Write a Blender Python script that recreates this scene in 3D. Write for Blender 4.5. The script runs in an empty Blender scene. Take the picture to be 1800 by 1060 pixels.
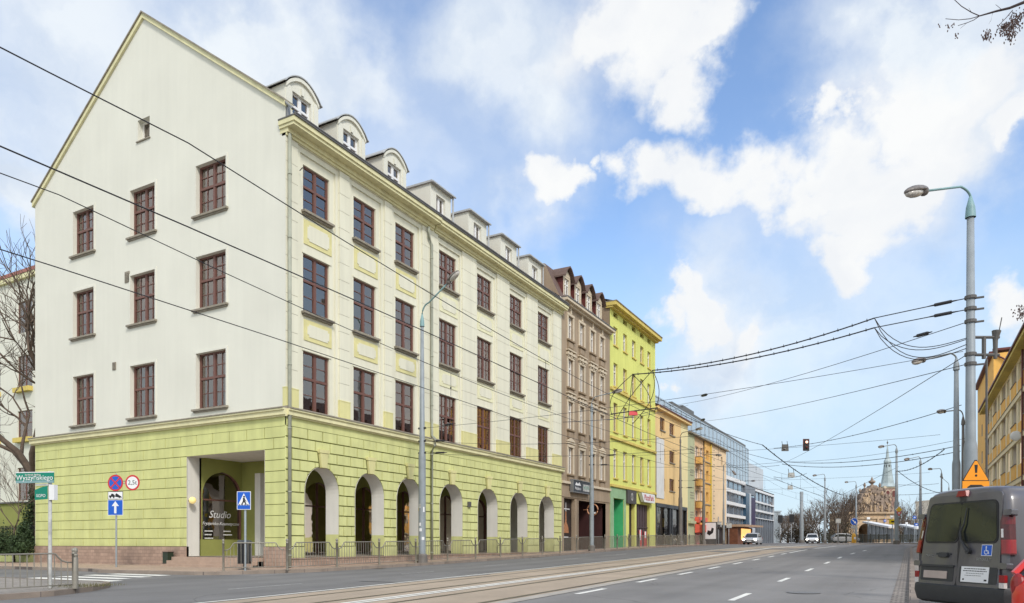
import bpy, math, random
from mathutils import Vector, Matrix
rnd = random.Random(7)
sc = bpy.context.scene
col = sc.collection
R = math.radians
# ---------------------------------------------------------------- camera (eye at z = 0)
F, HOR = 1275.0, 955.0                       # focal length and horizon row of the photograph in pixels
YAW = math.atan(700 / 1275)
SN, CN = math.sin(YAW), math.cos(YAW)
cd = bpy.data.cameras.new('camera'); cam = bpy.data.objects.new('camera', cd); col.objects.link(cam)
cd.sensor_width = 36; cd.lens = 36 * F / 1800; cd.shift_y = (HOR - 530) / 1800
cd.clip_start = .1; cd.clip_end = 5000
cam.location = (0, 0, 0); cam.rotation_euler = (R(90), 0, YAW)
sc.camera = cam
# ---------------------------------------------------------------- sky and sun
SUN_EL, SUN_AZ = 42, 128                     # azimuth measured clockwise from +Y
w = bpy.data.worlds.new('World'); sc.world = w; w.use_nodes = True
nt = w.node_tree; nt.nodes.clear()
def N(t, **k):
    n = nt.nodes.new(t)
    for a, b in k.items(): setattr(n, a, b)
    return n
def L(a, b): nt.links.new(a, b)
def math_(op, a, b=None, clamp=False):
    n = N('ShaderNodeMath', operation=op); n.use_clamp = clamp
    for i, v in enumerate((a, b)):
        if v is None: continue
        if isinstance(v, (int, float)): n.inputs[i].default_value = v
        else: L(v, n.inputs[i])
    return n.outputs[0]
def ray(px, py):
    dx = (px - 900) / F
    return Vector((dx * CN - SN, dx * SN + CN, (HOR - py) / F))
tc = N('ShaderNodeTexCoord')
sky = N('ShaderNodeTexSky'); sky.sky_type = 'NISHITA'; sky.sun_disc = False
sky.sun_elevation = R(SUN_EL); sky.sun_rotation = R(SUN_AZ); sky.air_density = 1.15; sky.dust_density = .6; sky.ozone_density = 1.6
no = N('ShaderNodeTexNoise'); no.inputs['Scale'].default_value = 8.5; no.inputs['Detail'].default_value = 9; no.inputs['Roughness'].default_value = .56
L(tc.outputs['Generated'], no.inputs['Vector'])
sub = N('ShaderNodeVectorMath', operation='SUBTRACT'); L(no.outputs['Color'], sub.inputs[0]); sub.inputs[1].default_value = (.5, .5, .5)
scl = N('ShaderNodeVectorMath', operation='SCALE'); L(sub.outputs[0], scl.inputs[0]); scl.inputs['Scale'].default_value = .22
wp = N('ShaderNodeVectorMath', operation='ADD'); L(tc.outputs['Generated'], wp.inputs[0]); L(scl.outputs[0], wp.inputs[1])
def blob(px, py, r, amp, soft):
    d = ray(px, py).normalized()
    n = N('ShaderNodeVectorMath', operation='DISTANCE'); L(wp.outputs[0], n.inputs[0]); n.inputs[1].default_value = d
    m = N('ShaderNodeMapRange', interpolation_type='SMOOTHSTEP'); L(n.outputs['Value'], m.inputs[0])
    rr = .87 * r / F * ray(px, py).length ** -1.2
    m.inputs[1].default_value = rr * (1 + soft); m.inputs[2].default_value = rr * (1 - soft); m.inputs[3].default_value = 0; m.inputs[4].default_value = amp
    return m.outputs[0]
CUM = [(1110, 318, 62), (1160, 308, 66), (1205, 300, 72), (1290, 315, 75), (1380, 330, 85), (1450, 280, 120), (1560, 210, 115), (1600, 300, 110), (1520, 380, 115), (1490, 465, 78), (1450, 180, 60),
       (1180, 50, 120), (1225, 130, 72), (1090, 15, 110), (1265, 30, 60), (1170, 590, 55), (1235, 560, 70), (1330, 600, 60), (1200, 520, 45), (1160, 650, 45), (1180, 690, 30),
       (1775, 545, 62), (1700, 140, 90), (1770, 230, 60), (930, 295, 66), (975, 305, 50), (1045, 300, 34), (905, 380, 40), (1560, 330, 120), (1440, 360, 85), (1500, 330, 100), (1640, 210, 70), (1340, 320, 80), (1250, 310, 74)]
VEIL = [(1300, 430, 150, .25), (1000, 190, 150, .35), (1420, 560, 180, .15), (1650, 130, 170, .4), (1600, 60, 190, .75), (1760, 60, 170, .8), (980, 40, 150, .75), (830, 10, 90, .5), (60, 320, 70, .6), (500, 90, 130, .5), (420, 100, 60, .35), (600, 90, 120, .35), (60, 60, 330, .62), (400, 200, 420, .42), (900, 400, 90, .6), (780, 250, 160, .3),
        (1640, 400, 90, .25), (1310, 680, 120, .35), (1560, 560, 150, .25), (1250, 640, 130, .45), (1700, 300, 100, .5), (1280, 460, 70, .3), (680, 130, 80, .3), (1500, 700, 350, .2)]
cum = None
for b in CUM:
    v = blob(*b, 1.0, .42); cum = v if cum is None else math_('MAXIMUM', cum, v)
veil = None
for px, py, r, a in VEIL:
    v = blob(px, py, r, a, .8); veil = v if veil is None else math_('ADD', veil, v, True)
# fair-weather cloud over the rest of the sky, away from what the street opens onto
n2 = N('ShaderNodeTexNoise'); n2.inputs['Scale'].default_value = 2.2; n2.inputs['Detail'].default_value = 6
L(tc.outputs['Generated'], n2.inputs['Vector'])
m2 = N('ShaderNodeMapRange', interpolation_type='SMOOTHSTEP'); L(n2.outputs['Fac'], m2.inputs[0]); m2.inputs[1].default_value = .36; m2.inputs[2].default_value = .6
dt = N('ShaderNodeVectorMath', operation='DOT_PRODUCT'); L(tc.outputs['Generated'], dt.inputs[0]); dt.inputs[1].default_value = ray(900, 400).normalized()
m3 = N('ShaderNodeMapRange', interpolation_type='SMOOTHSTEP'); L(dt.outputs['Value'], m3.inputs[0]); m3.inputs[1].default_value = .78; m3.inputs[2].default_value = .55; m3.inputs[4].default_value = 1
rest = math_('MULTIPLY', m2.outputs[0], m3.outputs[0])
mask = math_('MAXIMUM', math_('MAXIMUM', cum, veil), rest)
# near the horizon the air is pale
sep = N('ShaderNodeSeparateXYZ'); L(tc.outputs['Generated'], sep.inputs[0])
m4 = N('ShaderNodeMapRange', interpolation_type='SMOOTHSTEP'); L(sep.outputs[2], m4.inputs[0]); m4.inputs[1].default_value = .42; m4.inputs[2].default_value = .12; m4.inputs[4].default_value = .85
mixh = N('ShaderNodeMix', data_type='RGBA'); L(m4.outputs[0], mixh.inputs[0])
gam = N('ShaderNodeMix', data_type='RGBA', blend_type='MULTIPLY'); gam.inputs[0].default_value = 1
L(sky.outputs[0], gam.inputs[6]); gam.inputs[7].default_value = (1.6, 1.68, 1.82, 1)
L(gam.outputs[2], mixh.inputs[6]); mixh.inputs[7].default_value = (4.4, 5.9, 7.2, 1)
n5 = N('ShaderNodeTexNoise'); n5.inputs['Scale'].default_value = 9; n5.inputs['Detail'].default_value = 5; L(wp.outputs[0], n5.inputs['Vector'])
m5 = N('ShaderNodeMapRange'); L(n5.outputs['Fac'], m5.inputs[0]); m5.inputs[1].default_value = .35; m5.inputs[2].default_value = .62
cc = N('ShaderNodeMix', data_type='RGBA'); L(m5.outputs[0], cc.inputs[0]); cc.inputs[6].default_value = (5.2, 5.9, 6.9, 1); cc.inputs[7].default_value = (6.7, 7.15, 7.6, 1)
cm2 = N('ShaderNodeMix', data_type='RGBA'); L(math_('MULTIPLY', cum, .6), cm2.inputs[0]); L(cc.outputs[2], cm2.inputs[6]); cm2.inputs[7].default_value = (7.9, 7.75, 7.5, 1)
mixc = N('ShaderNodeMix', data_type='RGBA'); L(mask, mixc.inputs[0]); L(mixh.outputs[2], mixc.inputs[6]); L(cm2.outputs[2], mixc.inputs[7])
# unseen sky behind the viewer, multiplied brighter and warmer to light the walls
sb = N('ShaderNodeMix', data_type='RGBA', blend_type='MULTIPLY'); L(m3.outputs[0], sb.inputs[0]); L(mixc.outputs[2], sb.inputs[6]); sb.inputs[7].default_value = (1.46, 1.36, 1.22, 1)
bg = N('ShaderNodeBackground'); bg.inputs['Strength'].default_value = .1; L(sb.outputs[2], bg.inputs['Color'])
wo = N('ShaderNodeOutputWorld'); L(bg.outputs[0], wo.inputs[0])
ld = bpy.data.lights.new('sun', 'SUN'); lo = bpy.data.objects.new('sun', ld); col.objects.link(lo)
ld.energy = 1.9; ld.angle = R(11); ld.color = (1, .95, .87)
sd = Vector((math.sin(R(SUN_AZ)) * math.cos(R(SUN_EL)), math.cos(R(SUN_AZ)) * math.cos(R(SUN_EL)), math.sin(R(SUN_EL))))
lo.rotation_euler = (-sd).to_track_quat('-Z', 'Y').to_euler()
sc.view_settings.view_transform = 'Standard'; sc.view_settings.look = 'None'; sc.view_settings.exposure = .38; sc.view_settings.gamma = 1
# ---------------------------------------------------------------- terrain profile along the street
PR = [(-60, -1.35), (0, -1.15), (18.9, -.98), (26.5, -.916), (32.4, -.83), (41.7, -.675), (50.7, -.49), (62, -.30), (79.5, -.13), (95, -.03), (120, .1), (160, .2), (3000, .2)]
def g(u):
    if u < -60: return -1.35
    for (a, b), (c, d) in zip(PR, PR[1:]):
        if u <= c: return b + (d - b) * (u - a) / (c - a)
    return .2
def cw(x, d): return Vector((x * CN - d * SN, x * SN + d * CN, 0))        # camera-plan coordinates to the street's
def pt(px, py, d):                                                         # a point seen at a pixel, d metres deep
    v = ray(px, py) * d
    return v
# ---------------------------------------------------------------- materials
MATS = {}
def mat(name, c, rough=.8, var=.1, scale=2.0, bump=.15, bscale=60, metal=0, streak=0, spec=.4, pattern=None, emit=None, coat=0, detail=6, bands=0, splash=None):
    if name in MATS: return MATS[name]
    m = bpy.data.materials.new(name); m.use_nodes = True; t = m.node_tree; ns = t.nodes; lk = t.links.new
    b = ns['Principled BSDF']; b.inputs['Roughness'].default_value = rough; b.inputs['Metallic'].default_value = metal
    b.inputs['Specular IOR Level'].default_value = spec; b.inputs['Coat Weight'].default_value = coat
    tcn = ns.new('ShaderNodeTexCoord')
    nz = ns.new('ShaderNodeTexNoise'); nz.inputs['Scale'].default_value = scale; nz.inputs['Detail'].default_value = detail; lk(tcn.outputs['Object'], nz.inputs['Vector'])
    def mult(colsock, fac, lo, hi):
        mr = ns.new('ShaderNodeMapRange'); lk(fac, mr.inputs[0]); mr.inputs[1].default_value = .3; mr.inputs[2].default_value = .7; mr.inputs[3].default_value = lo; mr.inputs[4].default_value = hi
        vm = ns.new('ShaderNodeVectorMath'); vm.operation = 'SCALE'; lk(colsock, vm.inputs[0]); lk(mr.outputs[0], vm.inputs['Scale']); return vm.outputs[0]
    rgb = ns.new('ShaderNodeRGB'); rgb.outputs[0].default_value = (*c, 1); cs = rgb.outputs[0]
    hsock = None
    if pattern:
        kind, sx, sy, mortar, mc, plane = pattern
        mp = ns.new('ShaderNodeMapping'); lk(tcn.outputs['Object'], mp.inputs[0])
        if plane == 'X': mp.inputs['Rotation'].default_value = (R(-90), 0, R(-90))
        if plane == 'Y': mp.inputs['Rotation'].default_value = (R(-90), 0, 0)
        if plane in 'XY':
            sx_ = ns.new('ShaderNodeSeparateXYZ'); lk(tcn.outputs['Object'], sx_.inputs[0]); cb = ns.new('ShaderNodeCombineXYZ')
            lk(sx_.outputs[1 if plane == 'X' else 0], cb.inputs[0]); lk(sx_.outputs[2], cb.inputs[1]); vec = cb.outputs[0]
        else: vec = tcn.outputs['Object']
        br = ns.new('ShaderNodeTexBrick'); lk(vec, br.inputs['Vector']); br.inputs['Scale'].default_value = 1
        br.inputs['Brick Width'].default_value = sx; br.inputs['Row Height'].default_value = sy; br.inputs['Mortar Size'].default_value = mortar
        br.inputs['Color1'].default_value = (*c, 1); br.inputs['Color2'].default_value = (*[v * (1 - 1.6 * var) for v in c], 1); br.inputs['Mortar'].default_value = (*mc, 1)
        if kind == 'stack': br.offset = 0
        cs = br.outputs['Color']; hsock = br.outputs['Fac']
    cs = mult(cs, nz.outputs['Fac'], 1 - var, 1 + var)
    if bscale:
        n3 = ns.new('ShaderNodeTexNoise'); n3.inputs['Scale'].default_value = bscale; n3.inputs['Detail'].default_value = 3; lk(tcn.outputs['Object'], n3.inputs['Vector'])
        cs = mult(cs, n3.outputs['Fac'], 1 - var * .6, 1 + var * .6)
    if splash:
        sz = ns.new('ShaderNodeSeparateXYZ'); lk(tcn.outputs['Object'], sz.inputs[0]); n7 = ns.new('ShaderNodeTexNoise'); n7.inputs['Scale'].default_value = 1.6; n7.inputs['Detail'].default_value = 7; lk(tcn.outputs['Object'], n7.inputs['Vector'])
        ma = ns.new('ShaderNodeMath'); ma.operation = 'MULTIPLY_ADD'; lk(n7.outputs['Fac'], ma.inputs[0]); ma.inputs[1].default_value = -1.6; lk(sz.outputs[2], ma.inputs[2])
        ms = ns.new('ShaderNodeMapRange'); lk(ma.outputs[0], ms.inputs[0]); ms.inputs[1].default_value = splash - 1.0; ms.inputs[2].default_value = splash - .1; ms.inputs[3].default_value = .72; ms.inputs[4].default_value = 1
        vm4 = ns.new('ShaderNodeVectorMath'); vm4.operation = 'SCALE'; lk(cs, vm4.inputs[0]); lk(ms.outputs[0], vm4.inputs['Scale']); cs = vm4.outputs[0]
    if bands:
        mp3 = ns.new('ShaderNodeMapping'); lk(tcn.outputs['Object'], mp3.inputs[0]); mp3.inputs['Scale'].default_value = (.85, .018, 1)
        n6 = ns.new('ShaderNodeTexNoise'); n6.inputs['Scale'].default_value = 1.0; n6.inputs['Detail'].default_value = 3; lk(mp3.outputs[0], n6.inputs['Vector']); cs = mult(cs, n6.outputs['Fac'], 1 - bands, 1 + bands)
        vo = ns.new('ShaderNodeTexVoronoi'); vo.feature = 'DISTANCE_TO_EDGE'; vo.inputs['Scale'].default_value = .22; lk(tcn.outputs['Object'], vo.inputs['Vector'])
        wn = ns.new('ShaderNodeVectorMath'); wn.operation = 'MULTIPLY_ADD'; lk(nz.outputs['Color'], wn.inputs[0]); wn.inputs[1].default_value = (1.2, 1.2, 0); lk(tcn.outputs['Object'], wn.inputs[2]); lk(wn.outputs[0], vo.inputs['Vector'])
        cr = ns.new('ShaderNodeMapRange'); lk(vo.outputs['Distance'], cr.inputs[0]); cr.inputs[1].default_value = .0; cr.inputs[2].default_value = .006; cr.inputs[3].default_value = .72; cr.inputs[4].default_value = 1
        vm2 = ns.new('ShaderNodeVectorMath'); vm2.operation = 'SCALE'; lk(cs, vm2.inputs[0]); lk(cr.outputs[0], vm2.inputs['Scale']); cs = vm2.outputs[0]
    if streak:
        mp2 = ns.new('ShaderNodeMapping'); lk(tcn.outputs['Object'], mp2.inputs[0]); mp2.inputs['Scale'].default_value = (2.4, 2.4, .16)
        n4 = ns.new('ShaderNodeTexNoise'); n4.inputs['Scale'].default_value = 1.5; n4.inputs['Detail'].default_value = 6; lk(mp2.outputs[0], n4.inputs['Vector'])
        cs = mult(cs, n4.outputs['Fac'], 1 - streak, 1 + streak * .3)
    lk(cs, b.inputs['Base Color'])
    if bump and bscale:
        bp = ns.new('ShaderNodeBump'); bp.inputs['Strength'].default_value = bump; bp.inputs['Distance'].default_value = .01; lk(n3.outputs['Fac'], bp.inputs['Height'])
        if hsock:
            b2 = ns.new('ShaderNodeBump'); b2.invert = True; b2.inputs['Strength'].default_value = .6; b2.inputs['Distance'].default_value = .01; lk(hsock, b2.inputs['Height']); lk(bp.outputs[0], b2.inputs['Normal']); bp = b2
        lk(bp.outputs[0], b.inputs['Normal'])
    if emit:
        b.inputs['Emission Color'].default_value = (*emit[0], 1); b.inputs['Emission Strength'].default_value = emit[1]
    MATS[name] = m; return m
def glassmat(name, tint, refl, rough=.02, bumpy=.0):
    m = bpy.data.materials.new(name); m.use_nodes = True; t = m.node_tree; ns = t.nodes; lk = t.links.new; ns.clear()
    o = ns.new('ShaderNodeOutputMaterial'); mx = ns.new('ShaderNodeMixShader'); tr = ns.new('ShaderNodeBsdfTransparent'); gl = ns.new('ShaderNodeBsdfGlossy')
    tr.inputs[0].default_value = (*tint, 1); gl.inputs['Roughness'].default_value = rough; gl.inputs[0].default_value = (.96, .87, .82, 1)
    lw = ns.new('ShaderNodeFresnel'); lw.inputs[0].default_value = 1.5
    ad = ns.new('ShaderNodeMath'); ad.operation = 'ADD'; ad.use_clamp = True; lk(lw.outputs[0], ad.inputs[0]); ad.inputs[1].default_value = refl
    tcn = ns.new('ShaderNodeTexCoord'); nz = ns.new('ShaderNodeTexNoise'); nz.inputs['Scale'].default_value = 1.3; lk(tcn.outputs['Object'], nz.inputs['Vector'])
    bp = ns.new('ShaderNodeBump'); bp.inputs['Strength'].default_value = .12; bp.inputs['Distance'].default_value = .05; lk(nz.outputs['Fac'], bp.inputs['Height']); lk(bp.outputs[0], gl.inputs['Normal'])
    lk(ad.outputs[0], mx.inputs[0]); lk(tr.outputs[0], mx.inputs[1]); lk(gl.outputs[0], mx.inputs[2]); lk(mx.outputs[0], o.inputs[0])
    MATS[name] = m; return m
M_cream = mat('cream_render', (.72, .70, .56), .9, .03, .6, .25, 90, streak=.09)
M_gable = mat('gable_render', (.695, .685, .595), .9, .03, .5, .25, 90, streak=.03)
M_yellow = mat('yellow_trim', (.71, .665, .40), .85, .06, 1, .2, 60, streak=.12)
M_ped = mat('yellow_pedestal', (.66, .62, .30), .88, .07, 1, .2, 60, streak=.1)
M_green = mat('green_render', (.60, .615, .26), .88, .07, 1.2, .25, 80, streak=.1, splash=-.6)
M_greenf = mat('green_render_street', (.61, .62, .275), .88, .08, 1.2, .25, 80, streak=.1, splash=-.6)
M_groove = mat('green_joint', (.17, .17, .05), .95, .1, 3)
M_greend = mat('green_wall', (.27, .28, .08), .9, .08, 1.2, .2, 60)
M_white = mat('white_reveal', (.72, .70, .64), .9, .05, 1, .2, 60, streak=.08)
M_sill = mat('weathered_sill', (.27, .24, .19), .85, .2, 5, .2, 50)
M_wood = mat('brown_window_wood', (.15, .068, .052), .5, .12, 6, .1, 80)
M_zinc = mat('zinc_sheet', (.24, .245, .25), .45, .12, 3, .1, 40, metal=.4)
M_zincd = mat('dark_sheet', (.10, .095, .09), .5, .15, 3, .1, 40)
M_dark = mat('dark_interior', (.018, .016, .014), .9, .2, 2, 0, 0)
M_curtain = mat('net_curtain', (.86, .84, .78), .95, .12, 9, .3, 22)
M_glass = glassmat('window_glass', (.80, .81, .80), .15)
M_glassd = glassmat('shop_glass', (.45, .45, .48), .03)
M_plinth = mat('pink_stone_tile', (.42, .29, .22), .75, .14, 2, .3, 70, pattern=('b', .3, .15, .008, (.25, .18, .14), 'Y'))
M_plinthx = mat('pink_stone_tile_street', (.42, .29, .22), .75, .14, 2, .3, 70, pattern=('b', .3, .15, .008, (.25, .18, .14), 'X'))
M_step = mat('stone_step', (.40, .29, .22), .8, .1, 3, .3, 60)
M_asph = mat('asphalt', (.205, .197, .19), .85, .1, .5, .5, 160, spec=.3, detail=8, bands=.16)
M_asph2 = mat('asphalt_dark', (.16, .155, .152), .85, .1, .6, .5, 160, spec=.3, detail=8, bands=.14)
M_tram = mat('tram_slab', (.36, .29, .22), .85, .12, .7, .4, 90)
M_conc = mat('concrete_strip', (.36, .33, .29), .85, .12, 1.5, .3, 60)
M_rail = mat('steel_rail', (.09, .07, .06), .4, .2, 5, .1, 40, metal=.6)
M_paint = mat('road_paint', (.70, .69, .64), .7, .12, 6, .3, 60)
M_pave = mat('paver', (.42, .31, .235), .85, .1, 1.3, .35, 80, pattern=('b', .2, .1, .006, (.26, .2, .16), 'Z'))
M_paveg = mat('grey_paver', (.30, .27, .24), .85, .12, 1.3, .35, 80, pattern=('b', .2, .1, .008, (.17, .15, .13), 'Z'))
M_kerb = mat('kerb_stone', (.27, .22, .18), .85, .15, 2, .3, 60, pattern=('b', 99, 1.0, .01, (.12, .1, .09), 'Z'))
M_steel = mat('galvanised_steel', (.27, .25, .21), .55, .15, 4, .15, 60, metal=.35)
M_pole = mat('grey_painted_pole', (.27, .30, .32), .55, .1, 3, .15, 50, metal=.1, streak=.15)
M_poleb = mat('brown_grey_pole', (.16, .145, .13), .6, .15, 3, .15, 50, streak=.2)
M_teal = mat('teal_paint', (.20, .33, .34), .5, .1, 5, .1, 60)
M_lamp = mat('lamp_housing', (.16, .14, .13), .4, .4, 12, .2, 30)
M_lens = mat('lamp_lens', (.45, .42, .38), .2, .3, 14, .2, 30)
M_cable = mat('black_cable', (.025, .025, .028), .6, .1, 3, 0, 0)
M_blue = mat('sign_blue', (.01, .10, .50), .4, .05, 3, 0, 0)
M_signw = mat('sign_white', (.75, .75, .75), .45, .04, 3, 0, 0)
M_red = mat('sign_red', (.55, .03, .04), .45, .05, 3, 0, 0)
M_blk = mat('black_paint', (.015, .015, .016), .5, .1, 3, 0, 0)
M_sgreen = mat('sign_green', (.0, .20, .13), .4, .08, 3, 0, 0)
M_orange = mat('sign_orange', (.85, .30, .01), .45, .05, 3, 0, 0)
M_rtile = mat('red_roof_tile', (.33, .11, .07), .85, .2, 3, .4, 30, pattern=('b', .3, .35, .03, (.12, .04, .03), 'Z'))
M_bark = mat('bark', (.09, .065, .045), .95, .3, 6, .8, 30)
M_twig = mat('twigs', (.13, .095, .07), .95, .25, 3, 0, 0)
M_leafd = mat('evergreen_leaf', (.035, .06, .02), .7, .4, 2, 0, 0)
# ---------------------------------------------------------------- mesh builder
class MB:
    def __init__(s, O=(0, 0, 0), U=(1, 0, 0), V=(0, 1, 0), W=(0, 0, 1)):
        s.v = []; s.f = []; s.mi = []; s.m = []; s.cur = 0; s.fr(O, U, V, W)
    def fr(s, O=(0, 0, 0), U=(1, 0, 0), V=(0, 1, 0), W=(0, 0, 1)):
        s.O, s.U, s.V, s.W = map(Vector, (O, U, V, W)); return s
    def use(s, m):
        if m not in s.m: s.m.append(m)
        s.cur = s.m.index(m); return s
    def P(s, u, v, w): s.v.append(s.O + s.U * u + s.V * v + s.W * w); return len(s.v) - 1
    def face(s, idx): s.f.append(idx); s.mi.append(s.cur)
    def poly(s, pts): s.face([s.P(*p) for p in pts])
    def box(s, u0, u1, v0, v1, w0, w1, top=0):
        a = [s.P(u, v, w) for w in (w0, w1) for v in (v0, v1) for u in (u0, u1)]
        if top:   # inset of the w1 face
            k = top
            for i, (u, v) in zip(a[4:], ((u0 + k, v0 + k), (u1 - k, v0 + k), (u0 + k, v1 - k), (u1 - k, v1 - k))): s.v[i] = s.O + s.U * u + s.V * v + s.W * w1
        for q in ((0, 2, 3, 1), (4, 5, 7, 6), (0, 1, 5, 4), (2, 6, 7, 3), (0, 4, 6, 2), (1, 3, 7, 5)): s.face([a[i] for i in q])
    def prism(s, pts, w0, w1, inset=0, caps=3):
        n = len(pts)
        if inset:
            cu = sum(p[0] for p in pts) / n; cv = sum(p[1] for p in pts) / n
            top = []
            for u, v in pts:
                d = math.hypot(u - cu, v - cv) or 1
                top.append((u - (u - cu) / d * inset * 1.2, v - (v - cv) / d * inset * 1.2))
        else: top = pts
        a = [s.P(u, v, w0) for u, v in pts]; b = [s.P(u, v, w1) for u, v in top]
        if caps & 1: s.face(a[::-1])
        if caps & 2: s.face(b)
        for i in range(n): j = (i + 1) % n; s.face([a[i], a[j], b[j], b[i]])
    def ring(s, c, d, r, n, up=None):
        d = d.normalized(); up = up or (Vector((0, 0, 1)) if abs(d.z) < .95 else Vector((1, 0, 0)))
        a = d.cross(up).normalized(); b = a.cross(d)
        out = []
        for i in range(n):
            t = 2 * math.pi * i / n; s.v.append(c + a * (math.cos(t) * r) + b * (math.sin(t) * r)); out.append(len(s.v) - 1)
        return out
    def tube(s, pts, r, n=8, caps=True):           # world points
        pts = [Vector(p) for p in pts]; rs = r if isinstance(r, (list, tuple)) else [r] * len(pts)
        prev = None
        for i, p in enumerate(pts):
            d = (pts[min(i + 1, len(pts) - 1)] - pts[max(i - 1, 0)])
            if d.length < 1e-6: d = Vector((0, 0, 1))
            q = s.ring(p, d, rs[i], n)
            if prev:
                for k in range(n): j = (k + 1) % n; s.face([prev[k], prev[j], q[j], q[k]])
            elif caps: s.face(q[::-1])
            prev = q
        if caps: s.face(prev)
    def lathe(s, c, prof, n=16):                    # prof [(r,z)]
        c = Vector(c); prev = None
        for r, z in prof:
            q = []
            for i in range(n):
                t = 2 * math.pi * i / n; s.v.append(c + Vector((math.cos(t) * r, math.sin(t) * r, z))); q.append(len(s.v) - 1)
            if prev:
                for k in range(n): j = (k + 1) % n; s.face([prev[k], prev[j], q[j], q[k]])
            prev = q
        s.face(prev)
    def ell(s, c, rx, ry, rz, rot=None, n=12, m=8, zmin=-1, zmax=1):
        c = Vector(c); rot = rot or Matrix.Identity(3); rows = []
        for j in range(m + 1):
            a = math.pi * j / m - math.pi / 2; zz = max(zmin, min(zmax, math.sin(a))); cr = math.cos(a)
            row = []
            for i in range(n):
                t = 2 * math.pi * i / n; s.v.append(c + rot @ Vector((rx * cr * math.cos(t), ry * cr * math.sin(t), rz * zz))); row.append(len(s.v) - 1)
            rows.append(row)
        for j in range(m):
            for i in range(n): k = (i + 1) % n; s.face([rows[j][i], rows[j][k], rows[j + 1][k], rows[j + 1][i]])
    def holes(s, u0, u1, v0, v1, w, hs, depth, rev=None):   # wall with rectangular openings and reveals going back by depth
        us = sorted({u0, u1, *[h[0] for h in hs], *[h[1] for h in hs]}); vs = sorted({v0, v1, *[h[2] for h in hs], *[h[3] for h in hs]})
        us = [u for u in us if u0 - 1e-6 <= u <= u1 + 1e-6]; vs = [v for v in vs if v0 - 1e-6 <= v <= v1 + 1e-6]
        for a, b in zip(us, us[1:]):
            if b - a < 1e-5: continue
            for c, d in zip(vs, vs[1:]):
                if d - c < 1e-5: continue
                cu, cv = (a + b) / 2, (c + d) / 2
                if any(h[0] < cu < h[1] and h[2] < cv < h[3] for h in hs): continue
                s.poly([(a, c, w), (b, c, w), (b, d, w), (a, d, w)])
        k = s.cur
        if rev: s.use(rev)
        for a, b, c, d in hs:
            e = w - depth
            s.poly([(a, c, w), (a, c, e), (a, d, e), (a, d, w)]); s.poly([(b, c, w), (b, d, w), (b, d, e), (b, c, e)])
            s.poly([(a, d, w), (a, d, e), (b, d, e), (b, d, w)]); s.poly([(a, c, w), (b, c, w), (b, c, e), (a, c, e)])
        s.cur = k
    def build(s, name, parent=None, m=None, smooth=False, world=True):
        me = bpy.data.meshes.new(name); me.from_pydata([tuple(v) for v in s.v], [], s.f)
        for q in (s.m or [m]): me.materials.append(q)
        if s.m: me.polygons.foreach_set('material_index', s.mi)
        if smooth: me.polygons.foreach_set('use_smooth', [True] * len(me.polygons))
        me.update(); o = bpy.data.objects.new(name, me); col.objects.link(o)
        if parent:
            o.parent = parent
            if world:
                q = parent; off = Vector()
                while q: off += q.location; q = q.parent
                o.location = -off
        return o
def smooth_angle(o, a=40):
    me = o.data
    for p in me.polygons: p.use_smooth = True
    try: me.set_sharp_from_angle(angle=R(a))
    except Exception: pass
def tag(o, label=None, cat=None, group=None, kind=None):
    if label: o['label'] = label
    if cat: o['category'] = cat
    if group: o['group'] = group
    if kind: o['kind'] = kind
    return o
def thing(name, loc, label, cat, rz=0, group=None):
    o = bpy.data.objects.new(name, None); o.empty_display_size = .2; col.objects.link(o); o.location = loc; o.rotation_euler = (0, 0, rz)
    return tag(o, label, cat, group)
def dup(o, parent=None):
    c = o.copy(); col.objects.link(c); c.parent = parent
    for ch in [x for x in bpy.data.objects if x.parent == o]: dup(ch, c)
    return c
STREET = dict(U=(0, 1, 0), V=(0, 0, 1), W=(1, 0, 0))
GABLE = dict(U=(1, 0, 0), V=(0, 0, 1), W=(0, -1, 0))
RIGHT = dict(U=(0, -1, 0), V=(0, 0, 1), W=(-1, 0, 0))
def text_mesh(s, size, m, name='lettering', ext=.002, shear=0, align='CENTER'):
    cu = bpy.data.curves.new('t', 'FONT'); cu.body = s; cu.size = size; cu.align_x = align; cu.align_y = 'CENTER'; cu.extrude = ext; cu.shear = shear; cu.resolution_u = 3
    t = bpy.data.objects.new('t', cu); col.objects.link(t); bpy.context.view_layer.update()
    me = bpy.data.meshes.new_from_object(t.evaluated_get(bpy.context.evaluated_depsgraph_get())); bpy.data.objects.remove(t)
    me.materials.clear(); me.materials.append(m); me.name = name
    for p in me.polygons: p.material_index = 0
    o = bpy.data.objects.new(name, me); col.objects.link(o); return o
def place_text(s, size, m, parent, loc, rz=0, name='lettering', **k):      # upright text facing local -Y, in parent's space
    o = text_mesh(s, size, m, name, **k); o.parent = parent; o.location = loc; o.rotation_euler = (R(90), 0, rz); return o
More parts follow.
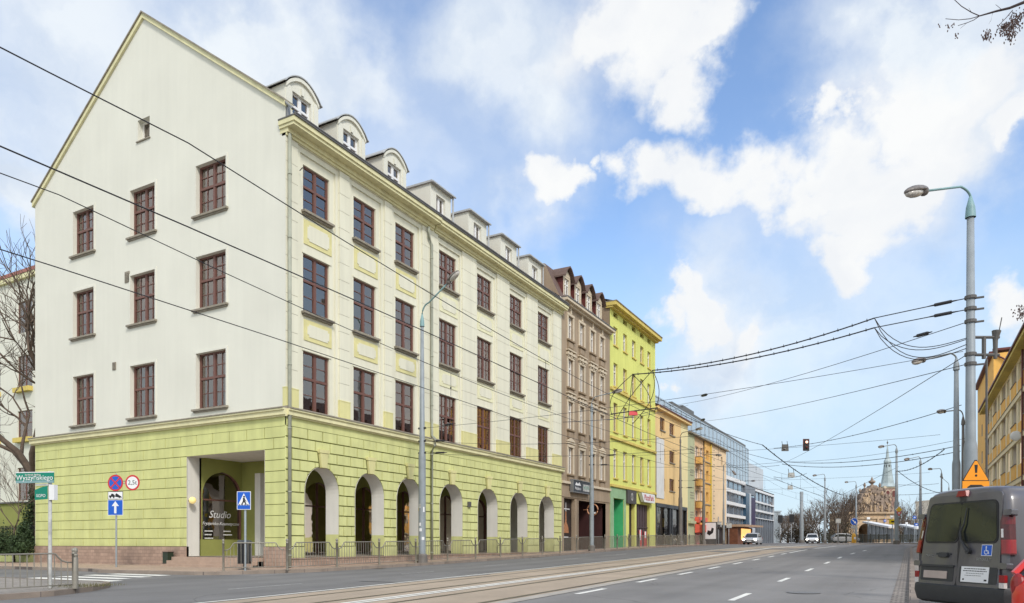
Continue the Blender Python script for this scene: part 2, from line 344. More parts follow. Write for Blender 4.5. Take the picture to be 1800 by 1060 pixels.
# ================================================================ SETTING
def struct(mb, name, m): o = mb.build(name, None, m); return tag(o, kind='structure')
def frange(a, b, st):
    n = max(1, int(math.ceil((b - a) / st))); return [a + (b - a) * i / n for i in range(n + 1)]
BR = [p[0] for p in PR]
def ysteps(a, b, st): return sorted(set([round(y, 3) for y in frange(a, b, st)] + [y for y in BR if a < y < b]))
def K(y):       # the lanes bend very slightly
    def ss(a, b, t): t = max(0, min(1, (t - a) / (b - a))); return t * t * (3 - 2 * t)
    return 1 + .10 * ss(4, 32, y) - .06 * ss(45, 90, y)
def strip(mb, xl, xr, y0, y1, dz, st=3, curb=0):
    fl = xl if callable(xl) else (lambda y: xl); fr = xr if callable(xr) else (lambda y: xr)
    ys = ysteps(y0, y1, st)
    for a, b in zip(ys, ys[1:]):
        mb.poly([(fl(a), a, g(a) + dz), (fr(a), a, g(a) + dz), (fr(b), b, g(b) + dz), (fl(b), b, g(b) + dz)])
        if curb:
            x = fr if curb > 0 else fl
            mb.poly([(x(a), a, g(a) + dz), (x(a), a, g(a) - .2), (x(b), b, g(b) - .2), (x(b), b, g(b) + dz)])
mb = MB(); ys = [-90, -60, 0, 18.9, 26.5, 32.4, 41.7, 50.7, 62, 79.5, 95, 120, 160, 600, 2500]
for a, b in zip(ys, ys[1:]): mb.poly([(-1500, a, g(a) - .19), (1500, a, g(a) - .19), (1500, b, g(b) - .19), (-1500, b, g(b) - .19)])
struct(mb, 'ground', mat('soil', (.16, .14, .09), .95, .25, .3, .5, 20))
def xright(y): return 0 if y < 60 else (y - 60) ** 2 * .004        # the carriageway swings right beyond the vans
mb = MB(); strip(mb, -60, lambda y: xright(y) - .02, -40, 260, -.12, 4); struct(mb, 'road', M_asph)
mb = MB(); strip(mb, -19.6, lambda y: -12.35 * K(y), -40, 140, -.116, 3); strip(mb, -60, -19.6, 11.5, 17.5, -.116, 3); struct(mb, 'road_far_lanes', M_asph2)
mb = MB(); strip(mb, lambda y: -12.0 * K(y), lambda y: -6.95 * K(y), -40, 75, -.112, 3); struct(mb, 'tram_bed', M_tram)
mb = MB(); strip(mb, lambda y: -6.95 * K(y), lambda y: -6.62 * K(y), -40, 58, -.11, 3); struct(mb, 'concrete_strip', M_conc)
for x0, wd in ((-11.35, .1), (-10.05, .13), (-8.7, .13), (-7.12, .14)):
    mb = MB(); strip(mb, lambda y: (x0 - wd / 2) * K(y), lambda y: (x0 + wd / 2) * K(y), -40, 85, -.108, 3); struct(mb, 'tram_rail', M_rail)
for x0, wd in ((-12.1, .11), (-9.48, .13), (-9.27, .13)):
    mb = MB(); strip(mb, lambda y: (x0 - wd / 2) * K(y), lambda y: (x0 + wd / 2) * K(y), -40, 95, -.104, 3); struct(mb, 'road_marking', M_paint)
for y in range(-4, 52, 5):     # dashed lines, one mark at a time
    for x0, off, ln, wd, lim in ((-6.32, 14.9, 1.85, .15, 48), (-3.02, 14.7, 2.05, .13, 60)):
        p = 4.6 if x0 < -5 else 6.75
        k = (y + 5) // 5 - 2; a = off + k * p
        if a < -8 or a > lim: continue
        mb = MB(); bx = .0035 if a > 38 and x0 > -5 else 0
        strip(mb, lambda t: (x0 - wd / 2) * K(t) + max(0, t - 45) * .045 * (x0 > -5), lambda t: (x0 + wd / 2) * K(t) + max(0, t - 45) * .045 * (x0 > -5), a, a + ln, -.115, 3); struct(mb, 'road_marking', M_paint)
mb = MB(); strip(mb, lambda y: -6.95 + max(0, y - 55) * .03, lambda y: -6.78 + max(0, y - 55) * .03, 50, 76, -.115, 3); struct(mb, 'road_marking', M_paint)
for a, b in ((12.5, 15.0), (20.6, 22.6), (27.6, 29.7), (36, 38), (44, 46), (53, 55)):
    mb = MB(); xx = -15.0 - .1 * (a - 12.5) if a < 27 else -16.6
    strip(mb, xx, xx + .07, a, b, -.112, 3); struct(mb, 'road_marking', mat('worn_paint', (.42, .42, .40), .8, .25, 8, .3, 60))
for y0, x0, x1 in ((12.25, -25.5, -20.9), (13.2, -25.5, -21.0), (14.15, -25.5, -22.0), (15.1, -25.6, -22.3), (16.0, -25.6, -22.6)):
    mb = MB(); mb.poly([(x0, y0, g(y0) - .112), (x1, y0, g(y0) - .112), (x1, y0 + .48, g(y0 + .48) - .112), (x0, y0 + .48, g(y0 + .48) - .112)]); struct(mb, 'zebra_stripe', M_paint)
# manhole cover and patched asphalt on the near lanes
mb = MB(); mb.fr((-2.1, 17.4, g(17.4) - .112)); mb.prism([(math.cos(t * .39) * .36, math.sin(t * .39) * .36) for t in range(16)], 0, .004); struct(mb, 'manhole_cover', mat('cast_iron', (.15, .145, .14), .6, .3, 20, .6, 40))
for x, y, a, b in ((-13.4, 19, .8, 5), (-10.8, 52, 1.6, 3), (-8.6, 60, 2.0, 4)):
    mb = MB(); strip(mb, x - a, x + a, y - b / 2, y + b / 2, -.1105 if x > -7 else -.1065, 3); struct(mb, 'asphalt_patch', mat('asphalt_patch', (.12, .115, .11), .9, .2, 1.5, .5, 120) if x > -7 and y > 20 else mat('asphalt_patch_pale', (.165, .16, .155), .9, .15, 1.5, .5, 120))
for y_ in (23.5, 38.0):
    mb = MB(); strip(mb, -19.55, -19.1, y_, y_ + .5, -.109, 3); struct(mb, 'drain_grate', M_rail)
# pavements
def pave(name, pts, m, dz=0, kerb=None):
    """outline (x,y) filled by slices along y so that it follows the street's gradient; side faces all round"""
    mb = MB(); n = len(pts)
    a = [mb.P(x, y, g(y) + dz) for x, y in pts]; mb.face(a)
    b = [mb.P(x, y, g(y) - .2) for x, y in pts]
    for i in range(n): j = (i + 1) % n; mb.face([a[i], a[j], b[j], b[i]])
    return struct(mb, name, m)
mb = MB(); strip(mb, -21.47, -19.78, 20.66, 88, 0, 2); strip(mb, -60, -21.47, 88, 92, 0, 2)
struct(mb, 'pavement', M_pave)
CORNER = [(-19.6, 20.66), (-19.75, 20.1), (-20.35, 18.9), (-20.85, 17.9), (-21.25, 17.2), (-21.9, 16.85), (-23.2, 16.8), (-25.5, 16.6), (-27.0, 16.55), (-28.1, 17.0), (-29.6, 17.05), (-60, 16.6)]
def inset_line(line, d):
    out = []
    for i, p in enumerate(line):
        a = Vector(line[max(i - 1, 0)]); b = Vector(line[min(i + 1, len(line) - 1)]); t = (b - a).normalized(); nrm = Vector((t.y, -t.x)); out.append((p[0] + nrm.x * d, p[1] + nrm.y * d))
    return out
ci = inset_line(CORNER, .17)
pave('pavement_corner', [(-19.6 - .18, 20.66)] + ci[1:-1] + [(-60, 16.8), (-60, 20.66)], M_pave, -.002)
mb = MB()
for (p, q), (pi, qi) in zip(zip(CORNER, CORNER[1:]), zip(ci, ci[1:])):
    z = lambda y: g(y) + .004
    mb.poly([(*p, z(p[1])), (*q, z(q[1])), (*qi, z(qi[1])), (*pi, z(pi[1]))]); mb.poly([(*p, z(p[1])), (*p, z(p[1]) - .2), (*q, z(q[1]) - .2), (*q, z(q[1]))])
strip(mb, -19.78, -19.6, 20.66, 88, .004, 2, 1)
struct(mb, 'kerb', M_kerb)
ISL = [(-16.63, -20), (-16.63, 7.6), (-16.8, 9.3), (-17.5, 10.6), (-18.3, 11.5), (-19.0, 12.0), (-19.8, 12.15), (-21, 11.95), (-25, 12.05), (-60, 12.0)]
ii = inset_line(ISL, -.16)
pave('pavement_corner_left', [ii[0]] + ii[1:-1] + [(-60, 11.84), (-60, -20)], M_paveg, -.002)
mb = MB()
for (p, q), (pi, qi) in zip(zip(ISL, ISL[1:]), zip(ii, ii[1:])):
    mb.poly([(*p, z(p[1])), (*q, z(q[1])), (*qi, z(qi[1])), (*pi, z(pi[1]))]); mb.poly([(*p, z(p[1])), (*p, z(p[1]) - .2), (*q, z(q[1]) - .2), (*q, z(q[1]))])
struct(mb, 'kerb_left', M_kerb)
mb = MB(); strip(mb, lambda y: xright(y) + .14, lambda y: xright(y) + 30, -40, 200, -.04, 4); struct(mb, 'pavement_right', M_paveg)
mb = MB(); strip(mb, lambda y: xright(y) - .02, lambda y: xright(y) + .14, -40, 200, -.02, 4, -1); struct(mb, 'kerb_right', M_kerb)
mb = MB(); strip(mb, lambda y: xright(y) - .34, lambda y: xright(y) - .02, -40, 90, -.113, 3)
struct(mb, 'gutter_strip', mat('gutter_setts', (.27, .24, .21), .85, .15, 2, .5, 50, pattern=('b', .16, .24, .02, (.13, .11, .1), 'Z')))
# traffic island where the lanes split
mb = MB(); mb.prism([(-11.5, 100), (-9, 97), (-6.5, 96.6), (-1, 103), (6.5, 109), (14, 120), (2, 126), (-8, 118)], .12, 0); 
for i, v in enumerate(mb.v): mb.v[i] = Vector((v.x, v.y, g(v.y) - v.z - .02))
struct(mb, 'traffic_island', M_paveg)
# low planted strip by the left background
mb = MB(); mb.poly([(-90, 20.9, -1.0), (-39.2, 20.9, -1.0), (-39.2, 60, -.4), (-90, 60, -.4)]); struct(mb, 'garden_ground', mat('lawn', (.10, .13, .04), .95, .3, 2, .8, 30))

# ================================================================ CORNER BUILDING
XF, YF = -21.47, 20.66
XL, YE = -39.0, 46.33
B0 = thing('corner_building', (XF, YF, -1.0), 'large pale cream and lime green corner building with tall gable, arcade and dormers', 'building')
JOINT = 30.45
B1 = dict(c=[22.5, 25.55, 28.53], w=1.52, o=.46)
B2 = dict(c=[32.26, 36.06, 39.9, 43.75], w=1.62, o=.42)
AR = [(22.68, .98), (25.72, .99), (28.66, .97), (32.38, 1.08), (36.2, 1.1), (40.02, 1.12), (43.95, 1.12)]      # arcade arches: centre, half width
SPR = 2.12
def arch_top(r): return 3.18
def ahw(z, r):       # half width of an arch at height z
    if z <= SPR: return r
    t = (z - SPR) / (arch_top(r) - SPR)
    return r * math.sqrt(1 - t * t) if t < 1 else 0
ROWS = [(5.40, 7.84), (9.44, 11.80), (13.54, 15.40)]
bays = [(c, B1['w'] / 2, B1['o'], 1) for c in B1['c']] + [(c, B2['w'] / 2, B2['o'], 2) for c in B2['c']]
# upper street wall: base plane set back 0.15, with window openings
WB = -.15
mb = MB((XF, 0, 0), **STREET).use(M_cream)
hs = [(c - hw, c + hw, a, b) for c, hw, o, s in bays for a, b in ROWS]
mb.holes(YF + .02, YE, 5.30, 16.3, WB, hs, .26, M_cream)
edges = []
for k, (c, hw, o, s) in enumerate(bays):
    if s == 1: oL, oR, iL, iR, topo, topi = c - hw - .42, c + hw + o + .02, c - hw - .22, c + hw + .30, 16.0, 15.78
    else: oL, oR, iL, iR, topo, topi = c - hw - .30, c + hw + o, c - hw - .14, c + hw + .26, 15.93, 15.68
    edges.append((oL, oR))
    mb.box(oL, iL, 5.42, topo, WB, -.075); mb.box(iR, oR, 5.42, topo, WB, -.075); mb.box(iL, iR, topi, topo, WB, -.075)
    for (a, b) in ROWS[:2]: mb.box(c - hw - .06, c + hw + .1, b + .0, b + .07, WB, WB + .035)
mb.box(YF + .006, YE, 16.0, 16.3, WB, -.012)
zs = [5.42 + .742 * i for i in range(1, 15)]
for (x0, x1) in [(YF + .006, edges[0][0])] + [(a[1], b[0]) for a, b in zip(edges, edges[1:])] + [(edges[-1][1], YE)]:
    if x1 - x0 < .03: continue
    mb.use(M_sill); mb.box(x0 + .01, x1 - .01, 5.42, 16.0, WB, -.014); mb.use(M_cream)
    z0 = 6.14
    while z0 < 16:
        z1 = min(z0 + .742, 16.0); mb.box(x0, x1, z0 + .008, z1 - .008, WB, 0); z0 = z1
part_wall = mb.build('street_wall', B0)
for (x0, x1) in [(YF + .006, edges[0][0])] + [(a[1], b[0]) for a, b in zip(edges, edges[1:])] + [(edges[-1][1], YE)]:
    mb = MB((XF, 0, 0), **STREET).use(M_ped); mb.box(x0 - .02, x1 + .02, 5.40, 6.11, WB, .03); mb.box(x0 - .03, x1 + .03, 6.11, 6.15, WB, .04)
    mb.build('pilaster_pedestal', B0)
# ornamental panels between storeys
for c, hw, o, s in bays:
    for z0, z1 in ((8.28, 9.13), (12.2, 13.2)):
        mb = MB((XF, 0, 0), **STREET)
        a, b = c - hw + .04, c + hw + .12
        mb.use(mat('ochre_panel', (.66, .61, .30), .85, .08, 3, .2, 60) if s == 1 else mat('pale_panel', (.72, .70, .47), .85, .06, 3, .2, 60)); mb.box(a, b, z0, z1, WB, WB + .03)
        mb.use(M_cream); n = .09; p, q, r, t = a + .17, b - .17, z0 + .17, z1 - .17
        mb.prism([(p + n, r), (q - n, r), (q - n, r + n), (q, r + n), (q, t - n), (q - n, t - n), (q - n, t), (p + n, t), (p + n, t - n), (p, t - n), (p, r + n), (p + n, r + n)], WB + .03, WB + .05)
        mb.build('ornamental_panel', B0)
# ---- windows
def sash(name, w_, h_, cols, m, bar=.028, fr=.075, transom=.55, pane=True, rowsU=2, rowsL=2):
    mb = MB(U=(1, 0, 0), V=(0, 0, 1), W=(0, -1, 0)).use(m); x = w_ / 2
    mb.box(-x, -x + fr, 0, h_, -.06, .02); mb.box(x - fr, x, 0, h_, -.06, .02); mb.box(-x + fr, x - fr, 0, fr, -.06, .02); mb.box(-x + fr, x - fr, h_ - fr, h_, -.06, .02)
    if cols: mb.box(-.055, .055, fr, h_ - fr, -.055, .03)
    zt = h_ * transom if rowsU else h_
    if rowsU: mb.box(-x + fr, x - fr, zt - .05, zt + .05, -.05, .035)
    for s in ((-1, 1) if cols else ()):
        a, b = (-x + fr, -.055) if s < 0 else (.055, x - fr)
        mb.box(a, a + .035, fr, h_ - fr, -.045, .012); mb.box(b - .035, b, fr, h_ - fr, -.045, .012)
        for k in range(1, cols): u = a + (b - a) * k / cols; mb.box(u - bar / 2, u + bar / 2, fr, h_ - fr, -.04, .006)
        for z0, z1, n in ((fr, zt - .05, rowsL), (zt + .05, h_ - fr, rowsU)):
            for k in range(1, n): zz = z0 + (z1 - z0) * k / n; mb.box(a, b, zz - bar / 2, zz + bar / 2, -.042, .004)
    o = mb.build(name)
    if pane:
        p = MB(U=(1, 0, 0), V=(0, 0, 1), W=(0, -1, 0)); p.box(-x + fr * .5, x - fr * .5, fr * .5, h_ - fr * .5, -.03, -.022); q = p.build('window_pane', o, MATS['window_glass'], world=False)
    return o
SASHES = {}
def put_window(parent, key, args, pos, rz, curtain=0, open_=False):
    if key not in SASHES:
        SASHES[key] = o = sash('window', *args)
        for ch in list(o.children): pass
        o.hide_render = True; SASHES[key] = o; first = True
        o.hide_render = False
    else: o = dup(SASHES[key])
    off = Vector(); q = parent
    while q: off += q.location; q = q.parent
    for ch in [x for x in bpy.data.objects if x.parent == o and x.name.startswith('curtain')]: bpy.data.objects.remove(ch)
    o.parent = parent; o.location = Vector(pos) - off; o.rotation_euler = (0, 0, rz)
    if curtain:
        w_, h_ = args[0], args[1]; mb = MB(U=(1, 0, 0), V=(0, 0, 1), W=(0, -1, 0)); sp = []
        a0, a1 = {1: (-.5, .5), 2: (-.5, -.12), 3: (.1, .5)}[curtain]
        n = 26; zz = h_ * (0 if curtain > 1 else rnd.choice([0, 0, .45]))
        for i in range(n + 1): sp.append((w_ * (a0 + (a1 - a0) * i / n), -.14 - .025 * math.sin(i * 1.9 + w_) - .012 * math.sin(i * 4.1)))
        for p, q in zip(sp, sp[1:]): mb.poly([(p[0], zz, p[1]), (q[0], zz, q[1]), (q[0], h_, q[1]), (p[0], h_, p[1])])
        mb.build('curtain', o, M_curtain, smooth=True, world=False)
    return o
for k, (c, hw, o, s) in enumerate(bays):
    for r, (a, b) in enumerate(ROWS):
        put_window(B0, ('s', s, r), (2 * hw, b - a, s, M_wood), (XF + WB - .11, c, a), R(90), rnd.choice([0, 1, 1, 1, 2, 3]))
        if r:
            mb = MB((XF, 0, 0), **STREET).use(M_sill); mb.box(c - hw - .1, c + hw + .14, a - .11, a - .02, WB - .1, .05); mb.box(c - hw - .05, c + hw + .09, a - .18, a - .11, WB, -.03); mb.build('window_sill', B0)
# ---- moulded string course over the arcade, both faces, and the eaves cornice
def course(fr, u0, u1, z, name='string_course'):
    mb = MB(**fr).use(M_yellow)
    mb.box(u0, u1, z - .30, z - .12, -.1, .16); mb.box(u0, u1, z - .36, z - .30, -.1, .08); mb.box(u0, u1, z - .12, z - .05, -.1, .22)
    mb.use(M_sill); mb.prism([(-.1, z + .12), (-.1, z - .05), (.25, z - .05), (.25, z - .02)], 0, 1) if 0 else None
    a = [mb.P(u, v, w_) for u in (u0, u1) for v, w_ in ((z + .10, -.12), (z - .05, -.1), (z - .05, .25), (z - .015, .25))]
    mb.face([a[0], a[1], a[2], a[3]]); mb.face([a[4], a[7], a[6], a[5]]); mb.face([a[0], a[3], a[7], a[4]]); mb.face([a[3], a[2], a[6], a[7]])
    return mb.build(name, B0)
SF = dict(O=(XF, 0, 0), **STREET); GF = dict(O=(0, YF, 0), **GABLE)
course(SF, YF + .02, JOINT - .0, 5.34); course(SF, JOINT + .004, YE + .2, 5.33)
course(GF, XL - .25, XF + .08, 5.34)
mb = MB(**SF).use(M_yellow)
for a, b, p in ((YF - .1, JOINT + .25, .56), (JOINT + .26, YE + .15, .5)):
    mb.box(a, b, 16.42, 16.60, -.3, p); mb.box(a + .04, b - .04, 16.30, 16.42, -.3, p - .06); mb.box(a + .09, b - .04, 16.12, 16.30, -.3, .14); mb.box(a + .1, b - .04, 16.02, 16.12, -.2, .06)
    mb.use(M_zincd); mb.box(a - .02, b + .0, 16.60, 16.65, -.3, p + .05); mb.use(M_yellow)
mb.build('eaves_cornice', B0)
# ---- rusticated ground floor on the street side
ZT, ZBASE = 4.98, -.58
def free_poly(z0, z1, YL, YR, arches, n=7, gap=0):
    """wall pieces of one course between the arches, as polygons following the arch curves"""
    out = []; ctr = [YL] + arches + [YR]
    cuts = [(YL, None, None)] + [(c, c, r) for c, r in arches]
    bounds = [(None, YL)] + arches + [(None, YR)]
    segs = []
    for i in range(len(arches) + 1):
        lft = arches[i - 1] if i else None; rgt = arches[i] if i < len(arches) else None
        segs.append((lft, rgt))
    return segs
def edge_fn(a, side, base, gap):
    if a is None: return lambda z: base
    c, r = a
    return (lambda z: c + (ahw(z, r) + gap if z < arch_top(r) + gap else 0)) if side > 0 else (lambda z: c - (ahw(z, r) + gap if z < arch_top(r) + gap else 0))
def course_pieces(z0, z1, YL, YR, arches, joints, gap=0.0, n=6):
    polys = []
    zs = [z0 + (z1 - z0) * i / n for i in range(n + 1)]
    for i in range(len(arches) + 1):
        lf = edge_fn(arches[i - 1] if i else None, 1, YL, gap); rf = edge_fn(arches[i] if i < len(arches) else None, -1, YR, gap)
        js = [j for j in joints if lf(z0) - 2 < j < rf(z0) + 2]
        cuts = [None] + js + [None]
        for p, q in zip(cuts, cuts[1:]):
            Lp, Rp = [], []
            for zz in zs:
                a = lf(zz) if p is None else max(lf(zz), p + gap / 2); b = rf(zz) if q is None else min(rf(zz), q - gap / 2)
                if b - a > .015: Lp.append((a, zz)); Rp.append((b, zz))
            if len(Lp) > 1:
                if all(abs(x[0] - Lp[0][0]) < 1e-6 for x in Lp): Lp = [Lp[0], Lp[-1]]
                if all(abs(x[0] - Rp[0][0]) < 1e-6 for x in Rp): Rp = [Rp[0], Rp[-1]]
                polys.append(Lp[::-1] + Rp)
    return polys
mb = MB(**SF).use(M_groove)
for z0, z1 in zip(frange(ZBASE, ZT, .4), frange(ZBASE, ZT, .4)[1:]):
    for p in course_pieces(z0, z1, YF, YE, AR, []): mb.poly([(u, v, -.03) for u, v in p])
mb.use(M_greenf)
ARh = .435
zrow = ZT - .33; mb.box(YF, YE, zrow, ZT + .1, -.03, .0); row = 0
rows = []
while zrow > .25: rows.append((zrow - ARh, zrow)); zrow -= ARh
for k, (z0, z1) in enumerate(rows):
    js = [JOINT + (j + (.5 if k % 2 else 0)) * .86 for j in range(-14, 22)]
    js = [j for j in js if YF + .3 < j < YE - .2]
    if z1 < 2.3:
        js = []
        for (c, r), (c2, r2) in zip(AR, AR[1:]):
            m_ = (c + r + c2 - r2) / 2; wd = (c2 - r2 - c - r)
            js += [m_ - wd * .2, m_ + wd * .28] if k % 2 else [m_]
    for p in course_pieces(z0 + .02, z1 - .02, YF, YE - .0, AR, js, .046):
        mb.prism(p, -.03, .012, .01)
for p in course_pieces(ZBASE, zrow - .012, YF, YE, AR, []): mb.prism(p, -.03, .02)
mb.build('rusticated_wall', B0)
mb = MB(**SF).use(M_ped)
for i, (c, r) in enumerate(AR):
    z0 = arch_top(r) - .06; mb.use(M_groove); mb.prism([(c - .20, z0 + .02), (c + .20, z0 + .02), (c + .31, z0 + .66), (c - .31, z0 + .66)], -.03, .03); mb.use(M_ped); mb.prism([(c - .16, z0), (c + .16, z0), (c + .26, z0 + .62), (c - .26, z0 + .62)], -.03, .13, .015); mb.box(c - .29, c + .29, z0 + .62, z0 + .76, -.03, .15)
    mb.build('keystone', B0); mb = MB(**SF).use(M_ped)
# arch reveals, pier backs, arcade inside
PT = .72
for c, r in AR:
    mb = MB(**SF); pts = [(c - r, ZBASE)] + [(c - r, .38)] + [(c - ahw(SPR + (arch_top(r) - SPR) * math.sin(t), r), SPR + (arch_top(r) - SPR) * math.sin(t)) for t in [math.pi / 2 * i / 10 for i in range(11)]]
    pts += [(2 * c - u, v) for u, v in pts[::-1]][0:]
    for (a, b) in zip(pts, pts[1:]):
        if abs(a[0] - b[0]) + abs(a[1] - b[1]) < 1e-6: continue
        mb.use(M_greenf if max(a[1], b[1]) < .4 else M_white); mb.poly([(*a, .008), (*b, .008), (*b, -PT), (*a, -PT)])
    o = mb.build('arch_reveal', B0); smooth_angle(o, 30)
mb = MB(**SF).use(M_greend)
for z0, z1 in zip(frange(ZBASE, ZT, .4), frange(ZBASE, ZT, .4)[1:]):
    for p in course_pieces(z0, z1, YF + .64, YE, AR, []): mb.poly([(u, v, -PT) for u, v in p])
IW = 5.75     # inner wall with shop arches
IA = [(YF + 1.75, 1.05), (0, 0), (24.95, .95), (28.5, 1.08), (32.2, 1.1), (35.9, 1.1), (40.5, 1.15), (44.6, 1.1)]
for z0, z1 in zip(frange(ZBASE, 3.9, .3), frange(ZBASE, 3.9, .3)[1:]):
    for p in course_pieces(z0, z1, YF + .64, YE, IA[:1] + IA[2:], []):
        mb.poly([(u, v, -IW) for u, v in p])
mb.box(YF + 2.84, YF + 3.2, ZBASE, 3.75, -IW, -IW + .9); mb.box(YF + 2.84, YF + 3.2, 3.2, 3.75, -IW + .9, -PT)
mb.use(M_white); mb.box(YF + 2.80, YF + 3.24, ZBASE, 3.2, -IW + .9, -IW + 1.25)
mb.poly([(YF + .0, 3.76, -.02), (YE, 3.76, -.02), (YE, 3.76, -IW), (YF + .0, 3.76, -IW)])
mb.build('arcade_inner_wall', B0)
mb = MB(**SF).use(mat('arcade_floor', (.30, .25, .2), .7, .1, 3, .2, 50)); mb.poly([(YF + .01, ZBASE + .02, .0), (YE, ZBASE + .02, .0), (YE, ZBASE + .02, -IW - .5), (YF + .01, ZBASE + .02, -IW - .5)]); mb.build('arcade_floor', B0)
M_pale = mat('pale_goods', (.40, .40, .38), .7, .3, 5, 0, 0)
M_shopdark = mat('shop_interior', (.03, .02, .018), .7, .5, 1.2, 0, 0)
for i, (c, r) in enumerate(IA[:1] + IA[2:]):
    mb = MB(**SF).use(M_wood)
    pts = [(c - r, ZBASE + (.75 if i == 0 else .05))] + [(c - ahw(SPR + (arch_top(r) - SPR) * math.sin(t), r), SPR + (arch_top(r) - SPR) * math.sin(t)) for t in [math.pi / 2 * k / 8 for k in range(9)]]
    pts += [(2 * c - u, v) for u, v in pts[::-1]]
    for (a, b) in zip(pts, pts[1:]): mb.poly([(*a, -IW + .0), (*b, -IW), (*b, -IW - .15), (*a, -IW - .15)])
    mb.box(c - .03, c + .03, pts[0][1], 3.15, -IW - .12, -IW - .06) if i else None; mb.box(c - r, c + r, 1.9, 1.97, -IW - .12, -IW - .06)
    f = mb.build('shop_window', B0)
    g_ = MB(**SF); g_.poly([(u, v, -IW - .13) for u, v in pts]); g_.build('shop_pane', f, MATS['shop_glass'])
    if i == 0:   # low wall under the shop window by the corner
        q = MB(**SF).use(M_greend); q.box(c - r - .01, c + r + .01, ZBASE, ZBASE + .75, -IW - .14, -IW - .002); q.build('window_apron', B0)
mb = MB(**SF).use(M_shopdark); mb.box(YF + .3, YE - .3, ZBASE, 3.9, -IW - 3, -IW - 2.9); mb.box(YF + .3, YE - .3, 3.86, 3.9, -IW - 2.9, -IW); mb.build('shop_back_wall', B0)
# ---- gable wall
mb = MB(**GF).use(M_gable)
GW = [(-35.68, 1.68), (-31.22, 1.76), (-26.72, 1.86)]       # left edges and widths
GR = [(5.72, 8.08), (9.97, 12.2), (13.95, 16.08)]
XA = -30.25
hs = [(x, x + w_, a, b) for x, w_ in GW for a, b in GR]
mb.holes(XL, XF, 5.3, 17.19, 0, hs, .30, M_gable)
sw = (-30.7, -29.85, 18.2, 19.15)
def gy(x): return 17.3 + (23.78 - 17.3) * (1 - abs(x - XA) / (8.78))
for a, b in ((XL, sw[0]), (sw[1], XA), (XA, XA) , (XA, XF)):
    pass
e = .0
mb.poly([(XL, 17.19, e), (sw[0], 17.19, e), (sw[0], gy(sw[0]), e), (XL, gy(XL), e)])
mb.poly([(sw[0], 17.19, e), (sw[1], 17.19, e), (sw[1], sw[2], e), (sw[0], sw[2], e)])
mb.poly([(sw[0], sw[3], e), (sw[1], sw[3], e), (sw[1], gy(sw[1]), e), (XA, gy(XA), e), (sw[0], gy(sw[0]), e)])
mb.poly([(sw[1], 17.19, e), (XF, 17.19, e), (XF, gy(XF), e), (sw[1], gy(sw[1]), e)])
for a, b, c, d in (sw,):
    mb.poly([(a, c, 0), (a, c, -.35), (a, d, -.35), (a, d, 0)]); mb.poly([(b, c, 0), (b, d, 0), (b, d, -.35), (b, c, -.35)]); mb.poly([(a, d, 0), (a, d, -.35), (b, d, -.35), (b, d, 0)]); mb.poly([(a, c, 0), (b, c, 0), (b, c, -.35), (a, c, -.35)])
# left return wall and rear of the block so it is solid
mb.fr((XL, 0, 0), (0, -1, 0), (0, 0, 1), (-1, 0, 0)); mb.poly([(-YE, -1.2, 0), (-YF, -1.2, 0), (-YF, 17.3, 0), (-YE, 17.3, 0)])
mb.fr((0, YE, 0), (-1, 0, 0), (0, 0, 1), (0, 1, 0)); mb.poly([(-XF, -1.2, 0), (-XL, -1.2, 0), (-XL, 17.3, 0), (-XA, 23.7, 0), (-XF, 17.3, 0)])
mb.fr(**GF)
for x, w_ in GW:
    for a, b in GR:
        for q in ((x - .09, x, a, b + .09), (x + w_, x + w_ + .09, a, b + .09), (x, x + w_, b, b + .09)): mb.box(q[0], q[1], q[2], q[3], 0, .03)
mb.build('gable_wall', B0)
for x, w_ in GW:
    for k, (a, b) in enumerate(GR):
        put_window(B0, ('g', x, k), (w_, b - a, 2, M_wood), (x + w_ / 2, YF + .19, a), 0, rnd.choice([1, 1, 2, 3, 1]))
        mb = MB(**GF).use(M_sill); mb.box(x - .18, x + w_ + .14, a - .10, a - .02, -.2, .13); mb.box(x - .12, x + w_ + .08, a - .16, a - .10, -.02, .07); mb.build('window_sill', B0)
f = put_window(B0, ('gs',), (.85, .95, 0, M_white, .02, .08, .5, True, 0, 0), (sum(sw[:2]) / 2, YF + .26, sw[2]), 0)
mb = MB(**GF).use(M_sill); mb.box(sw[0] - .06, sw[1] + .06, sw[2] - .06, sw[2] - .01, -.2, .06); mb.build('window_sill', B0)
for x, z0, w_, h_ in ((-31.62, 11.95, .34, .5), (-32.55, 8.05, .26, .36)):
    mb = MB(**GF).use(M_sill); mb.box(x, x + w_, z0, z0 + h_, 0, .03)
    for k in range(6): mb.box(x + .03, x + w_ - .03, z0 + .04 + k * h_ / 7, z0 + .07 + k * h_ / 7, .03, .045)
    mb.build('wall_vent', B0)
# verge coping along the gable
mb = MB(**GF).use(M_yellow)
def verge(x0, x1, t0, t1, w0, w1):
    mb.prism([(x0, gy(x0) + t0), (x1, gy(x1) + t0), (x1, gy(x1) + t1), (x0, gy(x0) + t1)], w0, w1)
for a, b in ((XL - .12, XA), (XA, XF + .05)):
    mb.use(M_yellow); verge(a, b, -.16, .06, -.3, .10); mb.use(M_sill); verge(a, b, .06, .13, -.4, .16)
mb.build('verge_coping', B0)
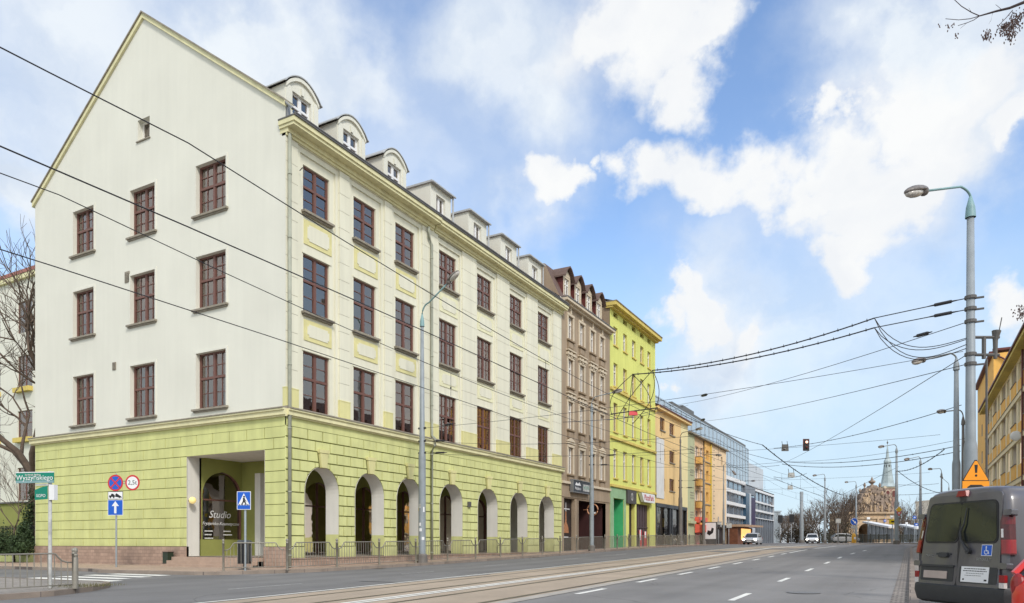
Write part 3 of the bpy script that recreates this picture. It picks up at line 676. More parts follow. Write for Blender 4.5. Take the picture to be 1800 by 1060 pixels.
# roof
M_roof = mat('weathered_roof', (.20, .13, .10), .9, .2, 2, .5, 30, pattern=('b', .3, .35, .03, (.09, .05, .04), 'Z'))
mb = MB().use(M_roof)
for y0, y1 in ((YF + .2, YE),):
    mb.poly([(XF + .02, y0, 16.66), (XA, y0, 23.80), (XA, y1, 23.80), (XF + .02, y1, 16.66)]); mb.poly([(XL - .1, y0, 17.4), (XL - .1, y1, 17.4), (XA, y1, 23.8), (XA, y0, 23.8)])
mb.build('roof', B0)
mb = MB().use(M_zincd); mb.tube([(XF + .52, YF - .02, 16.72), (XF + .52, YE + .1, 16.72)], .07, 6)
mb.use(M_zinc); mb.box(XF - .02, XF + .12, YF + .02, YF + .14, 16.66, 17.2); mb.tube([(XF - .05, YF - .05, 17.35), (XF + .35, YF - .05, 17.0), (XF + .42, YF - .05, 16.9)], .05, 6); mb.build('gutter', B0)
# ---- dormers
for i, (c, hw) in enumerate([(21.95, .91), (24.95, .91), (28.05, .88)]):
    XD = XF - .42
    mb = MB((XD, 0, 0), **STREET); zs_, zc = 18.42, 18.98
    arc = [(c - hw + 2 * hw * k / 12, zs_ + (zc - zs_) * math.sin(math.pi * k / 12) ** .8) for k in range(13)]
    mb.use(M_gable)
    wh, wz0, wz1 = .52, 17.0, 18.3
    mb.holes(c - hw, c + hw, 16.4, 18.35, 0, [(c - wh, c + wh, wz0, wz1)], .22, M_gable)
    mb.poly([(c - hw, 18.35, 0), (c + hw, 18.35, 0)] + [(u, v, 0) for u, v in arc[::-1]])
    for s in (-1, 1): mb.poly([(c + s * hw, 16.4, 0), (c + s * hw, zs_, 0), (c + s * hw, zs_, -2.7), (c + s * hw, 16.4, -1.0)]); mb.box(c + s * (hw - .14) - .12, c + s * (hw - .14) + .12, 16.4, zs_ - .02, -.02, .05)
    for a, b in zip(arc, arc[1:]): mb.prism([a, b, (b[0], b[1] - .15), (a[0], a[1] - .15)], -.02, .09)
    mb.prism([(c - .06, 18.34), (c + .06, 18.34), (c + .09, 18.6), (c - .09, 18.6)], 0, .06)
    d = mb.build('dormer', B0)
    mb = MB((XD, 0, 0), **STREET).use(mat('pale_zinc', (.40, .41, .41), .5, .1, 3, .1, 40))
    ex = [(c - hw - .16, zs_ - .02)] + [(c + (u - c) * 1.08, v + .02) for u, v in arc] + [(c + hw + .16, zs_ - .02)]
    for a, b in zip(ex, ex[1:]): mb.prism([a, b, (b[0], b[1] + .045), (a[0], a[1] + .045)], -2.9, .13)
    mb.build('dormer_roof', d)
    put_window(d, ('d1',), (2 * wh, wz1 - wz0, 1, M_signw, .025, .06, .6, True, 1, 3), (XD - .14, c, wz0), R(90))
for i, (c, hw) in enumerate([(32.05, .95), (35.8, 1.0), (39.5, 1.03), (43.1, .95)]):
    XD = XF - .45
    mb = MB((XD, 0, 0), **STREET).use(M_gable); zt = 18.8
    mb.holes(c - hw, c + hw, 16.4, zt, 0, [(c - .42, c + .42, 17.3, 18.42)], .25, M_gable)
    for s in (-1, 1): mb.poly([(c + s * hw, 16.4, 0), (c + s * hw, zt, 0), (c + s * hw, zt + .02, -2.7), (c + s * hw, 16.4, -1.0)])
    d = mb.build('dormer', B0)
    mb = MB((XD, 0, 0), **STREET).use(mat('pale_zinc', (.40, .41, .41), .5, .1, 3, .1, 40)); mb.prism([(c - hw - .1, zt), (c + hw + .14, zt), (c + hw + .14, zt + .1), (c - hw - .1, zt + .1)], -3.0, .16)
    mb.tube([(XD + .1, c + hw + .07, zt), (XD + .1, c + hw + .07, 16.7)], .05, 6); mb.box(c - hw - .1, c + hw + .18, zt - .02, zt + .05, .16, .24); mb.build('dormer_roof', d)
    put_window(d, ('d2',), (.84, 1.12, 1, M_signw, .02, .05, .6, True, 0, 1), (XD - .16, c, 17.3), R(90))
# snow guards and roof rail
mb = MB().use(M_zincd)
for y0, y1 in ((23.1, 23.9), (30.3, 31.4)):
    for k in range(7): y = y0 + (y1 - y0) * k / 6; mb.tube([(XF + .15, y, 16.7), (XF - .05, y, 17.05)], .015, 4)
    mb.tube([(XF, y0, 17.0), (XF, y1, 17.0)], .02, 5)
mb.build('snow_guard', B0)
# ---- ground floor of the gable: rusticated wall with the loggia opening
mb = MB(**GF).use(M_groove); LO = (-27.34, -22.63, -.50, 3.74)
mb.holes(XL, XF, -.14, 5.05, -.03, [(LO[0], LO[1], -.2, LO[3])], .01)
mb.use(M_green); mb.box(XL, XF, 4.62, 5.05, -.03, 0)
zt = 4.62; k = 0
while zt > -.1:
    zb = max(zt - .44, -.14)
    js = [XF - (j + (.5 if k % 2 else 0)) * 1.02 - .15 for j in range(0, 18)]  
    js = [j for j in js if XL + .2 < j < XF - .2]
    if zb < LO[3] - .02: js = [j for j in js if j < LO[0] - .1]
    cuts = [XL] + sorted(js) + [XF]
    if zb < LO[3] - .02: cuts = [c for c in cuts if c < LO[0]] + [LO[0]]; segs = list(zip(cuts, cuts[1:])) + [(LO[1], XF)]
    else: segs = list(zip(cuts, cuts[1:]))
    for a, b in segs: mb.box(a + .02, b - .02, max(zb, LO[3]) + .009 if (zb < LO[3] < zt and 0) else zb + .009, zt - .009, -.03, 0, .006)
    if zb < LO[3] < zt and zt - LO[3] > .03: mb.box(LO[0], LO[1], LO[3], zt - .009, -.03, -.002)
    zt -= .44; k += 1
mb.build('rusticated_gable_wall', B0)
mb = MB(**GF).use(M_plinth); mb.box(XL, LO[0], -1.35, -.14, -.1, .05); mb.box(LO[1], XF + .05, -1.35, -.14, -.1, .05); mb.build('plinth', B0)
mb = MB(**SF).use(M_plinthx); mb.box(YF + .0, YE, -1.35, -.62, -.2, .06); mb.use(M_step); mb.box(YF - .0, YE, -.62, -.585, -.3, .10); mb.build('plinth', B0)
mb = MB(**GF).use(M_white)
mb.poly([(LO[0], ZBASE, 0), (LO[0], ZBASE, -.64), (LO[0], LO[3], -.64), (LO[0], LO[3], 0)]); mb.poly([(LO[1], ZBASE, 0), (LO[1], ZBASE, -.64), (LO[1], LO[3], -.64), (LO[1], LO[3], 0)])
mb.poly([(LO[0], LO[3], 0), (LO[0], LO[3], -.7), (LO[1], LO[3], -.7), (LO[1], LO[3], 0)]); mb.build('loggia_reveal', B0)
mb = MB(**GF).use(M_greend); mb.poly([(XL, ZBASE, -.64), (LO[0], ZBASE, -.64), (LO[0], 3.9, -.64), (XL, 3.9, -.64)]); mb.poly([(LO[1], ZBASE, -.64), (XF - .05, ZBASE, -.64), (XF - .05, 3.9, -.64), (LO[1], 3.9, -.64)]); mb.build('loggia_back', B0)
mb = MB(**GF).use(M_step)
for k in range(3): mb.box(LO[0] - .6 + .0 * k, LO[1] - .06, -1.3, -.58 - .15 * k, -.02 + .0 * k, .3 * (k + 1) - .06 * k)
mb.build('entrance_steps', B0)
# globe lamp on the loggia jamb
mb = MB().use(mat('globe_lamp_glass', (.75, .62, .25), .25, .05, 3, 0, 0, emit=((1, .75, .3), .35))); mb.ell((LO[0] + .25, YF + .1, 1.85), .15, .15, .15, n=16, m=10); o = mb.build('globe_lamp', B0, smooth=True)
mb = MB().use(M_zincd); mb.tube([(LO[0], YF + .12, 1.85), (LO[0] + .12, YF + .12, 1.85)], .05, 8); mb.build('lamp_bracket', B0)
# lettering painted on the corner shop window
ol = thing('window_lettering', (XF - IW + .06, YF + 1.75, 1.0), '', '')
bpy.data.objects.remove(ol)
c0 = IA[0][0]
def shop_text(s, u, z, size, shear=.3):
    o = text_mesh(s, size, M_signw, 'window_lettering', shear=shear); o.parent = B0; o.rotation_euler = (R(90), 0, R(90)); o.location = Vector((XF - IW - .11, u, z)) - B0.location
shop_text('Studio', c0 - .05, 1.28, .46); shop_text('Fryzjersko-Kosmetyczne', c0 + .02, .88, .2)
for k in range(5):
    for u, ln in ((c0 - .85, .5), (c0 + .15, .55)):
        if (k + int(u * 7)) % 5 == 4: continue
        mb = MB(**SF).use(M_signw)
        uu = u
        while uu < u + ln * rnd.uniform(.6, 1): l = rnd.uniform(.03, .08); mb.box(uu, uu + l, .52 - .16 * k, .57 - .16 * k, -IW - .11, -IW - .105); uu += l + .015
        mb.build('window_lettering', B0)
# downpipes, brackets
for pts, nm in (([(XF + .09, YF + .13, 16.1), (XF + .09, YF + .13, -.95)], 0), ([(XF + .14, JOINT - .35, 16.0), (XF + .1, JOINT - .25, 15.5), (XF + .09, JOINT, 15.2), (XF + .09, JOINT, 5.5), (XF + .3, JOINT, 5.3), (XF + .3, JOINT, 5.0), (XF + .09, JOINT, 4.7), (XF + .09, JOINT, -.9)], 1)):
    mb = MB().use(mat('painted_downpipe', (.33, .34, .27), .6, .15, 3, .15, 50, streak=.2)); mb.tube(pts, .07, 10)
    for z_ in frange(-.5, 14.5, 2.5): mb.tube([(pts[-1][0], pts[-1][1], z_), (pts[-1][0], pts[-1][1], z_ + .05)], .083, 10)
    mb.build('downpipe', B0, smooth=True)
mb = MB().use(M_zincd); mb.tube([(XF, YF + .75, 14.95), (XF + .2, YF + .7, 15.0), (XF + .35, YF + .66, 14.8), (XF + .3, YF + .64, 14.6)], .02, 5); mb.build('wall_hook', B0)
mb = MB().use(M_zincd); mb.box(XF, XF + .12, 33.95, 34.2, 2.0, 2.3); mb.build('electric_box', B0)
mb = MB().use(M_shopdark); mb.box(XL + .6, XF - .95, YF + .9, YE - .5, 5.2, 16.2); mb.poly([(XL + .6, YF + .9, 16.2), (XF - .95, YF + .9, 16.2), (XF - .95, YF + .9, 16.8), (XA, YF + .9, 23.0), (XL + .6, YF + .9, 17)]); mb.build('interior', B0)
# ================================================================ THE ROW BEYOND
def shell(fr, u0, u1, z0, z1, depth, m, name='side_wall', roof=None, parent=None):
    """side, back and top faces that close a building off behind its front"""
    mb = MB(**fr).use(m)
    mb.poly([(u0, z0, -.02), (u0, z1, -.02), (u0, z1, -depth), (u0, z0, -depth)]); mb.poly([(u1, z0, -.02), (u1, z0, -depth), (u1, z1, -depth), (u1, z1, -.02)])
    mb.poly([(u0, z0, -depth), (u0, z1, -depth), (u1, z1, -depth), (u1, z0, -depth)])
    if roof: mb.use(roof)
    mb.poly([(u0, z1, -.02), (u1, z1, -.02), (u1, z1, -depth), (u0, z1, -depth)])
    return mb.build(name, parent)
def small_window(parent, mb_unused, c, w_, a, b, m, frame=STREET, XO=XF, dep=.14, rz=R(90), T=.68, cols=1, key=None, dark=True, ct=None):
    pos = (XO - dep, c, a) if frame is STREET else (XO + dep, c, a)
    o = put_window(parent, key or ('n', round(w_, 2), round(b - a, 2), m.name), (w_, b - a, cols, m, .02, .07, T, True, 1, 1), pos, rz, rnd.choice([0, 1, 1, 2]) if ct is None else ct)
    return o
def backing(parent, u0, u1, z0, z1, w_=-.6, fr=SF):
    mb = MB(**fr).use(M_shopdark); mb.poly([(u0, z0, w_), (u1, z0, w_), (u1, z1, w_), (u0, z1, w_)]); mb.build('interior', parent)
M_brown = mat('brown_render', (.34, .26, .18), .9, .08, .9, .3, 70, streak=.14)
M_brownd = mat('brown_relief', (.26, .19, .12), .9, .1, 2, .3, 70)
M_beige = mat('beige_surround', (.60, .51, .38), .85, .07, 2, .2, 60, streak=.1)
M_wwhite = mat('white_window_paint', (.74, .72, .68), .5, .04, 3, .05, 60)
M_maroon = mat('maroon_sheet', (.13, .035, .03), .55, .15, 2, .15, 40)
M_mroof = mat('brown_mansard', (.13, .085, .07), .8, .15, 3, .3, 40)
# ---- brown tenement
Y0, Y1 = YE, 55.69
B = thing('brown_tenement', (XF, Y0, g(50)), 'narrow brown rendered tenement with beige window surrounds and maroon mansard dormers', 'building')
cw_ = [(47.42, .82), (49.48, .82), (51.55, .82), (53.5, .82)]
rows = [(5.02, 6.88), (8.22, 10.15), (11.25, 13.2), (14.66, 16.3)]
mb = MB(**SF).use(M_brown)
SH = [(46.75, 48.65, -.9, 3.22), (49.35, 54.75, -.9, 3.18)]
mb.holes(Y0 + .01, Y1, -.95, 16.95, 0, [(u, u + w_, a, b) for u, w_ in cw_ for a, b in rows] + SH, .28, M_brown)
mb.box(Y0, Y1, 3.3, 3.75, 0, .05)
mb.build('wall', B)
backing(B, Y0, Y1, 3.6, 16.9)
for k, (a, b) in enumerate(rows):
    for u, w_ in cw_:
        small_window(B, None, u + w_ / 2, w_, a, b, M_wwhite, T=.68)
        mb = MB(**SF).use(M_beige)
        mb.box(u - .2, u, a - .05, b + .02, 0, .06); mb.box(u + w_, u + w_ + .2, a - .05, b + .02, 0, .06); mb.box(u - .2, u + w_ + .2, b + .02, b + .2, 0, .08)
        if k == 3: mb.prism([(u + w_ / 2 - .12, b + .2), (u + w_ / 2 + .12, b + .2), (u + w_ / 2 + .06, b + .62), (u + w_ / 2, b + .72), (u + w_ / 2 - .06, b + .62)], 0, .1)
        elif k in (2, 1):
            mb.box(u - .3, u + w_ + .3, b + .28, b + .42, 0, .18); mb.box(u - .22, u - .02, b + .18, b + .5, 0, .13); mb.box(u + w_ + .02, u + w_ + .22, b + .18, b + .5, 0, .13); mb.box(u + w_ / 2 - .14, u + w_ / 2 + .14, b + .16, b + .55, 0, .14); mb.box(u - .32, u + w_ + .32, b + .58, b + .66, 0, .2)
        else:
            mb.box(u - .26, u + w_ + .26, b + .26, b + .36, 0, .12); mb.prism([(u - .3, b + .42), (u + w_ + .3, b + .42), (u + w_ / 2, b + .72)], 0, .12)
        mb.build('window_surround', B)
        mb = MB(**SF).use(M_brownd); mb.box(u - .22, u + w_ + .22, a - .16, a - .05, 0, .16)
        mb.prism([(u - .1, a - .7), (u + w_ + .1, a - .7), (u + w_ + .16, a - .16), (u - .16, a - .16)], 0, .05); mb.use(M_brown); mb.box(u + .05, u + w_ - .05, a - .6, a - .24, .05, .075); mb.build('sill_panel', B)
mb = MB(**SF).use(M_beige); mb.box(Y0 + .05, Y1 - .02, 16.95, 17.1, -.2, .22); mb.box(Y0 + .05, Y1 + .1, 17.1, 17.28, -.2, .46); mb.use(M_zincd); mb.box(Y0 + .05, Y1 + .15, 17.28, 17.36, -.2, .5); mb.build('cornice', B)
mb = MB(**SF).use(M_beige); mb.box(Y0, Y1, 4.25, 4.42, 0, .14); mb.build('string_course', B)
mb = MB(**SF).use(M_mroof); mb.poly([(Y0, 17.3, -.1), (Y1, 17.3, -.1), (Y1, 19.9, -1.3), (Y0, 19.9, -1.3)]); mb.poly([(Y0, 19.9, -1.3), (Y1, 19.9, -1.3), (Y1, 21.3, -7), (Y0, 21.3, -7)]); mb.use(M_brown); mb.poly([(Y0, 17.3, -.1), (Y0, 19.9, -1.3), (Y0, 21.3, -7), (Y0, 15, -7), (Y0, 15, -.1)]); mb.build('mansard_roof', B)
for c in (48.0, 50.0, 52.1, 54.2):
    mb = MB(O=(XF - .35, 0, 0), **STREET).use(M_beige); mb.holes(c - .62, c + .62, 17.35, 19.3, 0, [(c - .42, c + .42, 17.75, 19.15)], .12, M_beige)
    mb.use(M_maroon)
    for s in (-1, 1): mb.poly([(c + s * .62, 17.35, 0), (c + s * .62, 19.3, 0), (c + s * .62, 19.3, -2.4), (c + s * .62, 17.35, -1.2)])
    d = mb.build('dormer', B)
    mb = MB(O=(XF - .35, 0, 0), **STREET).use(M_mroof); pr = [(c - .85, 19.1), (c - .62, 19.45), (c - .3, 19.78), (c, 19.92), (c + .3, 19.78), (c + .62, 19.45), (c + .85, 19.1)]
    for a, b in zip(pr, pr[1:]): mb.prism([a, b, (b[0], b[1] + .12), (a[0], a[1] + .12)], -3.2, .3)
    mb.use(M_beige); mb.poly([(c - .62, 19.3, .01), (c + .62, 19.3, .01), (c + .5, 19.5, .01), (c, 19.8, .01), (c - .5, 19.5, .01)]); mb.build('dormer_roof', d)
    put_window(d, ('bd',), (.84, 1.4, 1, M_wwhite, .02, .05, .7, True, 1, 1), (XF - .45, c, 17.75), R(90), 1)
shell(SF, Y0 + .01, Y1, -1, 17.3, 11, M_brown, 'side_wall', M_mroof, B)
# shops in the brown house
M_aub = mat('dark_wine_wall', (.055, .02, .02), .6, .15, 2, .1, 50)
mb = MB(**SF).use(M_aub); mb.poly([(49.35, -.9, -1.9), (54.75, -.9, -1.9), (54.75, 1.3, -1.9), (49.35, 1.3, -1.9)]); mb.use(M_brown); mb.poly([(49.35, 1.3, -1.9), (54.75, 1.3, -1.9), (54.75, 3.3, -1.9), (49.35, 3.3, -1.9)]); mb.use(M_aub); mb.poly([(54.75, -.9, 0), (54.75, -.9, -1.9), (54.75, 3.2, -1.9), (54.75, 3.2, 0)]); mb.box(52.5, 52.9, -.9, 3.2, -1.9, -.3); mb.build('passage', B)
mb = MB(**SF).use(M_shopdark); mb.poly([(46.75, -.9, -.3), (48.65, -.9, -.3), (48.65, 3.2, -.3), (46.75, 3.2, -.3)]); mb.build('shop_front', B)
mb = MB(**SF).use(M_blue); mb.box(53.3, 54.3, .6, 1.5, -1.88, -1.86); mb.build('passage_plate', B)
# hookah-like copper vase painted on the shop window
mb = MB(**SF).use(mat('copper_print', (.38, .17, .08), .6, .3, 8, 0, 0)); cx = 47.7
mb.prism([(cx - .5, .75), (cx + .5, .75), (cx + .42, 1.15), (cx + .12, 1.55), (cx + .07, 2.3), (cx - .07, 2.3), (cx - .12, 1.55), (cx - .42, 1.15)], -.3, -.285); mb.use(M_signw)
for z_, w_ in ((2.45, .65), (.42, .42)): mb.box(cx - w_, cx + w_, z_, z_ + .06, -.3, -.285)
mb.box(cx - .02, cx + .02, 2.3, 2.95, -.3, -.28); mb.build('window_print', B)
S = thing('shop_sign', (XF + .2, 47.65, 3.75), 'dark grey signboard with white lettering fixed above the brown tenement shop', 'sign')
mb = MB(**SF).use(mat('charcoal_board', (.04, .045, .055), .5, .1, 3, 0, 0)); mb.box(47.65, 50.9, 3.72, 4.55, .1, .3); mb.use(M_zinc); mb.box(47.6, 50.95, 3.67, 3.72, .08, .34); mb.box(47.6, 50.95, 4.55, 4.6, .08, .34); mb.box(47.6, 47.65, 3.72, 4.55, .08, .34); mb.use(M_pale); mb.box(49.45, 50.7, 3.85, 4.35, .3, .31); mb.build('board', S)
for s_, u, z_, sz, mm in (('Nadzieja', 48.5, 3.98, .32, M_signw), ('HOTEL', 50.07, 4.1, .34, M_sgreen)):
    o = text_mesh(s_, sz, mm); o.parent = S; o.rotation_euler = (R(90), 0, R(90)); o.location = Vector((XF + .315, u, z_)) - S.location
mb = MB(**SF).use(M_signw); mb.prism([(48.0, 4.2), (48.25, 4.42), (48.5, 4.3), (48.8, 4.45), (49.1, 4.2)], .3, .312); mb.build('emblem', S)
S = thing('hanging_sign', (XF + .4, 50.2, 2.0), 'round copper-coloured projecting sign hanging by the brown tenement passage', 'sign')
mb = MB().use(mat('copper_sign', (.42, .2, .1), .4, .1, 3, 0, 0, metal=.3))
mb.tube([(XF + .75 + .42 * math.sin(t), 50.2, 2.5 + .42 * math.cos(t)) for t in [k * math.pi / 8 for k in range(17)]], .05, 6, False); mb.tube([(XF, 50.2, 2.5), (XF + .33, 50.2, 2.5)], .03, 6); mb.tube([(XF + .75, 50.2, 2.9), (XF + .75, 50.2, 3.3)], .05, 6); mb.build('ring', S)
mb = MB().use(M_signw); mb.box(XF + .5, XF + 1.0, 50.19, 50.21, 2.2, 2.32); mb.build('panel', S)
# ---- lime tenement
Y0, Y1 = 55.69, 67.7
M_lime = mat('lime_render', (.66, .68, .19), .9, .05, .8, .25, 80, streak=.07)
M_limed = mat('lime_trim', (.62, .58, .16), .88, .07, 2, .2, 60)
M_ochre = mat('ochre_cornice', (.64, .50, .14), .85, .08, 2, .2, 60, streak=.1)
B = thing('lime_tenement', (XF, Y0, g(60)), 'tall bright lime yellow tenement with ochre eaves and a row of shops', 'building')
cw_ = [(56.52, .95), (58.83, .95), (61.08, .95), (63.28, .95), (65.36, .92)]
rows = [(5.42, 7.85), (9.25, 11.65), (13.0, 14.95), (16.4, 17.95)]
mb = MB(**SF).use(M_lime)
hs = [(u, u + w_, a, b) for u, w_ in cw_ for a, b in rows] + [(u - .05, u + w_ + .0, 18.72, 19.12) for u, w_ in cw_] + [(56.45, 58.9, -.8, 3.75), (60.3, 61.75, -.8, 3.5), (62.25, 66.0, -.8, 3.55)]
mb.holes(Y0 + .01, Y1, -.9, 19.2, 0, hs, .3, M_limed)
mb.build('wall', B)
backing(B, Y0, Y1, 4, 19.2, -.7)
for k, (a, b) in enumerate(rows):
    for u, w_ in cw_:
        small_window(B, None, u + w_ / 2, w_, a, b, M_wwhite if (k * 7 + int(u)) % 3 else M_beige, T=.66, dep=.2)
        mb = MB(**SF).use(M_ochre); mb.box(u - .08, u + w_ + .08, a - .1, a, -.05, .1); mb.build('window_sill', B)
mb = MB(**SF).use(M_ochre); mb.box(Y0 - .15, Y1 + .1, 19.2, 19.35, -.3, .3); mb.box(Y0 - .2, Y1 + .2, 19.35, 19.65, -.3, .62); mb.use(M_sill); mb.box(Y0 - .22, Y1 + .22, 19.65, 19.72, -.3, .68); mb.build('cornice', B)
for z_ in (4.66, 8.6, 12.6):
    mb = MB(**SF).use(M_ochre); mb.box(Y0 + .02, Y1, z_, z_ + .2, 0, .16); mb.build('string_course', B)
shell(SF, Y0 - .0, Y1, -1, 19.7, 12, M_brown, 'side_wall', M_mroof, B)
mb = MB(**SF).use(M_mroof); mb.poly([(Y0, 19.78, .3), (Y1, 19.78, .3), (Y1, 21.5, -5), (Y0, 21.5, -5)]); mb.build('roof', B)
M_mint = mat('mint_paint', (.27, .42, .24), .85, .1, 1.5, .2, 60); M_mintb = mat('bright_green_wall', (.06, .42, .17), .6, .08, 2, .1, 50)
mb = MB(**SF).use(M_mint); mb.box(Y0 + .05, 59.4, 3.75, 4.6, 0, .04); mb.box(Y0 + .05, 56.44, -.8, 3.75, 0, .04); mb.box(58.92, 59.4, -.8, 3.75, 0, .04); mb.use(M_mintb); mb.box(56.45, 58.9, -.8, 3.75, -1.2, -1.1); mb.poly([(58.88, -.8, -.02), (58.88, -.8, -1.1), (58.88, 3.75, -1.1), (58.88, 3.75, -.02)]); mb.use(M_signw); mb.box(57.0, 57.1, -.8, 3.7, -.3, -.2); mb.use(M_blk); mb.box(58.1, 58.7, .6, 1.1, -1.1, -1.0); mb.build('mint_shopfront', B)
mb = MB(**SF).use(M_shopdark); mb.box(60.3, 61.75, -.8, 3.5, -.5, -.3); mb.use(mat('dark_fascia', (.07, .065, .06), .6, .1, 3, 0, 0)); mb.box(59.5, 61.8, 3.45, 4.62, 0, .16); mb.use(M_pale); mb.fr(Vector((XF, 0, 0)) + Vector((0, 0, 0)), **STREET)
mb.prism([(60.65 + .3 * math.cos(t * .785), 4.05 + .36 * math.sin(t * .785)) for t in range(8)], .16, .17); mb.use(M_blk); mb.prism([(60.65 + .2 * math.cos(t * .785), 4.05 + .26 * math.sin(t * .785)) for t in range(8)], .17, .18); mb.use(M_pale); mb.box(60.6, 60.7, 3.75, 4.35, .18, .19); mb.build('dark_shopfront', B)
mb = MB(**SF).use(mat('plum_shutters', (.07, .045, .05), .6, .2, 4, .2, 20)); mb.box(62.25, 66.0, -.8, 3.55, -.4, -.25)
for k in range(5): mb.box(62.4 + k * .72, 62.46 + k * .72, -.8, 3.5, -.25, -.2)
mb.box(62.25, 66, 1.4, 1.5, -.25, -.18); mb.use(M_red); mb.box(63.5, 64.3, -.4, 1.2, -.2, -.19); mb.box(64.9, 65.7, -.4, 1.1, -.2, -.19); mb.use(M_signw); mb.box(63.7, 64.0, .3, 1.25, -.19, -.18); mb.box(65.1, 65.5, .5, 1.1, -.19, -.18); mb.build('plum_shopfront', B)
S = thing('shop_sign', (XF + .3, 64.4, 4.1), 'white box sign with red lettering on the lime tenement', 'sign')
mb = MB(**SF).use(M_signw); mb.prism([(62.5, 4.55), (66.3, 4.55), (66.3, 3.75), (63.2, 3.75)], .1, .4); mb.build('box', S)
o = text_mesh('PizzaPark', .72, M_red); o.parent = S; o.rotation_euler = (R(90), 0, R(90)); o.location = Vector((XF + .42, 64.6, 4.15)) - S.location
# ---- apricot house
Y0, Y1 = 67.7, 79.3
M_apr = mat('apricot_render', (.78, .55, .26), .9, .04, .8, .25, 80, streak=.06); M_aprl = mat('pale_yellow_render', (.76, .66, .36), .9, .04, .8, .25, 80)
B = thing('apricot_house', (XF, Y0, g(72)), 'apricot rendered house with white wall panel and black shopfront', 'building')
mb = MB(**SF).use(M_apr)
hs = [(69.2, 70.8, 11.15, 12.4), (72.4, 74.15, 11.1, 12.3)] + [(72.4, 74.1, a, b) for a, b in ((8.25, 9.45), (5.35, 6.6))] + [(70.6, 70.9, 8.2, 9.4), (70.6, 70.9, 5.2, 6.4)] + [(67.9, 78.6, -.7, 3.6)]
mb.holes(Y0 + .01, Y1, -.8, 13.0, 0, hs, .3, M_apr); mb.use(M_aprl); mb.box(76.6, Y1, 3.9, 12.98, 0, .01); mb.build('wall', B)
backing(B, Y0, Y1, 3.8, 13, -.7)
for u, w_, a, b in ((69.2, 1.6, 11.15, 12.4), (72.4, 1.75, 11.1, 12.3), (72.4, 1.7, 8.25, 9.45), (72.4, 1.7, 5.35, 6.6)):
    small_window(B, None, u + w_ / 2, w_, a, b, mat('brown_frames', (.20, .09, .05), .5, .1, 4, 0, 0), T=.9, dep=.15, ct=0)
    mb = MB(**SF).use(M_sill); mb.box(u - .1, u + w_ + .1, a - .1, a, 0, .1); mb.build('window_sill', B)
mb = MB(**SF).use(M_apr); mb.box(Y0, Y1 + .2, 12.95, 13.2, -.2, .4); mb.use(M_maroon); mb.box(Y0, Y1 + .3, 13.2, 13.3, -.2, .5); mb.build('eaves', B)
mb = MB(**SF).use(M_rtile); mb.poly([(Y0, 13.28, .45), (Y1 + .2, 13.28, .45), (Y1 + .2, 16.3, -5.5), (Y0, 16.3, -5.5)]); mb.build('roof', B)
mb = MB(**SF).use(mat('white_panel', (.66, .66, .64), .7, .06, 1.5, .1, 50)); mb.box(67.85, 70.4, 4.4, 10.25, 0, .06); mb.use(M_sill); mb.box(67.8, 67.86, 4.35, 10.3, 0, .08); mb.build('wall_panel', B)
M_char = mat('charcoal_shopfront', (.03, .033, .04), .4, .1, 3, 0, 0)
mb = MB(**SF).use(M_char); mb.box(67.75, 78.7, 3.55, 3.9, 0, .12)
for u in (67.8, 72.45, 73.1, 75.7, 76.8, 78.5): mb.box(u, u + .25, -.7, 3.55, -.1, .08)
mb.box(67.75, 78.7, -.75, -.45, -.1, .08); mb.use(M_shopdark); mb.box(67.9, 78.6, -.7, 3.6, -1.5, -1.4); mb.use(M_signw); mb.box(73.4, 75.6, 2.6, 3.3, -.3, -.28); mb.use(mat('yellow_poster', (.75, .6, .08), .6, .05, 3, 0, 0)); mb.box(70.6, 71.5, 1.6, 2.5, -.2, -.18); mb.box(68.9, 69.8, 2.0, 2.9, -.2, -.18); mb.use(mat('magenta_poster', (.25, .04, .2), .6, .05, 3, 0, 0)); mb.box(77.2, 78.3, -.4, 1.8, -.2, -.18); mb.use(M_pale); mb.box(68.6, 69.4, 1.1, 1.7, -.2, -.18); mb.box(73.6, 75.3, .8, 1.8, -.25, -.23); mb.build('shopfront', B)
mb = MB(**SF); mb.poly([(68.0, -.5, -.08), (78.5, -.5, -.08), (78.5, 3.5, -.08), (68.0, 3.5, -.08)]); mb.build('shop_pane', B, MATS['shop_glass'])
shell(SF, Y0, Y1, -1, 13.1, 11, M_apr, 'side_wall', M_rtile, B)
# ---- sage / orange / peach block
Y0, Y1 = 79.3, 98.3
B = thing('sage_and_orange_block', (XF, Y0, g(85)), 'five storey block painted sage green, orange and peach with balconies', 'building')
M_sage = mat('sage_render', (.45, .47, .29), .9, .05, 1, .2, 70, streak=.08); M_or2 = mat('orange_render', (.74, .43, .13), .9, .05, 1, .2, 70, streak=.06); M_pch = mat('peach_render', (.80, .60, .38), .9, .04, 1, .2, 70, streak=.05); M_tan = mat('tan_recess', (.68, .46, .27), .9, .05, 1, .2, 70)
mb = MB(**SF); rr = [(10.0, 11.15), (7.0, 8.25), (4.1, 5.3)]
rows = [(10.05, 11.2), (7.5, 8.7), (4.95, 6.15), (2.75, 3.8)]
mb.use(M_sage).holes(Y0, 82.2, -.4, 12.2, .0, [], .2)
mb.use(M_tan).holes(82.2, 86.7, -.4, 12.2, -.12, [(82.95, 84.5, a, b) for a, b in rows] + [(85.2, 86.4, a, b) for a, b in rows], .25, M_tan)
mb.use(M_or2).holes(86.7, 89.85, -.4, 12.2, 0, [(87.6, 88.7, a, b) for a, b in rows], .25, M_or2)
mb.use(M_pch).holes(89.85, Y1, -.4, 12.2, .004, [(95.3, 96.2, 10.1, 11.2)], .2, M_pch)
mb.build('wall', B); backing(B, 82.2, 89.8, -.4, 12.1, -.7)
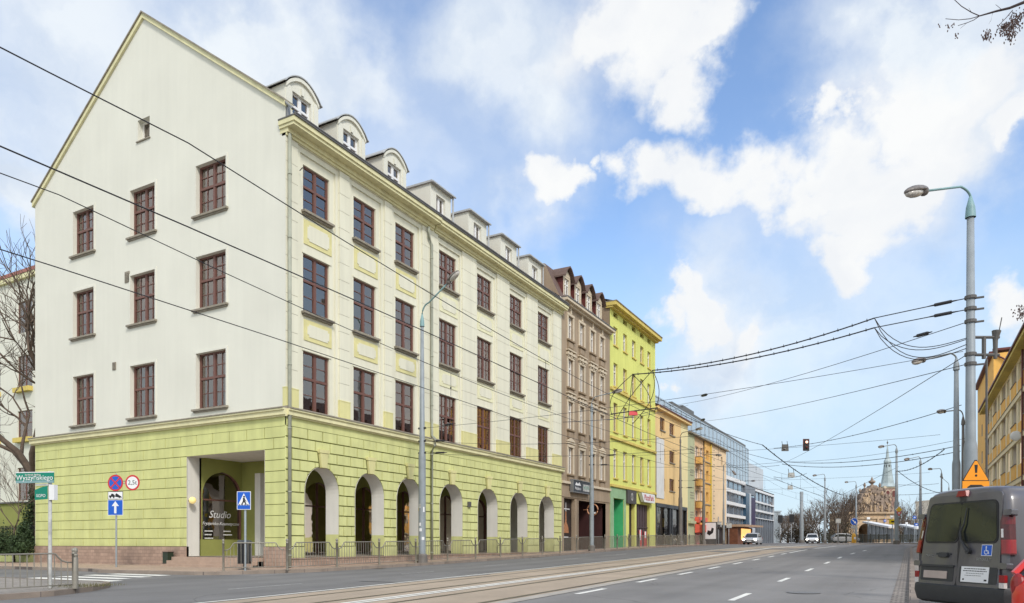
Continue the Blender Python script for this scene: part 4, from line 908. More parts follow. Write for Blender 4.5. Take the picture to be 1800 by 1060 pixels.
for a, b in rows:
    for u, w_ in ((82.95, 1.55), (85.2, 1.2), (87.6, 1.1)): small_window(B, None, u + w_ / 2, w_, a, b, M_wwhite, T=.98, dep=.3, ct=0)
    mb = MB(**SF).use(M_or2); mb.box(82.9, 85.0, a - .9, a - .15, -.05, .5); mb.use(M_sill); mb.box(82.85, 85.05, a - .15, a - .08, -.05, .55); mb.build('balcony', B); mb = MB(**SF).use(M_sill); mb.box(86.75, 89.7, a - .35, a - .25, 0, .1); mb.build('string_course', B)
    mb = MB(**SF).use(M_sill)
    for k in range(3): mb.box(80.3, 81.7, a + .1 + k * .3, a + .18 + k * .3, 0, .03)
    for k in range(4): mb.box(91.2, 91.7, a - .3 + k * .6, a - .2 + k * .6, 0, .03)
    mb.build('wall_slots', B)
mb = MB(**SF).use(mat('gold_trim', (.62, .44, .08), .85, .06, 2, .1, 60)); mb.box(89.5, 90.0, -.3, 12.15, 0, .12); mb.build('corner_pilaster', B)
mb = MB(**SF).use(M_sill); mb.box(Y0, Y1 + .2, 12.2, 12.36, -.3, .35); mb.build('eaves', B)
shell(SF, Y0, Y1, -1, 12.25, 12, M_pch, 'side_wall', M_mroof, B)
mb = MB(**SF).use(M_sage); mb.box(79.4, 81.8, 2.2, 2.5, 0, .3); mb.use(M_shopdark); mb.box(82.3, 89.7, -.3, 1.6, -.1, .02); mb.use(mat('pink_poster', (.55, .2, .2), .7, .4, 3, 0, 0)); mb.box(82.6, 84.6, -.3, 1.5, .02, .04); mb.box(85.3, 87, -.3, 1.5, .02, .04); mb.use(M_shopdark); mb.box(90, 98, 2.0, 2.35, -.1, .4); mb.box(90.3, 98, -.2, 1.95, -.1, .01); mb.build('shopfront', B)
S = thing('red_shop_sign', (XF + .3, 83.5, 2.4), 'bright red shop sign stepping out from the sage and orange block', 'sign')
mb = MB(**SF).use(mat('coral_sign', (.75, .13, .08), .5, .1, 3, 0, 0)); mb.box(82.2, 86.2, 2.35, 3.0, .05, .5); mb.box(82.2, 86.2, 1.2, 2.2, .05, .9, .1); mb.build('fascia', S)
# ---- glass tower behind
M_tower = mat('tower_glass', (.40, .45, .49), .15, .06, .5, 0, 0, metal=.35, spec=.8); M_mull = mat('tower_mullion', (.42, .48, .53), .4, .05, 3, 0, 0, metal=.4); M_towerg = mat('tower_end_cladding', (.50, .53, .56), .5, .06, .3, 0, 0)
XT = -36.0
def onXs(px, X): a, b, c = ray(px, 0); return b * X / a
ty0, ty1 = 95, onXs(1315, XT)
zt = ray(1315, 790).z * XT / ray(1315, 790).x
B = thing('glass_tower', (XT, ty0, 0), 'long blue glass curtain wall tower rising behind the low office block', 'building')
mb = MB(O=(XT, 0, 0), **STREET).use(M_tower)
for i, (a, b) in enumerate(zip(frange(ty0, ty1, 3.4), frange(ty0, ty1, 3.4)[1:])):
    for c, d in zip(frange(0, zt, 3.3), frange(0, zt, 3.3)[1:]): q = rnd.uniform(-.03, .03); mb.poly([(a, c, q), (b, c, -q), (b, d, q), (a, d, -q)])
mb.build('curtain_wall', B)
mb = MB(O=(XT, 0, 0), **STREET).use(M_mull)
for u in frange(ty0, ty1, 3.4): mb.box(u - .1, u + .1, 0, zt, -.1, .12)
for v in frange(0, zt, 3.3): mb.box(ty0, ty1, v - .1, v + .1, -.1, .1)
mb.build('mullion_grid', B)
mb = MB(O=(XT, 0, 0), **STREET).use(M_towerg); mb.box(ty1, ty1 + 24, 0, zt - 3, -18, -.4); mb.box(ty0, ty1, 0, zt, -18, -.5); mb.use(M_zincd); mb.box(ty0 + 30, ty1, zt, zt + 1.1, -6, -.6); mb.box(ty0 + 42, ty0 + 50, zt + 1, zt + 2.6, -6, -2); mb.build('end_block', B)
# ---- modern office block with white bands
Y0, Y1 = 98.4, 137.3
B = thing('office_block', (XF, Y0, 0), 'low modern office block with white bands and dark ribbon windows', 'building')
M_band = mat('white_cladding', (.74, .74, .74), .5, .04, .5, 0, 0); M_dg = mat('dark_office_glass', (.16, .22, .29), .08, .12, .6, 0, 0, spec=.9, metal=.3); M_gr = mat('office_grey', (.18, .2, .23), .5, .1, 1, 0, 0)
mb = MB(**SF).use(M_dg)
mb.box(Y0, 137, 2.5, 8.7, -.6, -.35); mb.build('ribbon_glazing', B)
mb = MB(**SF).use(M_band)
for z0, z1 in ((8.6, 9.1), (7.0, 7.45), (5.27, 5.7), (3.58, 4.0)): mb.box(Y0, 111.4, z0, z1, -.4, 0)
for z0, z1 in ((8.3, 8.65), (6.52, 6.8), (5.1, 5.42), (4.0, 4.12)): mb.box(119.2, Y1, z0, z1, -.4, -.02)
mb.box(Y0 - .02, Y0 + .3, 2.4, 9.1, -.4, -.01)
mb.build('white_band', B)
mb = MB(**SF).use(M_gr)
for u in frange(101.2, 110.4, 4.6): mb.box(u, u + .3, 2.5, 8.6, -.35, -.3)
for u in frange(120.5, 137, 3.3): mb.box(u, u + .5, 4.1, 8.3, -.35, -.25)
mb.box(111.4, 119.2, 7.5, 8.7, -.4, -.05); mb.box(Y0, Y1, 8.7, 8.95, -6, -.6); mb.build('glazing_piers', B)
mb = MB(**SF).use(mat('petrol_panel', (.04, .09, .15), .3, .1, 1, 0, 0)); mb.box(111.5, 114.0, 1.5, 7.5, -.4, .05); mb.use(mat('indigo_recess', (.035, .02, .07), .5, .1, 1, 0, 0)); mb.box(115.2, 119.2, 1.5, 7.1, -.4, .0); mb.use(M_towerg); mb.box(114.0, 115.2, 1.5, 7.6, -.4, .08); mb.box(115, 117.8, -.3, 2.4, -.4, .2); mb.build('entrance_bay', B)
mb = MB(**SF).use(M_shopdark); mb.box(Y0, Y1, -.4, 2.5, -2.5, -2); mb.box(Y0, Y0 + .5, -.4, 2.5, -2, -.2); mb.use(M_gr)
for u in frange(119.5, 137, 2.3): mb.box(u, u + .5, -.2, 4.0, -.6, -.1)
mb.build('ground_floor', B)
shell(SF, Y0, Y1, -.5, 8.8, 12, M_towerg, 'side_wall', M_zincd, B)
# cafe with a lit awning at its foot
B = thing('kiosk_cafe', (XF + .3, 99, -.1), 'low timber cafe front glowing warm orange under the white banded office block', 'kiosk')
mb = MB(**SF).use(mat('cafe_timber', (.16, .06, .03), .7, .2, 3, .1, 30)); mb.box(98.8, 109, -.15, 2.2, .1, 1.4); mb.build('front', B)
mb = MB(**SF).use(mat('awning_canvas', (.40, .27, .18), .8, .15, 2, .1, 30)); mb.prism([(98.6, 2.2), (112, 2.35), (112, 2.6), (98.6, 2.5)], .1, 2.4); mb.build('awning', B)
mb = MB(**SF).use(mat('warm_lit_window', (.7, .35, .1), .5, .6, 2.5, 0, 0, emit=((1, .52, .16), 1.0))); mb.box(101, 107.5, .5, 2.0, 1.4, 1.44); mb.build('lit_window', B)
S = thing('poster_stand', (-20.3, 84, g(84)), 'free standing glazed poster case with a white poster at the pavement edge', 'poster case')
mb = MB((-20.4, 0, g(84)), **GABLE).use(M_zincd); mb.fr((-20.9, 84, g(84)), **GABLE); mb.box(0, 1.5, 0, .5, -.1, .1); mb.box(-.05, 1.55, .5, 2.55, -.1, .08); mb.build('frame', S)
mb = MB((-20.9, 84, g(84)), **GABLE).use(M_signw); mb.box(.08, 1.42, .6, 2.45, .08, .1); mb.use(M_blk); mb.prism([(.4, 1.2), (.7, 1.0), (1.1, 1.3), (1.2, 1.8), (.95, 1.9), (.85, 1.5), (.5, 1.6)], .1, .105); mb.build('poster', S)

# ================================================================ RIGHT-HAND BUILDINGS
XR = 6.3
B = thing('orange_loggia_block', (XR, 81, g(80)), 'long orange and cream apartment block with rows of loggias along the right side', 'building')
M_or = mat('orange_facade', (.88, .50, .13), .9, .05, .8, .25, 70, streak=.07); M_crr = mat('cream_frame', (.84, .71, .46), .9, .05, .8, .2, 60, streak=.1); M_lg = mat('loggia_wall', (.76, .66, .54), .9, .06, 1, .2, 60)
RF = dict(O=(XR, 0, 0), **RIGHT)
RY0, RY1 = 36.0, 81.6
mb = MB(**RF).use(M_crr)
fl = [-1.0, 1.35, 4.12, 6.9, 9.68, 12.2]
per = 6.4
u = -RY1; k = 0; cells = []
while u < -RY0:
    cells.append((u + .35, u + 2.9, 'big')); cells.append((u + 3.9, u + 5.4, 'win')); u += per
hs = []
for a, b, t in cells:
    for f0, f1 in zip(fl, fl[1:]):
        if t == 'big': hs.append((a, b, f0 + .35, f1 - .1))
        else: hs.append((a, b, f0 + 1.1, f1 - .25))
mb.holes(-RY1, -RY0, -1.2, 12.2, 0, hs, .1, M_crr)
for f in fl[1:-1]: mb.box(-RY1, -RY0, f - .16, f + .14, 0, .10)
mb.use(M_sill)
for f in fl[1:-1]: mb.box(-RY1, -RY0, f + .14, f + .17, 0, .14)
mb.build('facade_frame', B)
mb = MB(**RF)
for a, b, t in cells:
    for f0, f1 in zip(fl, fl[1:]):
        if t == 'big':
            mb.use(M_lg); mb.poly([(a, f0, -1.3), (b, f0, -1.3), (b, f1, -1.3), (a, f1, -1.3)]); mb.poly([(b, f0, -.1), (b, f0, -1.3), (b, f1, -1.3), (b, f1, -.1)]); mb.poly([(a, f0, -.1), (a, f0, -1.3), (a, f1, -1.3), (a, f1, -.1)]); mb.poly([(a, f1 - .1, -.1), (a, f1 - .1, -1.3), (b, f1 - .1, -1.3), (b, f1 - .1, -.1)])
            mb.use(M_wood if (int(a * 3) + int(f0)) % 2 else M_dg); mb.box(a + .5, a + 1.5, f0 + 1.0, f1 - .35, -1.3, -1.25)
        else: mb.use(M_dg); mb.poly([(a, f0, -.3), (b, f0, -.3), (b, f1, -.3), (a, f1, -.3)])
mb.build('loggia_interior', B)
for a, b, t in cells:
    for f0, f1 in zip(fl, fl[1:]):
        mb = MB(**RF)
        if t == 'big': mb.use(M_or); mb.box(a, b, f0 + .15, f0 + 1.2, .0, .05); mb.use(M_sill); mb.box(a - .05, b + .05, f0 + 1.2, f0 + 1.26, -.02, .1); mb.build('loggia_parapet', B)
        else:
            mb.use(M_or); mb.box(a, b, f0 + .2, f0 + 1.06, 0, .03); mb.use(M_wwhite); mb.box((a + b) / 2 - .04, (a + b) / 2 + .04, f0 + 1.1, f1 - .25, -.28, -.2); mb.box(a, b, f0 + 1.1, f0 + 1.18, -.28, -.2); mb.box(a, b, f1 - .33, f1 - .25, -.28, -.2); mb.build('window', B)
for u in (-55.5, -79.5): 
    mb = MB(**RF).use(M_maroon); p = Vector((XR - .1, -u, 0)); mb.tube([p + Vector((0, 0, 12.2)), p + Vector((0, 0, -1))], .07, 8); mb.build('downpipe', B)
mb = MB(**RF).use(M_ochre); mb.box(-RY1 - .2, -RY0, 12.2, 12.42, -.6, .55); mb.use(M_maroon); mb.box(-RY1 - .25, -RY0, 12.42, 12.55, -.6, .66); mb.build('eaves', B)
mb = MB(**RF).use(M_or); mb.poly([(-RY1, -1.2, 0), (-RY1, -1.2, -12), (-RY1, 12.2, -12), (-RY1, 12.2, 0)]); mb.poly([(-RY0, -1.2, 0), (-RY0, -1.2, -12), (-RY0, 12.2, -12), (-RY0, 12.2, 0)]); mb.use(M_mroof); mb.poly([(-RY1, 12.5, .4), (-RY0, 12.5, .4), (-RY0, 15.2, -6), (-RY1, 15.2, -6)]); mb.build('roof_and_ends', B)
def dish(p, r, parent, nm='satellite_dish'):
    mb = MB().use(M_signw); mb.ell(p, r, .08, r, n=14, m=6); mb.use(M_zincd); mb.tube([Vector(p), Vector(p) + Vector((.35, .3, -.1))], .02, 5); return mb.build(nm, parent, smooth=True)
dish((XR - .35, 56.4, 6.9), .32, B)
# gabled house beyond it
def rx(px, d): return ray(px, 0) * d
B = thing('orange_gabled_house', (7.5, 88, g(90)), 'orange rendered house with brown gutter showing beyond the loggia block', 'building')
p0 = cw(.6549 * 72, 72); YG = 88.0
XG = ray(1722, 0).x * YG / ray(1722, 0).y
XG1 = XG + 9
tz = lambda px, py, Y: ray(px, py).z * Y / ray(px, py).y
zc = ray(1745, 622).z * YG / ray(1745, 622).y
mb = MB(O=(0, YG, 0), **GABLE).use(M_or)
sxl = ray(1725, 690).x * 105 / ray(1725, 690).y
mb.poly([(XG + 1.2, -1, 0), (XG1, -1, 0), (XG1, zc + .3, 0), (XG + 1.2, zc, 0)])
mb.fr((XG + 1.2, 0, 0), **RIGHT); mb.holes(-YG - 20, -YG, -1, zc, 0, [(-YG - a - 1, -YG - a, z_, z_ + 1.4) for a in (3, 8, 13) for z_ in (6, 9.4, 12.6)], .2, M_dg); mb.build('wall', B)
mb = MB().use(M_maroon); mb.box(XG + .8, XG + 1.25, YG - .1, YG + 20, zc, zc + .25); mb.box(XG + 1.1, XG1, YG - .15, YG + .1, zc + .28, zc + .5); mb.tube([(XG + 1.15, YG - .1, zc), (XG + 2.0, YG - .15, zc - .6), (XG + 2.2, YG - .15, zc - .8), (XG + 2.2, YG - .15, -1)], .09, 6); mb.build('gutter', B)
mb = MB().use(M_mroof); mb.poly([(XG + .9, YG, zc + .25), (XG1, YG, zc + .6), (XG1, YG + 20, zc + .6), (XG + .9, YG + 20, zc + .25)]); mb.poly([(XG + 1.2, YG + 20, -1), (XG1, YG + 20, -1), (XG1, YG + 20, zc), (XG + 1.2, YG + 20, zc)]); mb.build('roof', B)
# ================================================================ BARRIERS
def fence_panel_local(L_=2.55, shoulder=True):
    root = bpy.data.objects.new('pedestrian_barrier', None); col.objects.link(root)
    mb = MB(); H = 1.0; s = .42
    pts = [(.06, 0, .74), (.16, 0, .75), (.27, 0, .80), (.35, 0, .90), (.40, 0, .98), (.46, 0, H), (L_ - .46, 0, H), (L_ - .40, 0, .98), (L_ - .35, 0, .90), (L_ - .27, 0, .80), (L_ - .16, 0, .75), (L_ - .06, 0, .74)]
    mb.tube(pts, .021, 7); mb.tube([(.05, 0, .12), (L_ - .05, 0, .12)], .017, 6); mb.build('rail', root, M_steel, True)
    mb = MB(); n = 18
    for i in range(1, n):
        x = L_ * i / n; z = H if .46 < x < L_ - .46 else (.75 + .25 * (min(x, L_ - x) / .46) ** 3)
        mb.box(x - .008, x + .008, -.008, .008, .12, z)
    mb.build('bars', root, M_steel)
    mb = MB(); mb.lathe((0, 0, 0), [(.045, 0), (.045, .98), (.055, .985), (.055, 1.0), (.03, 1.02), (.045, 1.05), (.052, 1.09), (.04, 1.13), (.0, 1.15)], 10); mb.build('post', root, M_steel, True)
    return root
FP = fence_panel_local(); used_fp = [False]
def put_panel(a, b, label, group, dz=0):
    a = Vector(a); b = Vector(b); o = FP if not used_fp[0] else dup(FP); used_fp[0] = True
    za, zb = g(a.y) + dz, g(b.y) + dz
    o.location = (a.x, a.y, za); d = (b - a); o.rotation_euler = (0, -math.atan2(zb - za, d.length), math.atan2(d.y, d.x)); o.scale = (d.length / 2.55, 1, 1)
    tag(o, label, 'barrier', group); return o
put_panel((-21.5, 17.75), (-20.02, 19.28), 'steel barrier panel beside the litter bin at the street corner', 'barriers along the left kerb')
ORD = ['first', 'second', 'third', 'fourth', 'fifth', 'sixth', 'seventh', 'eighth', 'ninth', 'tenth', 'eleventh', 'twelfth', 'thirteenth', 'fourteenth', 'fifteenth']
segc = {}
def seg_label(y):
    s_ = 'last arcade arches' if y < 44 else 'brown tenement' if y < 55 else 'lime tenement' if y < 67 else 'apricot house' if y < 79 else 'sage and orange block'
    segc[s_] = segc.get(s_, 0) + 1; return '%s barrier panel from the left before the %s' % (ORD[segc[s_] - 1], s_)
y = 19.28; k = 0; near = ['steel barrier panel in front of the corner pier and first arcade arch', 'steel barrier panel in front of the second arcade arch', 'steel barrier panel just left of the tall lamp post', 'steel barrier panel just right of the tall lamp post', 'steel barrier panel in front of the fifth arcade arch', 'steel barrier panel in front of the sixth arcade arch']
while y < 83.5:
    x0, x1 = -19.95 - max(0, y - 60) * .04, -19.95 - max(0, y + 2.6 - 60) * .04
    put_panel((x0, y), (x1, y + 2.62), near[k] if k < len(near) else seg_label(y), 'barriers along the left kerb'); y += 2.62; k += 1
# heavier rusty barrier on the near left corner
yy = 9.95
for k, lab in enumerate(('weathered steel barrier panel with ball-topped post in the bottom left corner', 'weathered steel barrier panel entering at the left edge of the picture')):
    o = put_panel((-17.15, yy), (-17.2, yy - 2.62), lab, 'barriers on the near left corner', -.0); o.scale.z = .83; yy -= 2.62
mb = MB(); mb.lathe((0, 0, 0), [(.07, 0), (.065, .72), (.052, .76), (.062, .77), (.062, .80), (.038, .82), (.052, .85), (.062, .89), (.048, .94), (.0, .97)], 14)
o = mb.build('barrier_post', None, M_steel, True); o.location = (-17.15, 9.97, g(9.9)); tag(o, 'stout ball-topped steel post ending the near left barrier', 'post')
# central island fence, dark
M_fdark = mat('dark_fence_paint', (.05, .05, .035), .6, .2, 3, 0, 0)
FI = None
for k in range(13):
    a = pt(1445 + k * 14.2, 956, 100 + 1.1 * k); b = pt(1445 + (k + 1) * 14.2, 956, 101.1 + 1.1 * k)
    a.z = g(a.y); b.z = g(b.y)
    if FI is None:
        root = bpy.data.objects.new('island_railing', None); col.objects.link(root); L0 = (b - a).length
        mb = MB(); mb.box(0, L0, -.03, .03, 1.12, 1.2); mb.box(0, L0, -.03, .03, .1, .16)
        for q in range(1, 12): mb.box(L0 * q / 12 - .02, L0 * q / 12 + .02, -.02, .02, .16, 1.12)
        mb.build('railing_grid', root, M_fdark); mb = MB(); mb.box(-.06, .06, -.06, .06, 0, 1.3); mb.build('post', root, M_fdark); FI = root; o = root
    else: o = dup(FI)
    o.location = a; d = b - a; o.rotation_euler = (0, 0, math.atan2(d.y, d.x)); tag(o, '%s dark railing panel from the left on the distant traffic island' % ORD[k], 'railing', 'railings on the traffic island')
# ================================================================ STREET LAMPS
def lamp(px, d, ztop, hpx, hpy, label, r0=.13, r1=.06, teal=False, m=None, hd=1.0, base=True, x=None, y=None, group='street lamps', arm_n=8, armr=.035, head=True, sleeve=.45):
    """post standing under the column seen at px, its arm reaching out towards the carriageway"""
    p = pt(px, HOR, d); p.z = 0
    if x is not None: p.x, p.y = x, y
    gz = g(p.y) - (.04 if p.x > 0 else 0); p.z = gz
    m = m or M_pole
    t = thing('street_lamp', tuple(p), label, 'street lamp', group=group)
    hs_ = (ztop - gz) * sleeve
    mb = MB(); P = lambda z: (0, 0, z); b = MB(); H = ztop - gz
    mb.lathe((0, 0, 0), [(r0, 0), (r0, hs_), (r0 * .93, hs_ + .12), (r0 * .78, hs_ + .25), (r1, H)], 16)
    o = mb.build('pole', t, m, True, world=False)
    if base:
        mb = MB(); mb.lathe((0, 0, 0), [(r0 * 1.5, 0), (r0 * 1.5, .35), (r0 * 1.05, .42)], 12); mb.build('base', t, M_poleb, world=False)
    if not head: return t
    h = pt(hpx, hpy, d * hd) - p
    hdir = Vector((h.x, h.y, 0)).normalized(); reach = Vector((h.x, h.y, 0)).length
    top = H; hh = h.z
    mb = MB().use(M_teal if teal else m)
    mb.lathe((0, 0, 0), [(r1 * 1.5, top - .02), (r1 * 1.25, top + .25), (armr, top + .55)], 12)
    pts = [Vector((0, 0, top + .5))]
    rise = hh - top
    for k in range(arm_n + 1):
        tt = k / arm_n; a = tt * math.pi / 2
        cx = .42; pts.append(hdir * (cx * (1 - math.cos(a))) + Vector((0, 0, top + .5 + min(.5, max(.2, rise * .55)) * math.sin(a))))
    e = hdir * (reach - .3) + Vector((0, 0, hh - .02)); pts.append(e)
    mb.tube(pts, armr, 8); mb.build('arm', t, smooth=True, world=False)
    dr = (e - pts[-2]).normalized(); ang = math.atan2(dr.z, math.hypot(dr.x, dr.y)); rot = Matrix.Rotation(math.atan2(hdir.y, hdir.x), 3, 'Z') @ Matrix.Rotation(-ang, 3, 'Y')
    c = e + dr * .32
    mb = MB().use(M_lamp); mb.ell(c + rot @ Vector((0, 0, .03)), .42, .17, .13, rot, 14, 8, zmin=-.15); q = rot
    mb.ell(e + dr * .02, .13, .12, .12, rot, 10, 6); o = mb.build('lamp_head', t, smooth=True, world=False)
    l2 = MB(); l2.ell(c + dr * .08, .33, .14, .13, rot, 12, 6, zmax=.1); l2.build('lens', o, M_lens, True, world=False)
    return t
def on_line(px, X):  # depth along the view of a post standing on the line x = X
    r = ray(px, 0); return X / r.x
lamp(742, on_line(742, -19.9), 10.1, 797, 493, 'tall grey street lamp with teal arm standing before the arcade, posters at its foot', .17, .075, True, hd=.965)
lamp(1040, on_line(1040, -19.9), 9.4, 1085, 688, 'grey street lamp in front of the brown tenement passage', .16, .08, hd=.97)
lamp(1196, on_line(1196, -20.6), 10.3, 1229, 754, 'brown grey street lamp in front of the apricot house', .2, .07, m=M_poleb, hd=.975)
lamp(1237, on_line(1237, -20.4), 9.2, 1263, 799, 'street lamp in front of the sage and orange block', .18, .08, m=M_poleb, hd=.98)
lamp(1272, on_line(1272, -20.0), 9.0, 1291, 828, 'thin street lamp standing before the peach wall end', .13, .06, hd=.98)
lamp(1307, 112, 8.6, 1324, 845, 'thin street lamp in front of the white banded office block', .12, .06, hd=.98, base=False)
lamp(1344, 128, 8.0, 1356, 883, 'far street lamp at the end of the office block', .12, .06, hd=.98, base=False)
T1 = lamp(1706, 19.0, 8.55, 1611, 330, 'very tall grey pole with teal curved arm standing behind the grey van', .16, .085, True, hd=.95, x=None, armr=.03, arm_n=10, sleeve=.36)
lamp(1681, 33.0, 7.9, 1615, 631, 'slim grey street lamp left of the very tall pole', .17, .09, hd=.97, sleeve=.5)
lamp(1693, 47, 7.7, 1655, 722, 'dark street lamp half hidden between the two near poles on the right', .15, .08, m=M_poleb, hd=.98)
lamp(1618, 76, 8.3, 1594, 806, 'street lamp on the right of the road beyond the island railing', .17, .09, hd=.985)
lamp(1576, 72, 9.0, 1549, 784, 'street lamp carrying the priority road sign by the island', .2, .09, hd=.985)
lamp(1655, 88, 8.1, 1635, 824, 'distant street lamp second to the left of the near slim lamp', .15, .08, hd=.985)
lamp(1450, 98, 8.5, 1432, 835, 'street lamp left of the old stone gate before the bare trees', .16, .08, hd=.985)
lamp(1505, 108, 8.3, 1488, 847, 'street lamp in front of the left part of the stone gate', .16, .08, hd=.985)
lamp(1668, 108, 8.0, 1655, 840, 'tiny distant street lamp close behind the slim right lamp', .14, .07, hd=.985)
lamp(1409, 104, 7.4, 0, 0, 'thick grey mast without a lamp beside the approaching lit car', .28, .24, head=False)
lamp(1556, 150, 6, 1548, 0, 'slender distant mast in front of the gate', .1, .08, head=False, base=False)
# flyers on the foot of the tall lamp post
for k in range(7):
    p = pt(742, HOR, on_line(742, -19.9)); a = rnd.uniform(-2.6, -.6); z_ = rnd.uniform(.9, 2.6)
    mb = MB(); n_ = 4; w_ = rnd.uniform(.35, .8); h_ = rnd.uniform(.12, .25)
    for i in range(n_):
        a0, a1 = a + w_ * i / n_, a + w_ * (i + 1) / n_; r = .175
        mb.poly([(p.x + r * math.cos(a0), p.y + r * math.sin(a0), g(p.y) + z_), (p.x + r * math.cos(a1), p.y + r * math.sin(a1), g(p.y) + z_), (p.x + r * math.cos(a1), p.y + r * math.sin(a1), g(p.y) + z_ + h_), (p.x + r * math.cos(a0), p.y + r * math.sin(a0), g(p.y) + z_ + h_)])
    o = mb.build('flyer', None, rnd.choice([M_pale, mat('yellow_poster', (0, 0, 0)), M_signw])); tag(o, '%s torn paper flyer pasted round the foot of the tall lamp post' % ORD[k], 'flyer', 'flyers on the tall lamp post')
# clamps and feeder terminals on the very tall pole
q = pt(1706, HOR, 19.0)
for i, (py, lab) in enumerate(((523, 0), (543, 0), (565, 0), (640, 0), (623, 0))):
    z_ = ray(1706, py).z * 19; mb = MB(); mb.lathe((0, 0, z_ - T1.location.z), [(.11, -.05), (.14, -.04), (.14, .04), (.11, .05)], 12); mb.box(.08, .3, -.03, .03, z_ - T1.location.z - .05, z_ - T1.location.z - .01); mb.build('clamp', T1, M_zincd, world=False)
mb = MB(); z0 = ray(1706, 605).z * 19 - T1.location.z
rt = Vector((CN, SN, 0)) * 1
for dz in (-.28, .18): mb.tube([Vector((0, 0, z0 + dz)), rt * .75 + Vector((0, 0, z0 + dz))], .04, 6)
mb.tube([rt * .35 + Vector((0, 0, z0 - .38)), rt * .35 + Vector((0, 0, z0 + .2))], .05, 8); mb.tube([rt * .65 + Vector((0, 0, z0 - .38)), rt * .65 + Vector((0, 0, z0 + .1)), rt * .68 + Vector((0, 0, z0 + .35))], [.045, .06, .11], 8)
mb.tube([rt * .42 + Vector((0, 0, z0 - .4)), rt * .42 + Vector((0, 0, 1.5))], .03, 6); mb.tube([rt * .75 + Vector((0, 0, z0 + .35)), rt * .82 + Vector((0, 0, z0 + .7))], .012, 4)
mb.build('switch_gear', T1, M_zincd, world=False)

# ================================================================ OVERHEAD WIRES
def cable(name, a, b, sag, r, label, n=16, cat='cable', group='overhead wires', m=None, beads=0):
    a, b = Vector(a), Vector(b); pts = [a.lerp(b, i / n) - Vector((0, 0, sag * 4 * (i / n) * (1 - i / n))) for i in range(n + 1)]
    r *= .82; mb = MB(); mb.tube(pts, r, 5); o = mb.build(name, None, m or M_cable); tag(o, label, cat, group)
    for k in range(beads):
        t = (k + .5) / beads; p = a.lerp(b, t) - Vector((0, 0, sag * 4 * t * (1 - t))); c = MB(); c.tube([p + Vector((0, 0, -r)), p + Vector((0, 0, r * 2.6))], r * .5, 5); c.tube([p + Vector((0, 0, -r * 1.3)), p + Vector((0, 0, r * .5))], r * 1.35, 5); c.build('clip', o, M_cable)
    return o, pts
def insul(p, q, t, r=.045, ln=.35):
    p, q = Vector(p), Vector(q); d = (q - p).normalized(); c = p.lerp(q, t); mb = MB()
    mb.tube([c - d * ln, c - d * ln * .6, c - d * ln * .55, c + d * ln * .55, c + d * ln * .6, c + d * ln], [r * .3, r * .5, r, r, r * .5, r * .3], 6)
    return mb
YT = 118
for tx, lab in ((-10.7, 'far'), (-7.9, 'near')):
    cp = lambda y, s: (tx * (K(y) if y > 0 else 1), y, g(y) + 5.05 + s)
    mes = []; con = []
    for a, b in zip([-14, 6, 38, 68, 96], [6, 38, 68, 96, YT]):
        pa, pb = Vector(cp(a, 1.05)), Vector(cp(b, 1.05)); n = 12
        for i in range(n): t = i / n; p = pa.lerp(pb, t); p.z -= 4 * .45 * t * (1 - t) * ((b - a) / 30) ** 2; mes.append(p)
    mes.append(Vector(cp(YT, 1.05)))
    for y in frange(-14, YT, 4): con.append(Vector(cp(y, .0)))
    mb = MB(); mb.tube(mes, .008, 5); o = mb.build('messenger_wire', None, M_cable); tag(o, 'upper carrying wire of the %s tram track' % lab, 'cable', 'tram catenary')
    mb = MB(); mb.tube(con, .009, 5); o = mb.build('contact_wire', None, M_cable); tag(o, 'lower contact wire of the %s tram track' % lab, 'cable', 'tram catenary')
    for i in range(16, len(mes) - 2, 4):
        p = mes[i]; r_ = MB(); r_.tube([p, (p.x, p.y, g(p.y) + 5.05)], .006, 4); r_.tube([(p.x, p.y, g(p.y) + 5.3), (p.x, p.y, g(p.y) + 5.24)], .02, 5); o = r_.build('dropper', None, M_cable); tag(o, '%s nearest dropper hanging between the wires of the %s tram track' % (ORD[i // 4 - 4], lab), 'cable', 'tram wire droppers')
# span wires at the left lamp posts holding the tram wires
for px, X, zs_, lab in ((742, -19.9, (5.35, 4.75, 4.2), 'tall lamp before the arcade'), (1040, -19.9, (6.2, 5.6), 'lamp before the brown tenement'), (1196, -20.6, (6.4, 5.7), 'lamp before the apricot house')):
    d = on_line(px, X); p = pt(px, HOR, d)
    for k, z_ in enumerate(zs_):
        e = Vector((-7.5 if k else 1.5, p.y + (3 if k else 0), z_ - .2 if k else 6.2))
        o, pts = cable('span_wire', (p.x, p.y, z_), e, .25, .011, ('upper', 'middle', 'lower')[k] + ' span wire fixed to the ' + lab)
        insul((p.x, p.y, z_), e, .07).build('insulator', o, M_cable)
        mb = MB(); mb.tube([(p.x - .2, p.y, z_), (p.x + .2, p.y, z_)], .05, 6); mb.build('clamp', o, M_cable)
